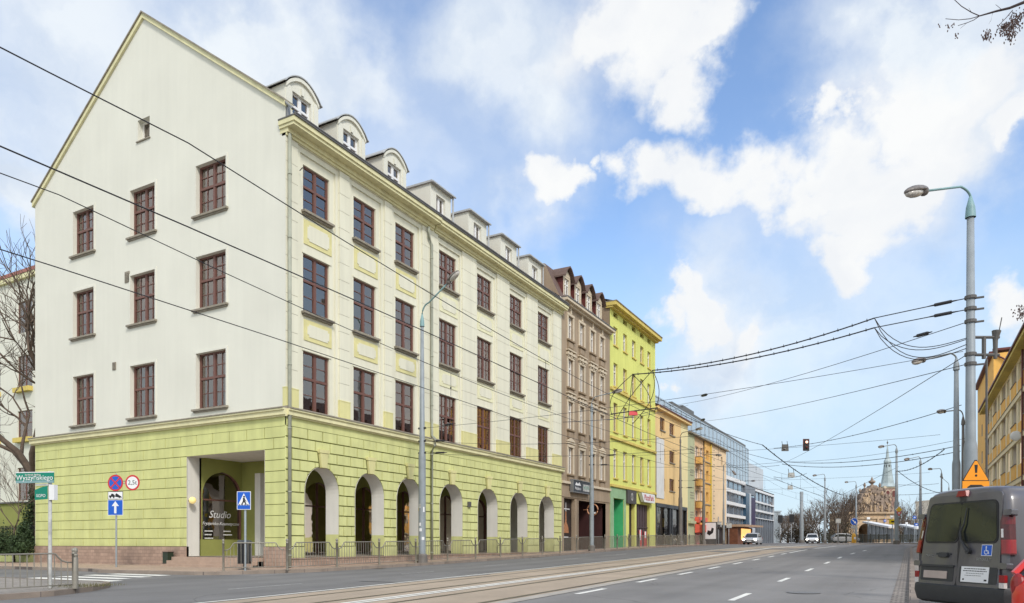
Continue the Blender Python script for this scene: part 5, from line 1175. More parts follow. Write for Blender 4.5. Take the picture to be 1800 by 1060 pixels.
# feeder cables from the very tall pole to the near tram track
E1, E2 = pt(1147, 651, 24.5), pt(1112, 658, 25.2)
A1, A2, A3 = pt(1700, 524, 19), pt(1700, 544, 19), pt(1700, 566, 19)
J1, J2 = pt(1537, 559, 20), pt(1537, 576, 20)
o, f1 = cable('feeder_cable', J1, E1, .22, .024, 'upper of the two thick feeder cables spanning the road', beads=18); insul(A1, J1, .25).build('insulator', o, M_cable); MB_ = MB(); MB_.tube([A1, J1], .014, 5); MB_.build('tie_wire', o, M_cable)
o, f2 = cable('feeder_cable', J2, E2, .22, .024, 'lower of the two thick feeder cables spanning the road', beads=18); insul(A2, J2, .25).build('insulator', o, M_cable); MB_ = MB(); MB_.tube([A2, J2], .014, 5); MB_.build('tie_wire', o, M_cable)
o, _ = cable('span_wire', A3, pt(1165, 715, 62), .35, .013, 'thin wire below the thick feeder cables running left to the lime house'); insul(A3, pt(1165, 715, 62), .05, .05, .5).build('insulator', o, M_cable); insul(A3, pt(1165, 715, 62), .66, .09, .9).build('insulator', o, M_cable)
o, _ = cable('span_wire', pt(1700, 640, 19), pt(1215, 742, 75), .3, .013, 'thin low wire from the very tall pole towards the apricot house'); insul(pt(1700, 640, 19), pt(1215, 742, 75), .85, .11, 1.2).build('insulator', o, M_cable)
cable('span_wire', pt(1700, 623, 19), pt(1375, 815, 70), .2, .013, 'steep thin wire from the very tall pole down to the traffic lights')
for k, (q0, q1, dip) in enumerate(((J1, pt(1700, 594, 19), .55), (J1, pt(1700, 605, 19), .75), (J2, pt(1700, 612, 19), .62), (J2, pt(1712, 592, 19), .5))):
    pts = []
    for i in range(15):
        t = i / 14; p = q0.lerp(q1, t); p.z -= dip * math.sin(math.pi * min(1, t ** .75)) ; pts.append(p)
    mb = MB(); mb.tube(pts, .011, 5); o = mb.build('loop_cable', None, M_cable); tag(o, ('highest', 'second', 'third', 'lowest')[k] + ' of the drooping loop cables by the very tall pole', 'cable', 'drooping loop cables')
# jumpers that drop from the feeder ends to the tram wires
for k, (a, b, bow) in enumerate(((E1, pt(1112, 745, 25.5), .35), (E1, pt(1150, 725, 24.5), .2), (E1, pt(1085, 735, 26), -.1), (E2, pt(1075, 728, 26), -.35), (E2, pt(1140, 735, 25), .3), (E2, pt(1103, 742, 25.5), 0))):
    pts = [a.lerp(b, i / 10) + Vector((bow * math.sin(math.pi * i / 10), 0, 0)) for i in range(11)]
    mb = MB(); mb.tube(pts, .012, 5); o = mb.build('jumper_cable', None, M_cable); tag(o, 'jumper cable from the %s feeder end, %s' % ('upper' if k < 3 else 'lower', ('bowing to the red isolator', 'dropping rightmost', 'slanting far left', 'hanging leftmost', 'bowing right', 'dropping straight down')[k]), 'cable', 'jumper cables')
S = thing('section_switch', tuple(pt(1112, 727, 25)), 'small red section isolator hanging on the wires before the lime house', 'isolator')
mb = MB().use(M_red); mb.fr(S.location, (CN, SN, 0), (-SN, CN, 0), (0, 0, 1)); mb.box(-.13, .17, -.06, .06, -.06, .07, .02); mb.build('housing', S); mb = MB(); mb.tube([S.location - Vector((.8, 0, -.05)), S.location + Vector((.9, 0, .12))], .02, 5); mb.build('hanger', S, M_cable)
for (a, b, sg, r, lab) in (((1068, 738, 26), (1165, 715, 40), .1, .014, 'wire crossing the lime house just above the red isolator'), ((990, 742, 26), (1210, 712, 60), .25, .014, 'wire sagging past the red isolator'), ((1000, 700, 30), (1130, 735, 27), .2, .011, 'thin wire before the brown tenement joining the isolator'),
                          ((1360, 788, 60), (1690, 712, 34), .35, .022, 'wire carrying the hanging traffic lights'), ((1385, 812, 62), (1700, 770, 40), .3, .013, 'upper thin wire above the stone gate'), ((1375, 811, 60), (1688, 783, 38), .45, .024, 'thick upper wire of the pair above the church spire'), ((1375, 816, 60), (1688, 793, 38), .5, .024, 'thick lower wire of the pair above the church spire'),
                          ((1165, 712, 55), (1340, 782, 70), .3, .03, 'wire descending over the apricot house roof to the junction'), ((1340, 782, 60), (1480, 870, 90), .5, .05, 'heavy beaded wire descending from the junction to the right'), ((1480, 870, 90), (1580, 820, 75), -.0, .02, 'thin wire rising to the priority sign lamp'),
                          ((1576, 828, 72), (1660, 790, 45), .4, .035, 'beaded wire rising right from the priority sign lamp'), ((1576, 826, 72), (1670, 868, 80), .6, .035, 'beaded wire drooping right from the priority sign lamp'), ((1360, 838, 75), (1418, 832, 75), .3, .025, 'short wire under the small square box'), ((1200, 812, 60), (1370, 818, 60), .3, .018, 'nearly level wire in front of the glass tower'),
                          ((1360, 840, 75), (1440, 870, 80), .1, .02, 'thin wire leading to the lamp left of the gate'), ((1240, 770, 60), (1375, 812, 60), .2, .02, 'wire passing the glass tower top'), ((1505, 866, 108), (1620, 845, 76), .3, .02, 'thin wire between the two distant lamps'), ((1576, 852, 72), (1650, 850, 80), .1, .02, 'short level wire right of the priority sign lamp'), ((1576, 870, 72), (1675, 862, 60), .1, .02, 'low level wire right of the priority sign lamp')):
    o, _ = cable('span_wire', pt(*a), pt(*b), sg, r, lab, beads=0 if r < .02 else (14 if r > .03 else 8))
# ladder hangers and small box of the far catenary
for (px, py, d, w_, h_, lab) in ((1391, 835, 62, .55, .4, 'grey signal box hung between the far tram wires'), (1389, 857, 80, .55, .45, 'square grey sign hanging low over the far junction'), (1380, 787, 60, .55, .55, 'dark square sign hanging left of the red traffic light')):
    p = pt(px, py, d); S = thing('hanging_box', tuple(p), lab, 'signal box'); mb = MB(); mb.fr(p, (CN, SN, 0), (-SN, CN, 0), (0, 0, 1)); mb.use(M_zincd if h_ > .5 else M_pale); mb.box(-w_ / 2, w_ / 2, -.08, .08, -h_ / 2, h_ / 2, .03); mb.build('housing', S)
    if h_ > .5: mb = MB(); mb.fr(p, (CN, SN, 0), (-SN, CN, 0), (0, 0, 1)); mb.use(M_signw); mb.prism([(-.16, -.2), (-.02, -.2), (-.02, .2), (-.16, .2)], -.1, -.085); mb.prism([(.02, 0), (.2, .18), (.2, .1), (.08, -.0)], -.1, -.085); mb.build('symbol', S)
    mb = MB(); mb.tube([p + Vector((-.2, 0, .2)), p + Vector((-.25, 0, .55))], .02, 4); mb.tube([p + Vector((.2, 0, .2)), p + Vector((.15, 0, .55))], .02, 4); mb.build('hanger', S, M_cable)
p = pt(1417, 782, 56); S = thing('traffic_light', tuple(p), 'traffic light with lit red lamp hanging from a wire over the junction', 'traffic light')
mb = MB(); mb.fr(p, (CN, SN, 0), (-SN, CN, 0), (0, 0, 1)); mb.use(M_blk); mb.box(-.2, .2, -.12, .12, -.42, .42, .05); mb.use(M_maroon); mb.box(-.24, .24, -.02, .02, -.46, .46); mb.build('housing', S)
mb = MB(); mb.ell(p + Vector((SN * .12, -CN * .12, .2)), .1, .1, .1); mb.build('red_lamp', S, mat('lit_signal', (.9, .7, .6), .4, .05, 3, 0, 0, emit=((1, .5, .35), 1.2)), True)
mb = MB(); mb.ell(p + Vector((SN * .12, -CN * .12, -.2)), .1, .1, .1); mb.build('dark_lamp', S, M_maroon, True)

# ================================================================ SIGNS
def disc(mb, cx, cz, r, w0, w1, n=28): mb.prism([(cx + r * math.cos(2 * math.pi * k / n), cz + r * math.sin(2 * math.pi * k / n)) for k in range(n)], w0, w1)
def signface(p, yaw): return dict(O=p, U=(math.cos(yaw), math.sin(yaw), 0), V=(0, 0, 1), W=(math.sin(yaw), -math.cos(yaw), 0))
def post(t, h, r=.035, m=None): mb = MB(); mb.lathe((0, 0, -.1), [(r, 0), (r, h + .1), (0, h + .12)], 10); return mb.build('post', t, m or M_pole, True, world=False)
YW = YAW * .75
# no-stopping / weight limit / one-way cluster
d_ = 29.9; p = Vector((-28.75, 18.4, g(18.4))); sc_ = Vector((p.x, p.y, 0)).dot(Vector((-SN, CN, 0))) / F      # metres per pixel there
zp = lambda py: (HOR - py) * sc_ - p.z
S = thing('sign_post', tuple(p), 'sign post with no stopping disc, weight limit disc, tow truck plate and white arrow', 'sign post', YW)
post(S, zp(833), .035)
fr = dict(O=(0, 0, 0), **GABLE)
mb = MB(**fr); z_ = zp(849); r = .34; mb.use(M_red); disc(mb, 0, z_, r, .05, .06); mb.use(M_blue); disc(mb, 0, z_, r * .8, .06, .064)
for a in (R(45), R(135)):
    c, s_ = math.cos(a), math.sin(a); q = [(-.27, -.03), (.27, -.03), (.27, .03), (-.27, .03)]; mb.use(M_red).prism([(x * c - y_ * s_, z_ + x * s_ + y_ * c) for x, y_ in q], .064, .068 if a < 1 else .07)
mb.build('no_stopping_disc', S, world=False)
mb = MB(**fr); cx = .76; z2 = zp(849); mb.use(M_red); disc(mb, cx, z2, .32, .05, .06); mb.use(M_signw); disc(mb, cx, z2, .25, .06, .064); mb.use(M_pole); mb.box(0, cx, z2 - .05, z2 - .02, .03, .05); mb.box(0, cx, z2 + .04, z2 + .07, .03, .05); o = mb.build('weight_limit_disc', S, world=False)
place_text('2,5t', .26, M_blk, S, (cx, -.066, z2))
mb = MB(**fr); a, b = zp(878), zp(864); mb.use(M_blk); mb.box(-.34, .34, a, b, .05, .058); mb.use(M_signw); mb.box(-.32, .32, a + .02, b - .02, .058, .062); mb.use(M_blk)
zc = (a + b) / 2; mb.prism([(-.28, zc - .06), (-.02, zc - .06), (-.02, zc), (-.1, zc + .07), (-.18, zc + .07), (-.2, zc), (-.28, zc)], .062, .066); mb.prism([(0, zc - .06), (.28, zc - .1), (.28, zc - .06), (.05, zc + .09), (0, zc + .03)], .062, .066)
for u in (-.22, -.07, .18): disc(mb, u, zc - .08, .035, .062, .067, 10)
mb.build('tow_truck_plate', S, world=False)
mb = MB(**fr); a, b = zp(906), zp(878) - .01; mb.use(M_signw); mb.box(-.34, .34, a, b, .05, .058); mb.use(M_blue); mb.box(-.32, .32, a + .02, b - .02, .058, .062); mb.use(M_signw); zc = (a + b) / 2
mb.prism([(-.05, zc - .24), (.05, zc - .24), (.05, zc + .06), (.16, zc + .06), (0, zc + .26), (-.16, zc + .06), (-.05, zc + .06)], .062, .066); mb.build('one_way_plate', S, world=False)
# street name sign
p = Vector((-18.05, 9.90, g(9.90))); sc_ = Vector((p.x, p.y, 0)).dot(Vector((-SN, CN, 0))) / F; zp = lambda py: (HOR - py) * sc_ - p.z
S = thing('street_name_sign', tuple(p), 'green street name sign reading Wyszyńskiego on a pale post at the near left corner', 'sign', R(20))
post(S, zp(829), .04, M_pale)
wl = 1.02; mb = MB(**fr).use(M_sgreen); z0, z1 = zp(849), zp(831); cx = -.36; mb.box(cx - wl / 2, cx + wl / 2, z0, z1, .045, .06); mb.use(M_teal); mb.box(cx - wl / 2, cx + wl / 2, z0, z0 + .06, .06, .063); mb.use(M_signw); mb.box(cx - wl / 2, cx + wl / 2, z1, z1 + .02, .04, .065); mb.build('name_plate', S, world=False)
place_text('Wyszyńskiego', .17, M_signw, S, (cx, -.066, (z0 + z1) / 2 - .0)); place_text('kardynała Stefana', .06, M_paint, S, (cx - .05, -.066, z1 - .05))
mb = MB(**fr); z0, z1 = zp(879), zp(851); mb.use(M_pale); mb.box(-.34, .0, z1 - .04, z1 + .01, .05, .06); mb.use(M_sgreen); mb.prism([(-.36, z0), (-.02, z0 + .02), (-.02, z1 - .04), (-.2, z1 - .08), (-.36, z1 - .14)], .05, .06); mb.use(M_signw); mb.box(.02, .16, z0, z1 - .02, -.05, .06); mb.build('small_plate', S, world=False)
place_text('SGPO', .1, M_signw, S, (-.19, -.066, z0 + .1))
# pedestrian crossing sign
p = Vector((-21.02, 18.3, g(18.3))); sc_ = Vector((p.x, p.y, 0)).dot(Vector((-SN, CN, 0))) / F; zp = lambda py: (HOR - py) * sc_ - p.z
S = thing('crossing_sign', tuple(p), 'blue pedestrian crossing sign on a post in front of the corner loggia', 'sign', YAW)
post(S, zp(865), .04); cx = 0
mb = MB(**fr); a, b = zp(896), zp(864); x0, x1 = -.28, .22; mb.use(M_signw); mb.box(x0, x1, a, b, .05, .058); mb.use(M_blue); mb.box(x0 + .02, x1 - .02, a + .02, b - .02, .058, .062); mb.use(M_signw); c0 = (x0 + x1) / 2; zb, zt = a + .16, b - .07
mb.prism([(c0 - .21, zb), (c0 + .21, zb), (c0, zt)], .062, .066); mb.use(M_blk); h = zt - zb
disc(mb, c0 + .01, zb + h * .72, .035, .066, .07, 10); mb.prism([(c0 - .03, zb + h * .3), (c0 + .04, zb + h * .3), (c0 + .04, zb + h * .62), (c0 - .03, zb + h * .62)], .066, .07); mb.prism([(c0 - .1, zb + .02), (c0 - .06, zb + .02), (c0 + .03, zb + h * .34), (c0 - .03, zb + h * .34)], .066, .07); mb.prism([(c0 + .07, zb + .02), (c0 + .11, zb + .02), (c0 + .05, zb + h * .34), (c0 - .01, zb + h * .34)], .066, .0705)
mb.prism([(c0 + .03, zb + h * .55), (c0 + .1, zb + h * .32), (c0 + .08, zb + h * .3), (c0 + .02, zb + h * .48)], .066, .0695)
for k in range(4): mb.box(c0 - .18 + k * .1, c0 - .13 + k * .1, zb + .005, zb + .03, .066, .0692)
mb.build('crossing_plate', S, world=False)
# orange warning sign behind the van
p = pt(1712, HOR, 13.6); p.z = g(p.y) - .04; sc_ = 13.6 / F; zp = lambda py: (HOR - py) * sc_ - p.z
S = thing('warning_sign', tuple(p), 'orange triangular warning sign with exclamation mark rising behind the van roof', 'sign', YAW); post(S, zp(815), .035)
mb = MB(**fr); z0, z1 = zp(845), zp(809)
def rtri(k): return [(-.25 + k, z0 + k * .6), (-.235 + k, z0 - .01 + k * .6), (.235 - k, z0 - .01 + k * .6), (.25 - k, z0 + k * .6), (.02, z1 - k), (-.02, z1 - k)]
mb.use(M_blk); mb.prism(rtri(0), .05, .058); mb.use(M_orange); mb.prism(rtri(.022), .058, .063); mb.use(M_blk); zc = (z0 + z1) / 2; mb.prism([(-.018, zc - .05), (.018, zc - .05), (.03, zc + .1), (-.03, zc + .1)], .063, .067); disc(mb, 0, zc - .1, .022, .063, .067, 12); mb.build('triangle_plate', S, world=False)
mb = MB(**fr); a, b = zp(862), zp(846); mb.use(M_orange); mb.box(-.25, .25, a - .12, b, .05, .06); mb.use(M_blk); mb.prism([(-.16, a - .02), (.16, a - .02), (.16, a + .06), (.1, a + .1), (-.1, a + .1), (-.16, a + .06)], .06, .064); mb.build('lower_plate', S, world=False)
# keep-right disc and beacon on the island
p = pt(1501, HOR, 99); p.z = g(p.y); S = thing('keep_right_sign', tuple(p), 'round blue keep right arrow sign on the traffic island before the gate', 'sign', YAW); post(S, 3.4, .05)
sc_ = 99 / F; z_ = (HOR - 917) * sc_ - p.z; mb = MB(**fr); mb.use(M_signw); disc(mb, 0, z_, .5, .06, .07); mb.use(M_blue); disc(mb, 0, z_, .47, .07, .08); mb.use(M_signw); mb.prism([(-.3, z_ + .22), (-.22, z_ + .3), (.1, z_ - .02), (.2, z_ + .08), (.28, z_ - .28), (-.08, z_ - .2), (.02, z_ - .1)], .08, .09); mb.build('arrow_disc', S, world=False); mb = MB(**fr).use(M_pale); mb.box(-.42, .42, z_ - .95, z_ - .6, .06, .08); mb.build('plate', S, world=False)
p = pt(1501, HOR, 98.2); p.z = g(p.y); S = thing('island_beacon', tuple(p), 'amber yellow bollard at the nose of the traffic island', 'bollard', YAW); mb = MB(); mb.lathe((0, 0, 0), [(.3, 0), (.28, .8), (.26, 1.0), (.2, 1.25), (0, 1.35)], 14); mb.build('shell', S, mat('amber_plastic', (.62, .33, .03), .4, .1, 3, 0, 0), True, world=False); mb = MB(**fr).use(M_signw); mb.box(-.12, .12, .5, .8, .27, .3); mb.build('plate', S, world=False)
# signs hung on or near the priority lamp post
for (px, py, d, w_, h_, shape, m_, nm, lab) in ((1577, 896, 71.5, .75, .75, 'diamond', mat('priority_yellow', (.78, .5, .06), .5, .05, 3, 0, 0), 'priority_sign', 'yellow diamond priority road sign on the island lamp post'), (1577, 903.5, 71.4, .55, .45, 'tri', M_red, 'yield_sign', 'red triangular sign under the yellow diamond'),
        (1569, 917, 95, 1.0, .6, 'box', mat('yellow_board', (.80, .62, .02), .5, .05, 3, 0, 0), 'yellow_board', 'bright yellow board left of the priority lamp post'), (1526, 911, 115, .5, .35, 'box', M_signw, 'white_plate', 'small white plate above the gate arch'), (1555, 915.5, 115, .4, .4, 'box', M_blue, 'blue_plate', 'small blue plate left of the yellow board'),
        (1593, 920, 115, .4, .35, 'box', M_signw, 'white_plate', 'small white plate right of the yellow board'), (1607, 909.5, 110, .5, .45, 'box', M_blue, 'blue_plate', 'blue plate highest beside the far right lamp'), (1610, 922, 110, .55, .4, 'box', M_blue, 'crossing_plate', 'blue crossing plate low beside the far right lamp'), (1567, 908, 112, .6, .35, 'box', M_pale, 'grey_plate', 'pale plate right above the yellow board')):
    p = pt(px, HOR, d); p.z = g(p.y); S = thing(nm, tuple(p), lab, 'sign', YAW); z_ = (HOR - py) * d / F - p.z
    if px != 1577: post(S, z_ + h_ / 2, .05)
    mb = MB(**fr)
    off = .32 if px == 1577 else .08
    if shape == 'diamond': mb.use(M_signw); mb.prism([(-w_ / 2, z_), (0, z_ - h_ / 2), (w_ / 2, z_), (0, z_ + h_ / 2)], off, off + .02); k = .8; mb.use(m_); mb.prism([(-k * w_ / 2, z_), (0, z_ - k * h_ / 2), (k * w_ / 2, z_), (0, z_ + k * h_ / 2)], off + .02, off + .03)
    elif shape == 'tri': mb.use(m_); mb.prism([(-w_ / 2, z_ + h_ / 2), (w_ / 2, z_ + h_ / 2), (0, z_ - h_ / 2)], off, off + .02); mb.use(M_signw); mb.prism([(-w_ / 4, z_ + h_ / 3), (w_ / 4, z_ + h_ / 3), (0, z_ - h_ / 5)], off + .02, off + .03)
    else:
        mb.use(m_); mb.box(-w_ / 2, w_ / 2, z_ - h_ / 2, z_ + h_ / 2, off, off + .05); mb.use(M_blk if m_.name == 'yellow_board' else M_signw); mb.box(-w_ / 4, w_ / 4, z_ - h_ / 6, z_ + h_ / 6, off + .05, off + .06)
    mb.build('plate', S, world=False)
# small posts with plates by the bus stop
for px, py, d, lab in ((1263, 922, 92, 'bus stop post with white plate by the peach wall'), (1281, 924, 95, 'bus stop post with pale plate by the cafe'), (1473, 916, 100, 'grey cabinet sign on a post before the bare trees')):
    p = pt(px, HOR, d); p.z = g(p.y); S = thing('stop_sign_post', tuple(p), lab, 'sign post', YAW); post(S, 3.4, .06, M_zinc); z_ = (HOR - py) * d / F - p.z; mb = MB(**fr).use(M_pale); mb.box(-.35, .35, z_ - .3, z_ + .3, .05, .12); mb.use(M_zinc); mb.box(-.4, .4, z_ + .3, z_ + .36, .03, .14); mb.build('plate', S, world=False)
# ================================================================ LITTER BINS
p = Vector((-21.75, 18.9, g(18.9))); S = thing('litter_bin', tuple(p), 'tall black litter bin on a foot behind the corner barrier', 'bin', YAW)
mb = MB(); mb.use(M_blk); mb.prism([(-.17, -.2), (.17, -.2), (.22, -.14), (.22, .14), (.17, .2), (-.17, .2), (-.22, .14), (-.22, -.14)], .22, 1.02); mb.build('body', S, world=False)
mb = MB(); mb.use(mat('dark_grey_plastic', (.06, .065, .07), .5, .1, 3, 0, 0)); mb.prism([(-.19, -.22), (.19, -.22), (.24, -.16), (.24, .16), (.19, .22), (-.19, .22), (-.24, .16), (-.24, -.16)], 1.02, 1.1, .05); mb.box(.22, .25, -.1, .1, .3, .9); mb.build('lid', S, world=False)
mb = MB(); mb.lathe((0, 0, -.05), [(.22, 0), (.22, .07), (.05, .1), (.05, .3)], 12); mb.build('foot', S, M_zincd, world=False)
p = Vector((-28.15, 20.35, g(20.3))); S = thing('small_bin', tuple(p), 'small dark green bin standing against the pink stone plinth', 'bin'); mb = MB(); mb.use(mat('dark_green_metal', (.02, .035, .02), .5, .1, 3, 0, 0)); mb.prism([(-.17, -.14), (.17, -.14), (.17, .14), (-.17, .14)], -.02, .58); mb.build('body', S, world=False); mb = MB(); mb.box(-.19, .19, -.16, .16, .58, .61); mb.use(M_rail); mb.box(-.175, .175, -.145, .145, -.0, .12); mb.build('lid', S, M_zincd, world=False)
# ================================================================ VEHICLES
M_vgrey = mat('van_grey_paint', (.088, .083, .092), .3, .06, 1.5, .03, 60, coat=.5, spec=.5)
M_vred = mat('red_car_paint', (.62, .012, .012), .3, .04, 1, .02, 60, coat=.6)
M_silver = mat('silver_car_paint', (.50, .51, .53), .3, .04, 1, .02, 60, coat=.5, metal=.3)
M_white_car = mat('white_car_paint', (.7, .7, .7), .35, .04, 1, .02, 60, coat=.4)
M_plast = mat('black_plastic', (.035, .036, .038), .55, .1, 6, .1, 60)
M_tyre = mat('tyre_rubber', (.02, .02, .02), .8, .1, 10, .2, 40)
M_rim = mat('alloy_rim', (.35, .35, .36), .3, .1, 5, 0, 0, metal=.7)
M_cglass = mat('car_glass', (.02, .024, .024), .08, .3, 1.2, 0, 0, spec=.45, coat=.15)
M_tail = mat('tail_light_red', (.26, .008, .01), .3, .15, 14, .05, 60, coat=.25)
M_taild = mat('tail_light_dark', (.07, .004, .006), .25, .15, 14, 0, 0, coat=.3)
M_tailw = mat('tail_light_clear', (.62, .58, .55), .15, .1, 20, .05, 60, coat=1)
M_plate = mat('number_plate', (.42, .34, .30), .5, .08, 6, 0, 0)
def loft(mb, secs, cap0=True, cap1=True):
    prev = None
    for s_ in secs:
        q = []
        for p in s_: mb.v.append(Vector(p)); q.append(len(mb.v) - 1)
        if prev:
            n = len(q)
            for i in range(n): j = (i + 1) % n; mb.face([prev[i], prev[j], q[j], q[i]])
        elif cap0: mb.face(q[::-1])
        prev = q
    if cap1: mb.face(prev)
def wheel(t, x, y, r=.34, wd=.22, name='wheel'):
    s = 1 if x > 0 else -1
    w_ = MB(); n = 24
    prof = [(r * .62, -wd / 2), (r * .93, -wd / 2), (r, -wd * .35), (r, wd * .35), (r * .93, wd / 2), (r * .62, wd / 2)]
    prev = None
    for rr, xx in prof:
        q = []
        for i in range(n): a = 2 * math.pi * i / n; w_.v.append(Vector((xx, rr * math.cos(a), rr * math.sin(a)))); q.append(len(w_.v) - 1)
        if prev:
            for i in range(n): j = (i + 1) % n; w_.face([prev[i], prev[j], q[j], q[i]])
        prev = q
    o = w_.build(name, t, M_tyre, True, world=False); o.location = (x, y, r)
    m_ = MB(); q = []
    for i in range(n): a = 2 * math.pi * i / n; m_.v.append(Vector((s * wd * .38, r * .63 * math.cos(a), r * .63 * math.sin(a))))
    m_.face(list(range(n)))
    for k in range(5):
        a = 2 * math.pi * k / 5; d = Vector((0, math.cos(a), math.sin(a))); e = Vector((0, -math.sin(a), math.cos(a))); c = Vector((s * wd * .42, 0, 0))
        m_.v += [c + e * .04, c - e * .04, c + d * r * .6 - e * .05, c + d * r * .6 + e * .05]; k0 = len(m_.v) - 4; m_.face([k0, k0 + 1, k0 + 2, k0 + 3])
    m_.build('rim', o, M_rim, world=False); return o
# ---- the grey van, seen from behind; local x right, y forward, z up, origin under the rear bumper
RD = Vector((math.cos(R(84)), -math.sin(R(84)), 0)); FD = Vector((math.sin(R(84)), math.cos(R(84)), 0))   # in camera plan
Lc = cw(6.56, 11.76); Rc = cw(6.56 + 1.9 * RD.x, 11.76 + 1.9 * RD.y); mid = (Lc + Rc) / 2
fw = cw(FD.x, FD.y).normalized(); rz = math.atan2(fw.y, fw.x) - math.pi / 2
gz = -1.14
V = thing('parked_van', (mid.x, mid.y, gz), 'dark grey passenger van with wheelchair sticker parked with its back to the road', 'van', rz)
def vsec(y, k=1.0, zlo=.42, ztop=1.965, wtop=.80, sx=1.0):
    """rounded box section of the van body at station y, shrunk by k towards the middle"""
    pts = []
    half = [(.90, zlo), (.955, zlo + .12), (.965, .75), (.965, .95), (.955, 1.1), (.925, 1.3), (.885, 1.55), (.845, 1.75), (.80, 1.86), (.72, 1.925), (.58, 1.955), (.35, 1.97), (.0, 1.975)]
    zc = 1.1
    for x, z_ in half: pts.append((x * sx, z_))
    allp = pts + [(-x, z_) for x, z_ in pts[::-1][1:]]
    return [((x * k), y, zc + (z_ - zc) * (1 - (1 - k) * .8)) for x, z_ in allp]
mb = MB(); st = [(.0, .93), (.012, .955), (.04, .98), (.09, .995), (.2, 1), (.8, 1), (1.6, 1), (2.6, 1), (3.4, .998)]
secs = []
for y, k in st:
    s_ = vsec(y, k); lean = lambda z_: max(0, z_ - .9) * .10 * (1 if y < 2 else max(0, 1 - (y - 2)))   # the tailgate leans forward
    secs.append([(x, yy + lean(z_), z_) for x, yy, z_ in s_])
for y, zt, k in ((3.75, 1.88, .985), (4.1, 1.6, .97), (4.35, 1.32, .95), (4.75, 1.12, .90), (4.98, .85, .8)):
    s_ = vsec(y, k); secs.append([(x, yy, min(z_, .42 + (z_ - .42) * (zt - .42) / 1.55)) for x, yy, z_ in s_])
loft(mb, secs); b_ = mb.build('body', V, M_vgrey, world=False); smooth_angle(b_, 38)
RR = dict(U=(1, 0, 0), V=(0, .0995, .995), W=(0, -.995, .0995))      # frame lying on the leaning rear face; v measured from z = .9
RO = (0, -.002, .9)
def rbx(z_): return (z_ - .9) / .995
def rrect(x0, x1, z0, z1, r, n=4, tl=0):
    """rounded rectangle in rear-face coordinates, sides following the body's inward lean by tl"""
    pts = []
    for cx, cz, a0 in ((x1 - r, z0 + r, -90), (x1 - r, z1 - r, 0), (x0 + r, z1 - r, 90), (x0 + r, z0 + r, 180)):
        for k in range(n + 1): a = R(a0 + 90 * k / n); pts.append((cx + r * math.cos(a), cz + r * math.sin(a)))
    return [(x - tl * (z_ - z0) / (z1 - z0) * (1 if x > 0 else -1), rbx(z_)) for x, z_ in pts]
mb = MB(RO, **RR)
mb.prism(rrect(-.84, -.012, .50, 1.87, .06, tl=.09), -.03, .012); mb.prism(rrect(.012, .84, .50, 1.87, .06, tl=.09), -.03, .012); mb.build('rear_door', V, M_vgrey, world=False)
mb = MB(RO, **RR); mb.prism([(-.012, rbx(.5)), (.012, rbx(.5)), (.012, rbx(1.87)), (-.012, rbx(1.87))], .0, .006); mb.build('door_gap', V, M_blk, world=False)
for s, x0, x1 in ((-1, -.76, -.025), (1, .025, .76)):
    mb = MB(RO, **RR); mb.prism(rrect(x0, x1, 1.14, 1.76, .09, tl=.07 if 1 else 0) if s > 0 else rrect(x0, x1, 1.14, 1.76, .09, tl=.07), .008, .020); fo = mb.build('rear_window', V, M_blk, world=False)
    mb = MB(RO, **RR); mb.prism(rrect(x0 + .025, x1 - .025, 1.165, 1.735, .08, tl=.07), .020, .024); mb.build('window_glass', fo, M_cglass, world=False)
# wiper, third light, handle, hinges
mb = MB(RO, **RR).use(M_plast); A = lambda x, z_, w_: Vector(RO) + Vector(RR['V']) * rbx(z_) + Vector(RR['W']) * w_ + Vector((x, 0, 0))
mb.tube([A(.24, 1.02, .05), A(.10, 1.18, .07), A(.06, 1.30, .06), A(.11, 1.42, .05), A(.13, 1.66, .04)], [.03, .018, .014, .012, .008], 6); mb.tube([A(.24, 1.02, .0), A(.24, 1.02, .07)], .04, 10); mb.build('wiper', V, world=False)
mb = MB(RO, **RR); mb.prism([(-.12, rbx(1.83)), (.12, rbx(1.83)), (.09, rbx(1.925)), (-.09, rbx(1.925))], .0, .05, .012); mb.build('high_brake_light', V, M_tail, world=False)
mb = MB(RO, **RR); mb.use(M_plast); mb.prism(rrect(-.40, -.18, .92, 1.0, .03), .008, .05, .01); mb.prism(rrect(-.46, -.14, .96, .99, .01), .008, .025); mb.build('door_handle', V, world=False)
for s in (-1, 1):
    for z_ in (.78, 1.52):
        mb = MB(RO, **RR); a, b = sorted((s * .80, s * .97)); mb.prism(rrect(a, b, z_, z_ + .09, .02), -.06, .03, .008); mb.build('hinge', V, M_vgrey, world=False)
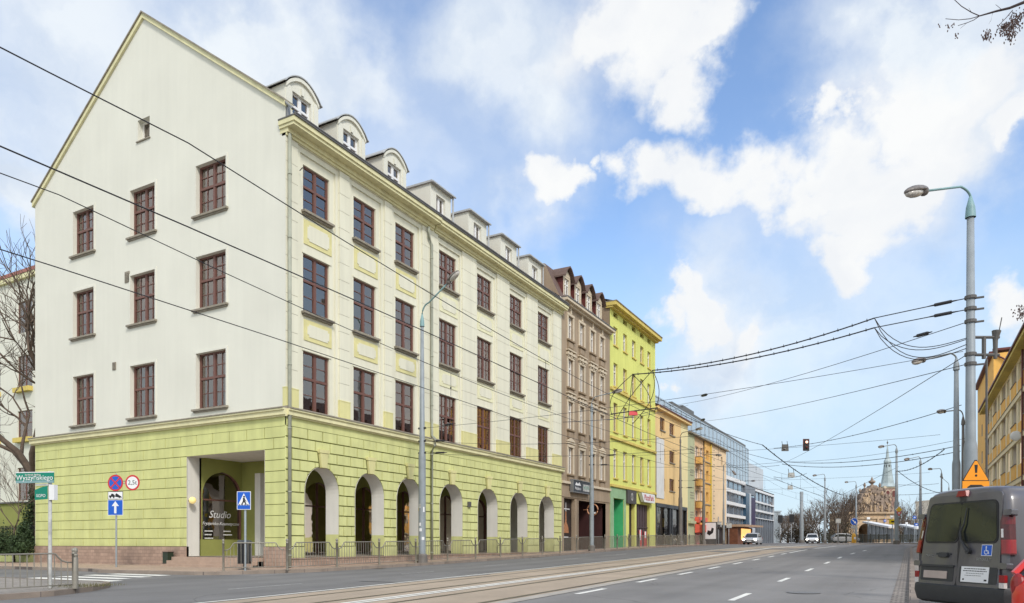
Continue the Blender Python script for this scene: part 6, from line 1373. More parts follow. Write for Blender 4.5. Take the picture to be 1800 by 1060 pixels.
# tail lights wrap round the corners
for s in (-1, 1):
    def tl(z0, z1, m_, x0=.83, pr=.0, nm='tail_light', par=None, x1=0):
        mb = MB(); zs = frange(z0, z1, .06); prof = []
        for z_ in zs:
            top = max(0, z_ - .9) * .10; ins = max(0, z_ - 1.0) * .16
            xo = (x1 or .975) - ins; wide = .0
            xi = x0 - ins * .9 + (.05 * max(0, (z_ - 1.45)) / .1 if z_ > 1.45 else 0)
            prof.append([(s * xi, -.025 - pr + top, z_), (s * (xo - .05), -.022 - pr + top, z_), (s * (xo - .008), .0 - pr + top, z_), (s * (xo + .006 + pr), .05 + top, z_), (s * (xo + .004), .085 + top, z_), (s * (xo - .04), .09 + top, z_), (s * xi, .08 + top, z_)])
        loft(mb, prof); o = mb.build(nm, par or V, m_, world=False); smooth_angle(o, 45); return o
    t0 = tl(.98, 1.56, M_taild)
    tl(1.0, 1.19, M_tail, .85, .006, 'tail_lens', t0); tl(1.22, 1.34, M_tailw, .85, .007, 'reversing_lens', t0, .925); tl(1.40, 1.50, mat('tail_light_mid', (.13, .005, .007), .25, .15, 14, 0, 0, coat=.3), .87, .004, 'tail_lens', t0)
    mb = MB(); a, b = sorted((s * .83, s * .93)); mb.box(a, b, -.045, .0, .60, .70); mb.use(M_tail) if 0 else None; o = mb.build('bumper_reflector', V, M_tail, world=False); mb = MB(); mb.box(a + .005, b - .005, -.05, -.0, .52, .595); mb.build('fog_lens', V, M_tailw, world=False)
# bumper and lower panels
mb = MB(); secs = []
for z_, o_, k in ((.22, .02, .95), (.26, -.05, .98), (.40, -.085, .995), (.50, -.075, .995), (.53, -.03, .98)):
    secs.append([(-.965 * k, .5, z_), (-.985 * k, .12, z_), (-.93 * k, o_ + .03, z_), (-.8 * k, o_, z_), (.8 * k, o_, z_), (.93 * k, o_ + .03, z_), (.985 * k, .12, z_), (.965 * k, .5, z_)])
loft(mb, secs); o = mb.build('bumper', V, M_plast, world=False); smooth_angle(o, 35)
mb = MB(RO, **RR).use(M_plast); mb.prism(rrect(-.79, -.06, .56, .80, .03), .010, .016); mb.prism(rrect(-.80, -.05, .78, .81, .01), .010, .035); mb.prism(rrect(.06, .79, .56, .80, .03), .010, .016); mb.build('plate_recess', V, world=False)
mb = MB(RO, **RR).use(M_plate); mb.box(-.71, -.19, rbx(.60), rbx(.715), .016, .026); mb.build('number_plate', V, world=False)
mb = MB(RO, **RR).use(M_signw); mb.box(.10, .64, rbx(.575), rbx(.80), .016, .019); mb.use(M_blk)
for k, (a, b) in enumerate(((.16, .58), (.14, .60), (.2, .55), (.18, .5))): 
    uu = a
    while uu < b: l = rnd.uniform(.02, .05); mb.box(uu, min(uu + l, b), rbx(.77 - .032 * k) - .006, rbx(.77 - .032 * k) + .006 if k < 2 else rbx(.77 - .032 * k) + .001, .019, .0200); uu += l + .008
mb.box(.56, .61, rbx(.60), rbx(.625), .019, .020); mb.box(.14, .17, rbx(.60), rbx(.625), .019, .020); mb.build('notice_sticker', V, world=False)
mb = MB(RO, **RR); mb.use(M_signw); mb.prism(rrect(.44, .66, 1.0, 1.215 - .0, .02), .012 + .008, .0225) if 0 else mb.box(.46, .66, rbx(.96), rbx(1.12), .013, .016); mb.use(M_blue); mb.box(.468, .652, rbx(.968), rbx(1.112), .016, .0175); mb.use(M_signw)
disc(mb, .55, rbx(1.085), .012, .0175, .019, 10); mb.box(.543, .557, rbx(1.03), rbx(1.072), .0175, .019); mb.box(.543, .59, rbx(1.025), rbx(1.037), .0175, .0191); mb.prism([(.582, rbx(1.03)), (.594, rbx(1.03)), (.612, rbx(.99)), (.6, rbx(.985))], .0175, .0189)
for k in range(9): a0, a1 = R(150 + k * 22), R(150 + (k + 1) * 22); mb.prism([(.555 + .04 * math.cos(a0), rbx(1.018) + .04 * math.sin(a0)), (.555 + .04 * math.cos(a1), rbx(1.018) + .04 * math.sin(a1)), (.555 + .03 * math.cos(a1), rbx(1.018) + .03 * math.sin(a1)), (.555 + .03 * math.cos(a0), rbx(1.018) + .03 * math.sin(a0))], .0175, .0188)
mb.build('wheelchair_sticker', V, world=False)
def rear_text(s, size, x, z_, m_):
    o = text_mesh(s, size, m_); o.parent = V; o.location = A(x, z_, .016); o.rotation_euler = (R(90 - 5.7), 0, 0); return o
rear_text('RENAULT', .065, .52, .905, M_rim); rear_text('TRAFIC', .055, -.62, .945, M_rim)
for s in (-1, 1):
    for y in (1.0, 4.05): wheel(V, s * .84, y, .33, .22)
    mb = MB(); mb.fr((s * .968, 0, 0), (0, 1, 0), (0, -.0 * s, 1), (s, 0, 0)); mb.prism([(.55, 1.18), (3.2, 1.18), (3.5, 1.2), (3.2, 1.68), (.7, 1.68), (.55, 1.6)], -.12, -.028) if 0 else None
    mb = MB()
    for a, b in ((.45, 1.55), (1.62, 2.7), (2.78, 3.5)): mb.poly([(s * .952, a, 1.2), (s * .952, b, 1.2), (s * .885, b - .02, 1.66), (s * .885, a + .05, 1.66)])
    mb.build('side_window', V, M_cglass, world=False)
    mb = MB(); mb.tube([(s * .972, 1.5, .62), (s * .972, 3.4, .62)], .035, 6); mb.build('side_moulding', V, M_plast, world=False)
    mb = MB(); mb.ell((s * 1.1, 3.55, 1.3), .09, .05, .17, n=12, m=8); mb.box(*sorted((s * .94, s * 1.1)), 3.53, 3.57, 1.2, 1.25); mb.build('door_mirror', V, M_plast, True, world=False)
# ---- cars
def make_car(name, loc, rz, label, paint, L_=4.3, W_=1.78, H_=1.45, hatch=True, lit=False, cat='car'):
    t = thing(name, loc, label, cat, rz)
    h = W_ / 2
    def sec(y, z0, z1, hw, r=.1): return [(-hw + r * .4, y, z0), (hw - r * .4, y, z0), (hw, y, z0 + r), (hw, y, z1 - r * 1.4), (hw - r * .5, y, z1 - r * .35), (hw - r * 1.6, y, z1), (-hw + r * 1.6, y, z1), (-hw + r * .5, y, z1 - r * .35), (-hw, y, z1 - r * 1.4), (-hw, y, z0 + r)]
    ys = [(0, .42, .72, .70), (.03, .34, .80, .80), (.09, .28, .86, .88), (.2, .25, .91, .94), (.4, .23, .95, .98), (.7, .22, .98, 1), (1.5, .2, .96, 1), (L_ - 1.4, .2, .95, 1), (L_ - .9, .22, .88, .99), (L_ - .35, .24, .76, .93), (L_ - .08, .3, .66, .82), (L_, .38, .58, .72)]
    mb = MB(); loft(mb, [sec(y, a, b, h * k) for y, a, b, k in ys]); o = mb.build('body', t, paint, world=False); smooth_angle(o, 45)
    g_ = [(.18, .9, .9), (.62, H_ * .93, .78), (1.1, H_, .76), (2.2, H_ * .985, .75), (2.6, H_ * .93, .74), (L_ - 1.15, .92, .84)] if hatch else [(.55, .93, .86), (1.1, H_ * .95, .74), (1.5, H_, .73), (2.3, H_ * .98, .73), (2.6, H_ * .93, .72), (L_ - 1.1, .9, .82)]
    mb = MB(); mb.use(M_cglass); loft(mb, [[(-h * .93, y, .9), (h * .93, y, .9), (h * k, y, z_), (-h * k, y, z_)] for y, z_, k in g_]); o = mb.build('cabin_glass', t, world=False)
    mb = MB(); pr = g_[1:-1]; loft(mb, [[(-h * k - .02, y, z_ - .05), (h * k + .02, y, z_ - .05), (h * k * .97, y, z_ + .025), (0, y, z_ + .05), (-h * k * .97, y, z_ + .025)] for y, z_, k in pr])
    for s in (-1, 1):
        for a, b in zip(g_[:1] + g_[-2:-1], g_[1:2] + g_[-1:]): mb.tube([(s * h * .93, a[0], max(.9, a[1] - .03)) if a[1] < 1 else (s * h * a[2], a[0], a[1]), (s * h * .93, b[0], b[1]) if b[1] < 1 else (s * h * b[2], b[0], b[1])], .045, 6)
        mb.tube([(s * h * .925, 2.0, .9), (s * h * .77, 1.95, H_ * .97)], .04, 6)
    o = mb.build('roof', t, paint, world=False); smooth_angle(o, 50)
    for s in (-1, 1):
        for y in (.78, L_ - .85): wheel(t, s * (h - .12), y, .31, .2)
        mb = MB(); mb.ell((s * h * .74, L_ - .13, .62), .2, .12, .09, n=12, m=8); mb.build('headlight', t, mat('lit_headlight', (.9, .9, .85), .2, .02, 3, 0, 0, emit=((1, .93, .78), 9)) if lit else M_tailw, True, world=False)
        mb = MB(); mb.box(*sorted((s * h * .66, s * h * .95)), .0, .2, .62, .9, .0) if not hatch else mb.ell((s * h * .78, .085, .78), .09, .05, .14, n=12, m=8); mb.build('tail_light', t, M_tail, world=False)
        mb = MB(); mb.ell((s * (h + .08), L_ - 1.6, .98), .1, .06, .08, n=10, m=6); mb.build('door_mirror', t, M_plast, True, world=False)
    mb = MB(); mb.box(-.55, .55, L_ - .06, L_ + .015, .42, .56); mb.box(-.6, .6, L_ - .1, L_ + .005, .24, .34); mb.build('grille', t, M_plast, world=False)
    mb = MB(); mb.box(-.26, .26, L_ + .01, L_ + .03, .38, .48); mb.box(-.26, .26, -.02, .03, .55, .66); mb.build('number_plate', t, M_signw, world=False)
    mb = MB(); mb.box(-h * .8, h * .8, -.03, .3, .3, .42); mb.build('bumper', t, M_plast, world=False)
    return t
p = pt(1317, HOR, 89); z_ = g(p.y) - .12; make_car('car', (p.x, p.y, z_), R(180) - .0 + math.atan2(-.06, 1) * 0, 'silver grey car with lit headlights driving towards us in the far lane', M_silver, lit=True, hatch=False)
bpy.data.objects['car'].location.y += 4.3
p = pt(1423, HOR, 112); make_car('car', (p.x, p.y + 4, g(p.y) - .12), R(185), 'pale car with glaring yellow headlights approaching beside the thick mast', M_white_car, lit=True, H_=1.5)
p = pt(1461, HOR, 118); make_car('car', (p.x, p.y, g(p.y)), R(-70), 'small white car parked side on before the bare trees', M_white_car, hatch=True)
p = cw(5.33, 7.95); r_ = make_car('red_car', (0, 0, -1.24), rz + R(4), 'bright red hatchback cut by the bottom right corner of the picture', M_vred, L_=4.1, H_=1.5)
fw2 = Vector((-math.sin(r_.rotation_euler.z), math.cos(r_.rotation_euler.z), 0)); rt2 = Vector((math.cos(r_.rotation_euler.z), math.sin(r_.rotation_euler.z), 0)); r_.location = Vector((p.x, p.y, -1.24)) + rt2 * .86
# ================================================================ TREES
def bare_tree(name, base, h, label, seed, lean=(0, 0), spread=.55, levels=5, r0=.3, n0=4, trunk_frac=.35, mbk=None, twig=None, parts=True, lenf=.72, kids=3, rmin=.006, group=None, cat='tree', updir=.25):
    rr = random.Random(seed); T = thing(name, tuple(base), label, cat, group=group); base = Vector(base)
    tr, br = MB(), MB()
    top = base + Vector((lean[0], lean[1], h * trunk_frac))
    pts = [base + Vector((0, 0, -.2)), base.lerp(top, .3) + Vector((rr.uniform(-.1, .1), rr.uniform(-.1, .1), 0)), base.lerp(top, .65) + Vector((rr.uniform(-.15, .15), rr.uniform(-.15, .15), 0)), top]
    tr.tube(pts, [r0 * 1.25, r0, r0 * .88, r0 * .75], 10)
    def grow(p, d, ln, r, lv):
        segs = 3 if lv < levels - 1 else 2; q = p; pp = [p]; dd = d
        for i in range(segs):
            dd = (dd + Vector((rr.gauss(0, .16), rr.gauss(0, .16), rr.gauss(.06, .12)))).normalized(); q = q + dd * ln / segs; pp.append(q)
        br.tube(pp, [r * (1 - .42 * i / segs) for i in range(segs + 1)], 6 if lv < 2 else (4 if lv < 4 else 3), caps=False)
        if lv >= levels: return
        for k in range(kids if lv else kids + 1):
            t = rr.uniform(.35, 1) if k else 1; i = min(segs - 1, int(t * segs)); s = pp[i].lerp(pp[i + 1], t * segs - i)
            a = dd.cross(Vector((rr.gauss(0, 1), rr.gauss(0, 1), rr.gauss(0, 1)))).normalized()
            nd = (dd + a * spread * rr.uniform(.7, 1.5) + Vector((0, 0, updir * .5))).normalized()
            grow(s, nd, ln * lenf * rr.uniform(.75, 1.15), max(rmin, r * .58), lv + 1)
    for k in range(n0):
        a = 2 * math.pi * (k + rr.uniform(-.3, .3)) / n0; d = Vector((math.cos(a) * spread * 1.2, math.sin(a) * spread * 1.2, 1)).normalized()
        grow(top - Vector((0, 0, rr.uniform(0, .3) * h * trunk_frac * .5)), d, h * (1 - trunk_frac) * .42, r0 * .5, 0)
    tr.build('trunk', T, M_bark, True); br.build('branches', T, M_twig, True)
    return T
def leaf_blob(name, c, rx_, ry_, rz_, n, size, m_, label, seed, cat='shrub', group=None, kind=None, stem=True):
    rr = random.Random(seed); T = thing(name, (c[0], c[1], c[2]), label, cat, group=group); mb = MB(); C_ = Vector(c)
    cl = [(Vector((rr.gauss(0, .45) * rx_, rr.gauss(0, .45) * ry_, rz_ * (.15 + .8 * abs(rr.random())))), rr.uniform(.2, .42)) for _ in range(max(5, n // 300))]
    for _ in range(n):
        o, k = rr.choice(cl); p = C_ + o + Vector((rr.gauss(0, k) * rx_, rr.gauss(0, k) * ry_, rr.gauss(0, k * .6) * rz_))
        if p.z < C_.z: p.z = C_.z + rr.random() * .2
        a = Vector((rr.gauss(0, 1), rr.gauss(0, 1), rr.gauss(0, 1))).normalized() * size * rr.uniform(.6, 1.3); b = a.cross(Vector((rr.gauss(0, 1), rr.gauss(0, 1), rr.gauss(0, 1)))).normalized() * size * .5
        k0 = len(mb.v); mb.v += [p - a, p + b, p + a, p - b]; mb.face([k0, k0 + 1, k0 + 2, k0 + 3])
    mb.build('foliage', T, m_)
    if stem: s_ = MB(); s_.tube([C_, C_ + Vector((0, 0, rz_ * .5))], .06, 6); s_.build('stem', T, M_bark)
    return T
# bare tree between the gable and the pale house on the left
bx, by = -45.9, 24.4
bare_tree('bare_tree', (bx, by, -1.0), 17.0, 'big bare tree with dark ivy-covered trunk at the left end of the corner building', 5, lean=(-.3, 0), spread=.62, levels=5, r0=.42, n0=5, trunk_frac=.30, kids=3, lenf=.74, rmin=.014)
leaf_blob('ivy', (bx + .1, by - .45, -1.0), .30, .30, 3.4, 1500, .08, M_leafd, 'dark ivy climbing the trunk of the big bare tree', 3, cat='climber', stem=False)
bare_tree('bare_sapling', (-41.5, 20.95, -1.0), 6.0, 'thin bare sapling with yellowish buds in front of the left garden wall', 15, spread=.5, levels=4, r0=.06, n0=3, trunk_frac=.3, kids=3, rmin=.006)
# evergreen shrubs behind the low wall
for k, (px, d, w_, h_) in enumerate(((8, 37, .65, .9), (30, 36.5, .6, .75), (-12, 37, .8, 1.1), (50, 38, .35, 1.3))):
    p = pt(px, HOR, d); leaf_blob('evergreen_shrub', (p.x, p.y, -.6), w_, w_, h_, 2600, .07, M_leafd, ('rounded dark evergreen shrub behind the low wall at the left edge', 'lower dark evergreen shrub nearest the sapling', 'dark evergreen shrub cut by the left edge', 'tall thin evergreen shrub by the ivy-covered trunk')[k], 30 + k, group='evergreen shrubs behind the wall')
# low green wall with iron fence
Wl = thing('low_green_wall', (-39, 21.0, -1.0), 'low lime green garden wall continuing left from the corner building', 'wall')
mb = MB(); mb.use(M_green); mb.box(-60, -39.05, 21.2, 21.5, -1.2, -.15); mb.use(M_sill); mb.box(-60, -39.05, 21.15, 21.55, -.15, -.08); mb.build('wall', Wl)
Fl = thing('iron_fence', (-39.2, 22.2, -.6), 'black iron railing in front of the evergreen shrubs at the left', 'fence'); mb = MB()
for k in range(150): x = -39.3 - k * .14; mb.box(x - .012, x + .012, 21.33, 21.36, -.1, .95)
mb.box(-60, -39.2, 21.33, 21.37, .8, .84); mb.box(-60, -39.2, 21.33, 21.37, .05, .09); mb.build('bars', Fl, M_blk)
# ================================================================ PALE HOUSE AT THE FAR LEFT
yb = 44.0
def xon(px, Y): r = ray(px, 0); return r.x * Y / r.y
def zon(px, py, Y): r = ray(px, py); return r.z * Y / r.y
B = thing('pale_house', (xon(30, yb), yb, -.5), 'pale house with red hipped roof seen through the bare tree at the left', 'building')
x0, x1 = xon(-220, yb), xon(75, yb) ; zt = zon(30, 487, yb)
wx0, wx1 = xon(31, yb), xon(57, yb)
lv = [(zon(40, 585, yb), zon(40, 530, yb)), (zon(40, 682, yb), zon(40, 625, yb)), (zon(40, 770, yb), zon(40, 722, yb)), (zon(40, 880, yb), zon(40, 822, yb))]
wxs = [(wx0, wx1), (wx0 - 6.5, wx1 - 6.5), (wx0 - 13, wx1 - 13)]
mb = MB(O=(0, yb, 0), **GABLE).use(M_gable); mb.holes(x0, x1, -1.2, zt, 0, [(a, b, c, d) for a, b in wxs for c, d in lv], .3, M_gable); mb.use(M_yellow); mb.box(x0, x1, zt - .5, zt, -.2, .35)
mb.use(M_gable); mb.poly([(x1, -1, 0), (x1, -1, -12), (x1, zt, -12), (x1, zt, 0)]); mb.build('wall', B)
backing(B, x0, x1, -1, zt, -.8, dict(O=(0, yb, 0), **GABLE))
for a, b in wxs:
    for k, (c, d) in enumerate(lv):
        put_window(B, ('lh', k), (b - a, d - c, 1, M_wood), ((a + b) / 2, yb + .15, c), 0, 0)
        if k in (1, 2): mb = MB(O=(0, yb, 0), **GABLE).use(M_ochre); mb.box(a - .1, b + .1, c - .5, c + .0, 0, .5); mb.build('balcony_front', B)
mb = MB().use(M_rtile); ax = xon(26, yb + 5); az = zt + 4.8
for q in ([(x0, yb - .4, zt), (x1, yb - .4, zt), (x1 - 5, yb + 6, az), (x0 + 5, yb + 6, az)], [(x1, yb - .4, zt), (x1, yb + 12, zt), (x1 - 5, yb + 6, az)], [(x0, yb + 12, zt), (x0, yb - .4, zt), (x0 + 5, yb + 6, az)], [(x1, yb + 12, zt), (x0, yb + 12, zt), (x0 + 5, yb + 6, az), (x1 - 5, yb + 6, az)]): mb.poly(q)
mb.build('hipped_roof', B)
B2_ = thing('garden_annex', (-50, 32, -1), 'small olive green annex with a flat roof beside the bare tree', 'building'); xa, xb, ya = xon(-30, 32), xon(38, 32), 32; za = zon(20, 885, 32)
mb = MB().use(M_greend); mb.box(xa, xb, ya, ya + 4, -1.2, za); mb.use(M_zincd); mb.box(xa - .1, xb + .15, ya - .15, ya + 4, za, za + .12); mb.build('wall', B2_); mb = MB().use(M_dg); mb.box(xa + 1.2, xa + 2.2, ya - .03, ya, .2, 1.3); mb.build('window', B2_)
# ================================================================ OLD GATE AND CHURCH
D = 150; zero = pt(1522, HOR, D)
M_stone = mat('old_sandstone', (.50, .36, .23), .9, .25, .5, .6, 9, streak=.2); M_stoned = mat('carved_stone', (.30, .23, .18), .95, .35, 1.2, .8, 6, streak=.2)
Gt = thing('stone_gate', (zero.x, zero.y, .1), 'old baroque stone gate with carved stepped gable and round arch', 'gate', YAW)
pxm = D / F; gx = lambda px: (px - 1522) * pxm; gzv = lambda py: (HOR - py) * pxm - .1
def arch_wall(mb, x0, x1, z0, z1, cx, r, zs_, w_, n=14):
    pts = [(cx - r, z0)] + [(cx - r * math.cos(math.pi * k / n), zs_ + r * math.sin(math.pi * k / n)) for k in range(n + 1)] + [(cx + r, z0)]
    mb.poly([(x0, z0, w_), (cx - r, z0, w_), (cx - r, z1, w_), (x0, z1, w_)]); mb.poly([(cx + r, z0, w_), (x1, z0, w_), (x1, z1, w_), (cx + r, z1, w_)])
    for a, b in zip(pts[1:-1], pts[2:-1]): mb.poly([(*a, w_), (*b, w_), (b[0], z1, w_), (a[0], z1, w_)])
    for a, b in zip(pts, pts[1:]): mb.poly([(*a, w_), (*b, w_), (*b, w_ - 8), (*a, w_ - 8)])
mb = MB(**GABLE).use(M_stone); arch_wall(mb, gx(1489), gx(1572), -.3, gzv(903), gx(1523), 1.65, gzv(934), 0)
mb.box(gx(1489), gx(1572), -.3, gzv(903), -8.2, -8); mb.box(gx(1488), gx(1489), -.3, gzv(903), -8, 0); mb.box(gx(1572), gx(1573), -.3, gzv(903), -8, 0)
mb.box(gx(1487), gx(1574), gzv(903), gzv(900), -8, .5); mb.box(gx(1488), gx(1573), gzv(912), gzv(909), -.1, .25)
for px in (1491, 1504, 1541, 1554, 1568): mb.box(gx(px), gx(px + 3), -.2, gzv(909), 0, .3)
mb.build('arch_wall', Gt, world=False)
rg = random.Random(11)
sil = [(1497, 900), (1500, 893), (1508, 890), (1509, 880), (1514, 876), (1515, 868), (1520, 866), (1523, 858), (1530, 857), (1533, 853), (1541, 853), (1545, 857), (1551, 858), (1554, 866), (1560, 868), (1562, 876), (1567, 879), (1568, 890), (1572, 893), (1573, 900)]
mb = MB(**GABLE).use(M_stoned); mb.prism([(gx(a), gzv(b)) for a, b in sil], -2, 0); mb.build('carved_gable', Gt, world=False)
mb = MB(**GABLE); 
for k in range(170):
    px = rg.uniform(1499, 1571); lim = min((b for (a, b), (c, d) in zip(sil, sil[1:]) if a <= px <= c), default=890); py = rg.uniform(lim + 2, 899)
    mb.use(rg.choice([M_stoned, M_stone, M_stoned])); s_ = rg.uniform(.08, .28); mb.prism([(gx(px) + s_ * math.cos(t), gzv(py) + s_ * math.sin(t) * rg.uniform(.8, 1.6)) for t in (0, 1.2, 2.5, 3.9, 5.2)], 0, rg.uniform(.1, .35), .04)
mb.use(M_stone); disc(mb, gx(1523), gzv(880), .75, 0, .3, 14); 
for px in (1512, 1518, 1529, 1536, 1548, 1560): mb.box(gx(px), gx(px) + .25, gzv(899), gzv(888), 0, .35)
tag(mb.build('carved_reliefs', Gt, world=False), kind='stuff')
mb = MB(**GABLE).use(M_stoned)
for px, py in ((1500, 893), (1509, 879), (1516, 868), (1524, 858), (1551, 858), (1560, 867), (1567, 878)): mb.fr((0, 0, 0)); mb.lathe((gx(px), 1, gzv(py)), [(.25, 0), (.12, .3), (.3, .6), (.22, .9), (.0, 1.3)], 7)
mb.lathe((gx(1537), 1, gzv(853)), [(.5, 0), (.2, .3), (.7, .7), (.62, 1.0), (.3, 1.1), (.15, 1.6), (0, 1.9)], 10); mb.build('finials', Gt, world=False)
mb = MB(**GABLE).use(M_shopdark); mb.box(gx(1510), gx(1536), -.2, gzv(915), -7.9, -7.5); mb.use(M_blue); mb.box(gx(1512), gx(1519), -.1, 1.4, -7.4, -7.3); mb.use(M_signw); mb.box(gx(1526), gx(1529), -.1, 2.2, -7.4, -7.3); mb.build('archway_shadow', Gt, world=False)
D = 340; zero = pt(1560, HOR, D); pxm = D / F; cz = lambda py: (HOR - py) * pxm
Ch = thing('church_tower', (zero.x, zero.y, .2), 'brick church tower with tall grey green copper spire behind the old gate', 'church tower', YAW)
M_brick = mat('church_brick', (.36, .22, .18), .9, .15, .3, .3, 4); M_cop = mat('spire_copper', (.34, .40, .41), .6, .2, .4, .2, 3)
hw = 11 * pxm; mb = MB(); mb.use(M_brick); mb.box(-hw, hw, -hw, hw, -.5, cz(868) - .2); mb.use(M_beige); mb.box(-hw - .2, hw + .2, -hw - .2, hw + .2, cz(858) - .5, cz(856)); mb.use(M_brick); mb.box(-hw, hw, -hw, hw, cz(868) - .2, cz(858) - .5); mb.build('tower', Ch, world=False)
for s in (-1, 1):
    mb = MB(O=(s * hw * .48, -hw - .05, cz(876)), **GABLE).use(M_beige); mb.prism([(-1.15, 0), (1.15, 0), (1.15, 2.4), (.8, 3.3), (0, 3.75), (-.8, 3.3), (-1.15, 2.4)], 0, .12); mb.use(M_maroon); mb.prism([(-.85, .2), (.85, .2), (.85, 2.3), (.6, 3.0), (0, 3.35), (-.6, 3.0), (-.85, 2.3)], .12, .2); mb.build('belfry_window', Ch, world=False)
mb = MB(); n = 8
def octa(r, z_): return [(r * math.cos(math.pi / 8 + 2 * math.pi * k / 8), r * math.sin(math.pi / 8 + 2 * math.pi * k / 8), z_) for k in range(8)]
loft(mb, [octa(hw * 1.38, cz(857)), octa(hw * .95, cz(850)), octa(hw * .72, cz(835)), octa(hw * .5, cz(815)), octa(hw * .56, cz(813)), octa(hw * .52, cz(811)), octa(hw * .25, cz(805)), octa(hw * .17, cz(795)), octa(.02, cz(781))]); mb.build('spire', Ch, M_cop, world=False)
mb = MB(); mb.tube([(0, 0, cz(782)), (0, 0, cz(775))], .12, 5); mb.ell((0, 0, cz(779)), .4, .4, .4, n=8, m=6); mb.build('cross', Ch, M_zincd, world=False)
mb = MB()
for k in range(8): a = math.pi / 4 * k; mb.box(math.cos(a) * hw * .45 - .25, math.cos(a) * hw * .45 + .25, math.sin(a) * hw * .45 - .25, math.sin(a) * hw * .45 + .25, cz(823), cz(818))
mb.build('lantern_openings', Ch, M_blk, world=False)
# ================================================================ FAR BACKGROUND
bt = [(1385, 150, 6, 21), (1400, 140, 6.5, 22), (1428, 135, 7.5, 23), (1440, 160, 8, 24), (1468, 122, 9.0, 25), (1479, 118, 9.6, 26), (1487, 130, 8.5, 27), (1458, 140, 9, 28), (1494, 165, 8, 29), (1588, 170, 9, 31), (1600, 175, 8, 32), (1618, 180, 7, 33), (1583, 165, 11, 34), (1420, 150, 8.5, 35), (1372, 170, 6, 36), (1640, 190, 8, 37), (1411, 160, 7, 38)]
TL = ['behind the two dark traffic light heads', 'just left of the thick grey mast', 'right of the approaching lit car', 'behind and right of the lit car', 'behind the small white parked car', 'with the widest crown left of the stone gate', 'touching the left side of the stone gate', 'behind the lamp left of the gate', 'faint behind the left gable of the gate', 'right of the priority road sign', 'half hidden by the shorter white canopy', 'small and faint by the blue plates', 'rising right behind the priority lamp post', 'low behind the lit car and the mast', 'tiny at the end of the office block', 'rising beside the van roof on its left', 'directly behind the thick grey mast']
for k, (px, d, h_, sd_) in enumerate(bt):
    p = pt(px, HOR, d); bare_tree('bare_tree', (p.x, p.y, g(p.y)), h_, 'bare distant tree %s' % TL[k], sd_, spread=.55, levels=4, r0=.2, n0=4, trunk_frac=.22, kids=3, lenf=.72, rmin=.02, group='distant bare trees')
M_hedge = mat('dark_hedge', (.07, .055, .035), .95, .3, 1, 0, 0)
for k, (px, d, w_, h_) in enumerate(((1395, 140, 7, 2.4), (1425, 138, 7, 2.8), (1470, 128, 6, 3.6), (1590, 165, 8, 3.0))):
    p = pt(px, HOR, d); leaf_blob('brown_shrub', (p.x, p.y, g(p.y)), w_ * .5, 2, h_, 3500, .12, M_hedge, ('brown leafless shrub beside the end of the office block', 'brown leafless shrub behind the approaching lit car', 'dense brown shrub left of the stone gate', 'brown leafless shrub right of the stone gate')[k], 60 + k, group='distant shrubs', stem=False)
for k, (px0, px1, py, d, m_, lab) in enumerate(((1362, 1440, 918, 230, M_towerg, 'low grey distant building behind the traffic lights'), (1375, 1400, 908, 250, M_gr, 'slightly taller grey distant building beside the office block'), (1596, 1650, 916, 240, M_towerg, 'low pale distant building right of the gate'), (1340, 1372, 900, 170, M_tower, 'pale glass building beyond the office block'), (1640, 1735, 880, 230, M_lg, 'distant beige building hidden mostly by the van'))):
    a, b = pt(px0, HOR, d), pt(px1, HOR, d); B = thing('distant_building', tuple((a + b) / 2), lab, 'building', YAW); L_ = (b - a).length; H_ = (HOR - py) * d / F
    nf = max(1, int(H_ / 3)); nw = int(L_ / 3)
    mb = MB(**GABLE).use(m_); mb.holes(-L_ / 2, L_ / 2, -.5, H_, 0, [(-L_ / 2 + 1 + i * 3, -L_ / 2 + 2.6 + i * 3, j * 3 + .9, j * 3 + 2.3) for i in range(nw - 0) if -L_ / 2 + 2.6 + i * 3 < L_ / 2 for j in range(nf) if j * 3 + 2.3 < H_], .2); mb.box(-L_ / 2, L_ / 2, -.5, H_, -10, -.5); mb.box(-L_ / 2 - .2, L_ / 2 + .2, H_, H_ + .3, -10, .2); mb.build('wall', B, world=False)
# tram-stop roofs and waiting trams beyond the island
for k, (a, b, lab) in enumerate((((1516, 919, 118), (1562, 928, 108), 'long white canopy left of the priority lamp post'), ((1580, 924, 120), (1608, 930, 112), 'shorter white canopy right of the priority lamp post'))):
    p, q = pt(*a), pt(*b); S = thing('stop_canopy', ((p.x + q.x) / 2, (p.y + q.y) / 2, g(p.y)), lab, 'shelter'); d = (q - p); nrm = Vector((-d.y, d.x, 0)).normalized() * 1.3
    mb = MB().use(M_band); vs = [p, q, q + nrm, p + nrm]; a_ = [mb.P(*v) for v in vs]; b_ = [mb.P(v.x, v.y, v.z + .25) for v in vs]; mb.face(a_[::-1]); mb.face(b_); [mb.face([a_[i], a_[(i + 1) % 4], b_[(i + 1) % 4], b_[i]]) for i in range(4)]; mb.build('roof', S)
    mb = MB()
    for t in frange(.05, .95, .15): v = p.lerp(q, t) + nrm * .5; mb.tube([(v.x, v.y, g(v.y)), (v.x, v.y, v.z + .1)], .06, 5)
    mb.build('supports', S, M_zinc); mb = MB(); v0, v1 = p + nrm * .6, q + nrm * .6; mb.poly([(v0.x, v0.y, g(v0.y) + .5), (v1.x, v1.y, g(v1.y) + .5), (v1.x, v1.y, v1.z - .2), (v0.x, v0.y, v0.z - .2)]); mb.build('glass_wall', S, mat('pale_stop_glass', (.42, .44, .45), .3, .3, 3, 0, 0))
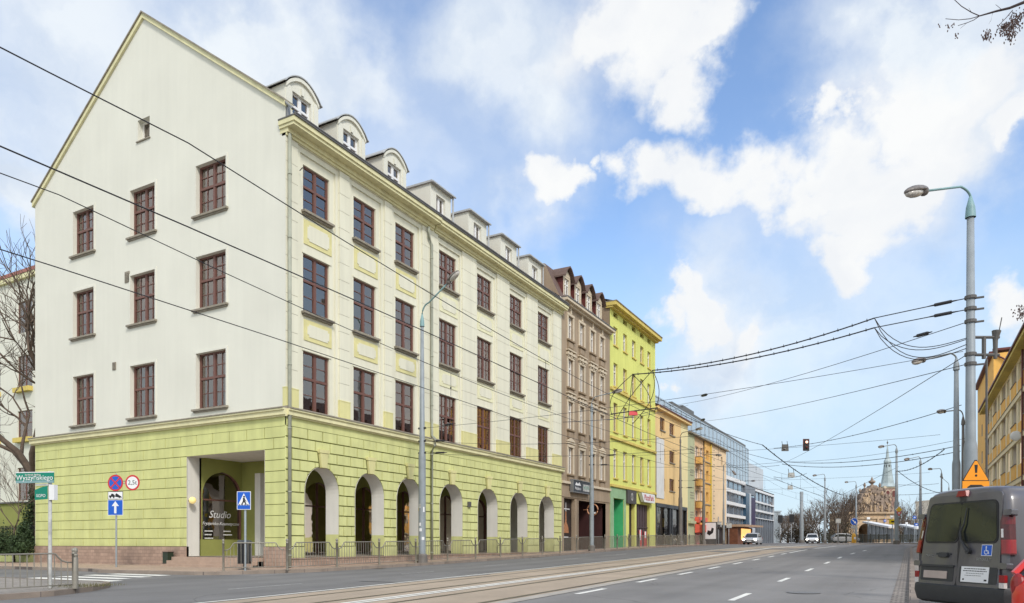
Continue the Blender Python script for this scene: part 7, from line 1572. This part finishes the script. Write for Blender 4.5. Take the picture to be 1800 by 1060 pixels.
for k, (px, py, d, lab) in enumerate(((1371, 918, 135, 'left one of the two dark traffic light heads beyond the office block'), (1391, 917, 130, 'right one of the two dark traffic light heads beyond the office block'))):
    p = pt(px, HOR, d); p.z = g(p.y); S = thing('traffic_light', tuple(p), lab, 'traffic light', YAW, 'far traffic lights'); z_ = (HOR - py) * d / F - p.z; post(S, z_, .07, M_zinc); mb = MB(**GABLE).use(M_blk); mb.box(-.4, .4, z_ - .1, z_ + 1.3, .06, .3); mb.build('housing', S, world=False)
# ================================================================ OVERHANGING BRANCHES AT THE TOP RIGHT
Tb = (3.6, 8.4, -1.2)
T = thing('roadside_tree', Tb, 'tree beside the road whose twigs with dry seed clusters hang in at the top right', 'tree')
mb = MB(); q0 = Vector(Tb); top = q0 + Vector((.1, .1, 7.6)); mb.tube([q0, q0 + Vector((0, .05, 3)), top], [.2, .16, .09], 10)
mb.build('trunk', T, M_bark, True)
M_twd = mat('dark_twig', (.05, .035, .035), .9, .2, 5, 0, 0); M_seed = mat('dry_seed_cluster', (.13, .085, .075), .9, .4, 9, 0, 0)
mb = MB(); DD = 8.6
def w2(px, py, d=DD): return pt(px, py, d)
mb.tube([top - Vector((0, 0, .6)), w2(1900, -60, 8.5), w2(1830, -8), w2(1800, 4), w2(1775, 14), w2(1750, 20), w2(1722, 28)], [.09, .04, .022, .017, .014, .011, .007], 6)
for pp, r in (([(1722, 28), (1705, 33), (1685, 35), (1662, 33)], .005), ([(1722, 28), (1708, 22), (1690, 11), (1676, -2)], .006), ([(1722, 28), (1712, 35), (1700, 40), (1684, 45)], .005), ([(1762, 18), (1755, 12), (1750, 8)], .003), ([(1780, 18), (1768, 32), (1756, 44)], .005), ([(1708, 22), (1703, 14)], .002), ([(1700, 40), (1688, 50)], .002), ([(1745, 22), (1742, 36), (1738, 42)], .002)):
    mb.tube([w2(*a) for a in pp], [r * (1 - .5 * i / len(pp)) for i in range(len(pp))], 5)
mb.tube([top - Vector((0, 0, 1.2)), w2(1880, 20, 8.5), w2(1815, 12), w2(1795, 24), w2(1780, 36), w2(1765, 48), w2(1752, 52)], [.05, .02, .009, .007, .006, .004, .003], 5)
mb.tube([top - Vector((0, 0, 1.8)), w2(1880, 480, 8.5), w2(1815, 535), w2(1792, 547)], [.05, .02, .008, .003], 5)
mb.build('branches', T, M_twd)
rs = random.Random(3); 
def cluster(cx, cy, n, sx, sy, tilt=0):
    mb = MB()
    for k in range(n):
        px, py = rs.gauss(cx, sx), rs.gauss(cy, sy); px += tilt * (cy - py); p = w2(px, py, DD + rs.uniform(-.15, .15)); dn = Vector((rs.gauss(0, .25), rs.gauss(0, .25), -1)).normalized() * rs.uniform(.018, .04); sd_ = dn.cross(Vector((rs.gauss(0, 1), rs.gauss(0, 1), 0))).normalized() * .008
        k0 = len(mb.v); mb.v += [p, p + dn * .5 + sd_, p + dn, p + dn * .5 - sd_]; mb.face([k0, k0 + 1, k0 + 2, k0 + 3]); sd2 = sd_.cross(dn).normalized() * .008
        k0 = len(mb.v); mb.v += [p, p + dn * .5 + sd2, p + dn, p + dn * .5 - sd2]; mb.face([k0, k0 + 1, k0 + 2, k0 + 3])
    tag(mb.build('seed_cluster', T, M_seed), kind='stuff')
cluster(1790, 30, 130, 9, 8, .7); cluster(1772, 47, 190, 9, 7, .5); cluster(1775, 62, 60, 6, 6); cluster(1733, 62, 45, 4, 5); cluster(1738, 55, 12, 3, 4); cluster(1670, 45, 14, 4, 3); cluster(1680, 62, 8, 2, 4); cluster(1651, 44, 4, 1.5, 2); cluster(1794, 548, 60, 8, 6)
# grass tufts on the near corner of the left pavement
mb = MB()
for k in range(500):
    x, y = rnd.uniform(-18.4, -17.2), rnd.gauss(10.6, .35); p = Vector((x, y, g(y))); h_ = rnd.uniform(.02, .09); a = rnd.uniform(0, 6.28); mb.poly([(p.x, p.y, p.z), (p.x + .012 * math.cos(a), p.y + .012 * math.sin(a), p.z), (p.x + rnd.gauss(0, .02), p.y + rnd.gauss(0, .02), p.z + h_)])
o = mb.build('grass', None, mat('dry_grass', (.13, .12, .05), .9, .3, 9, 0, 0)); tag(o, 'thin dry grass growing round the near barrier post', 'grass', kind='stuff')
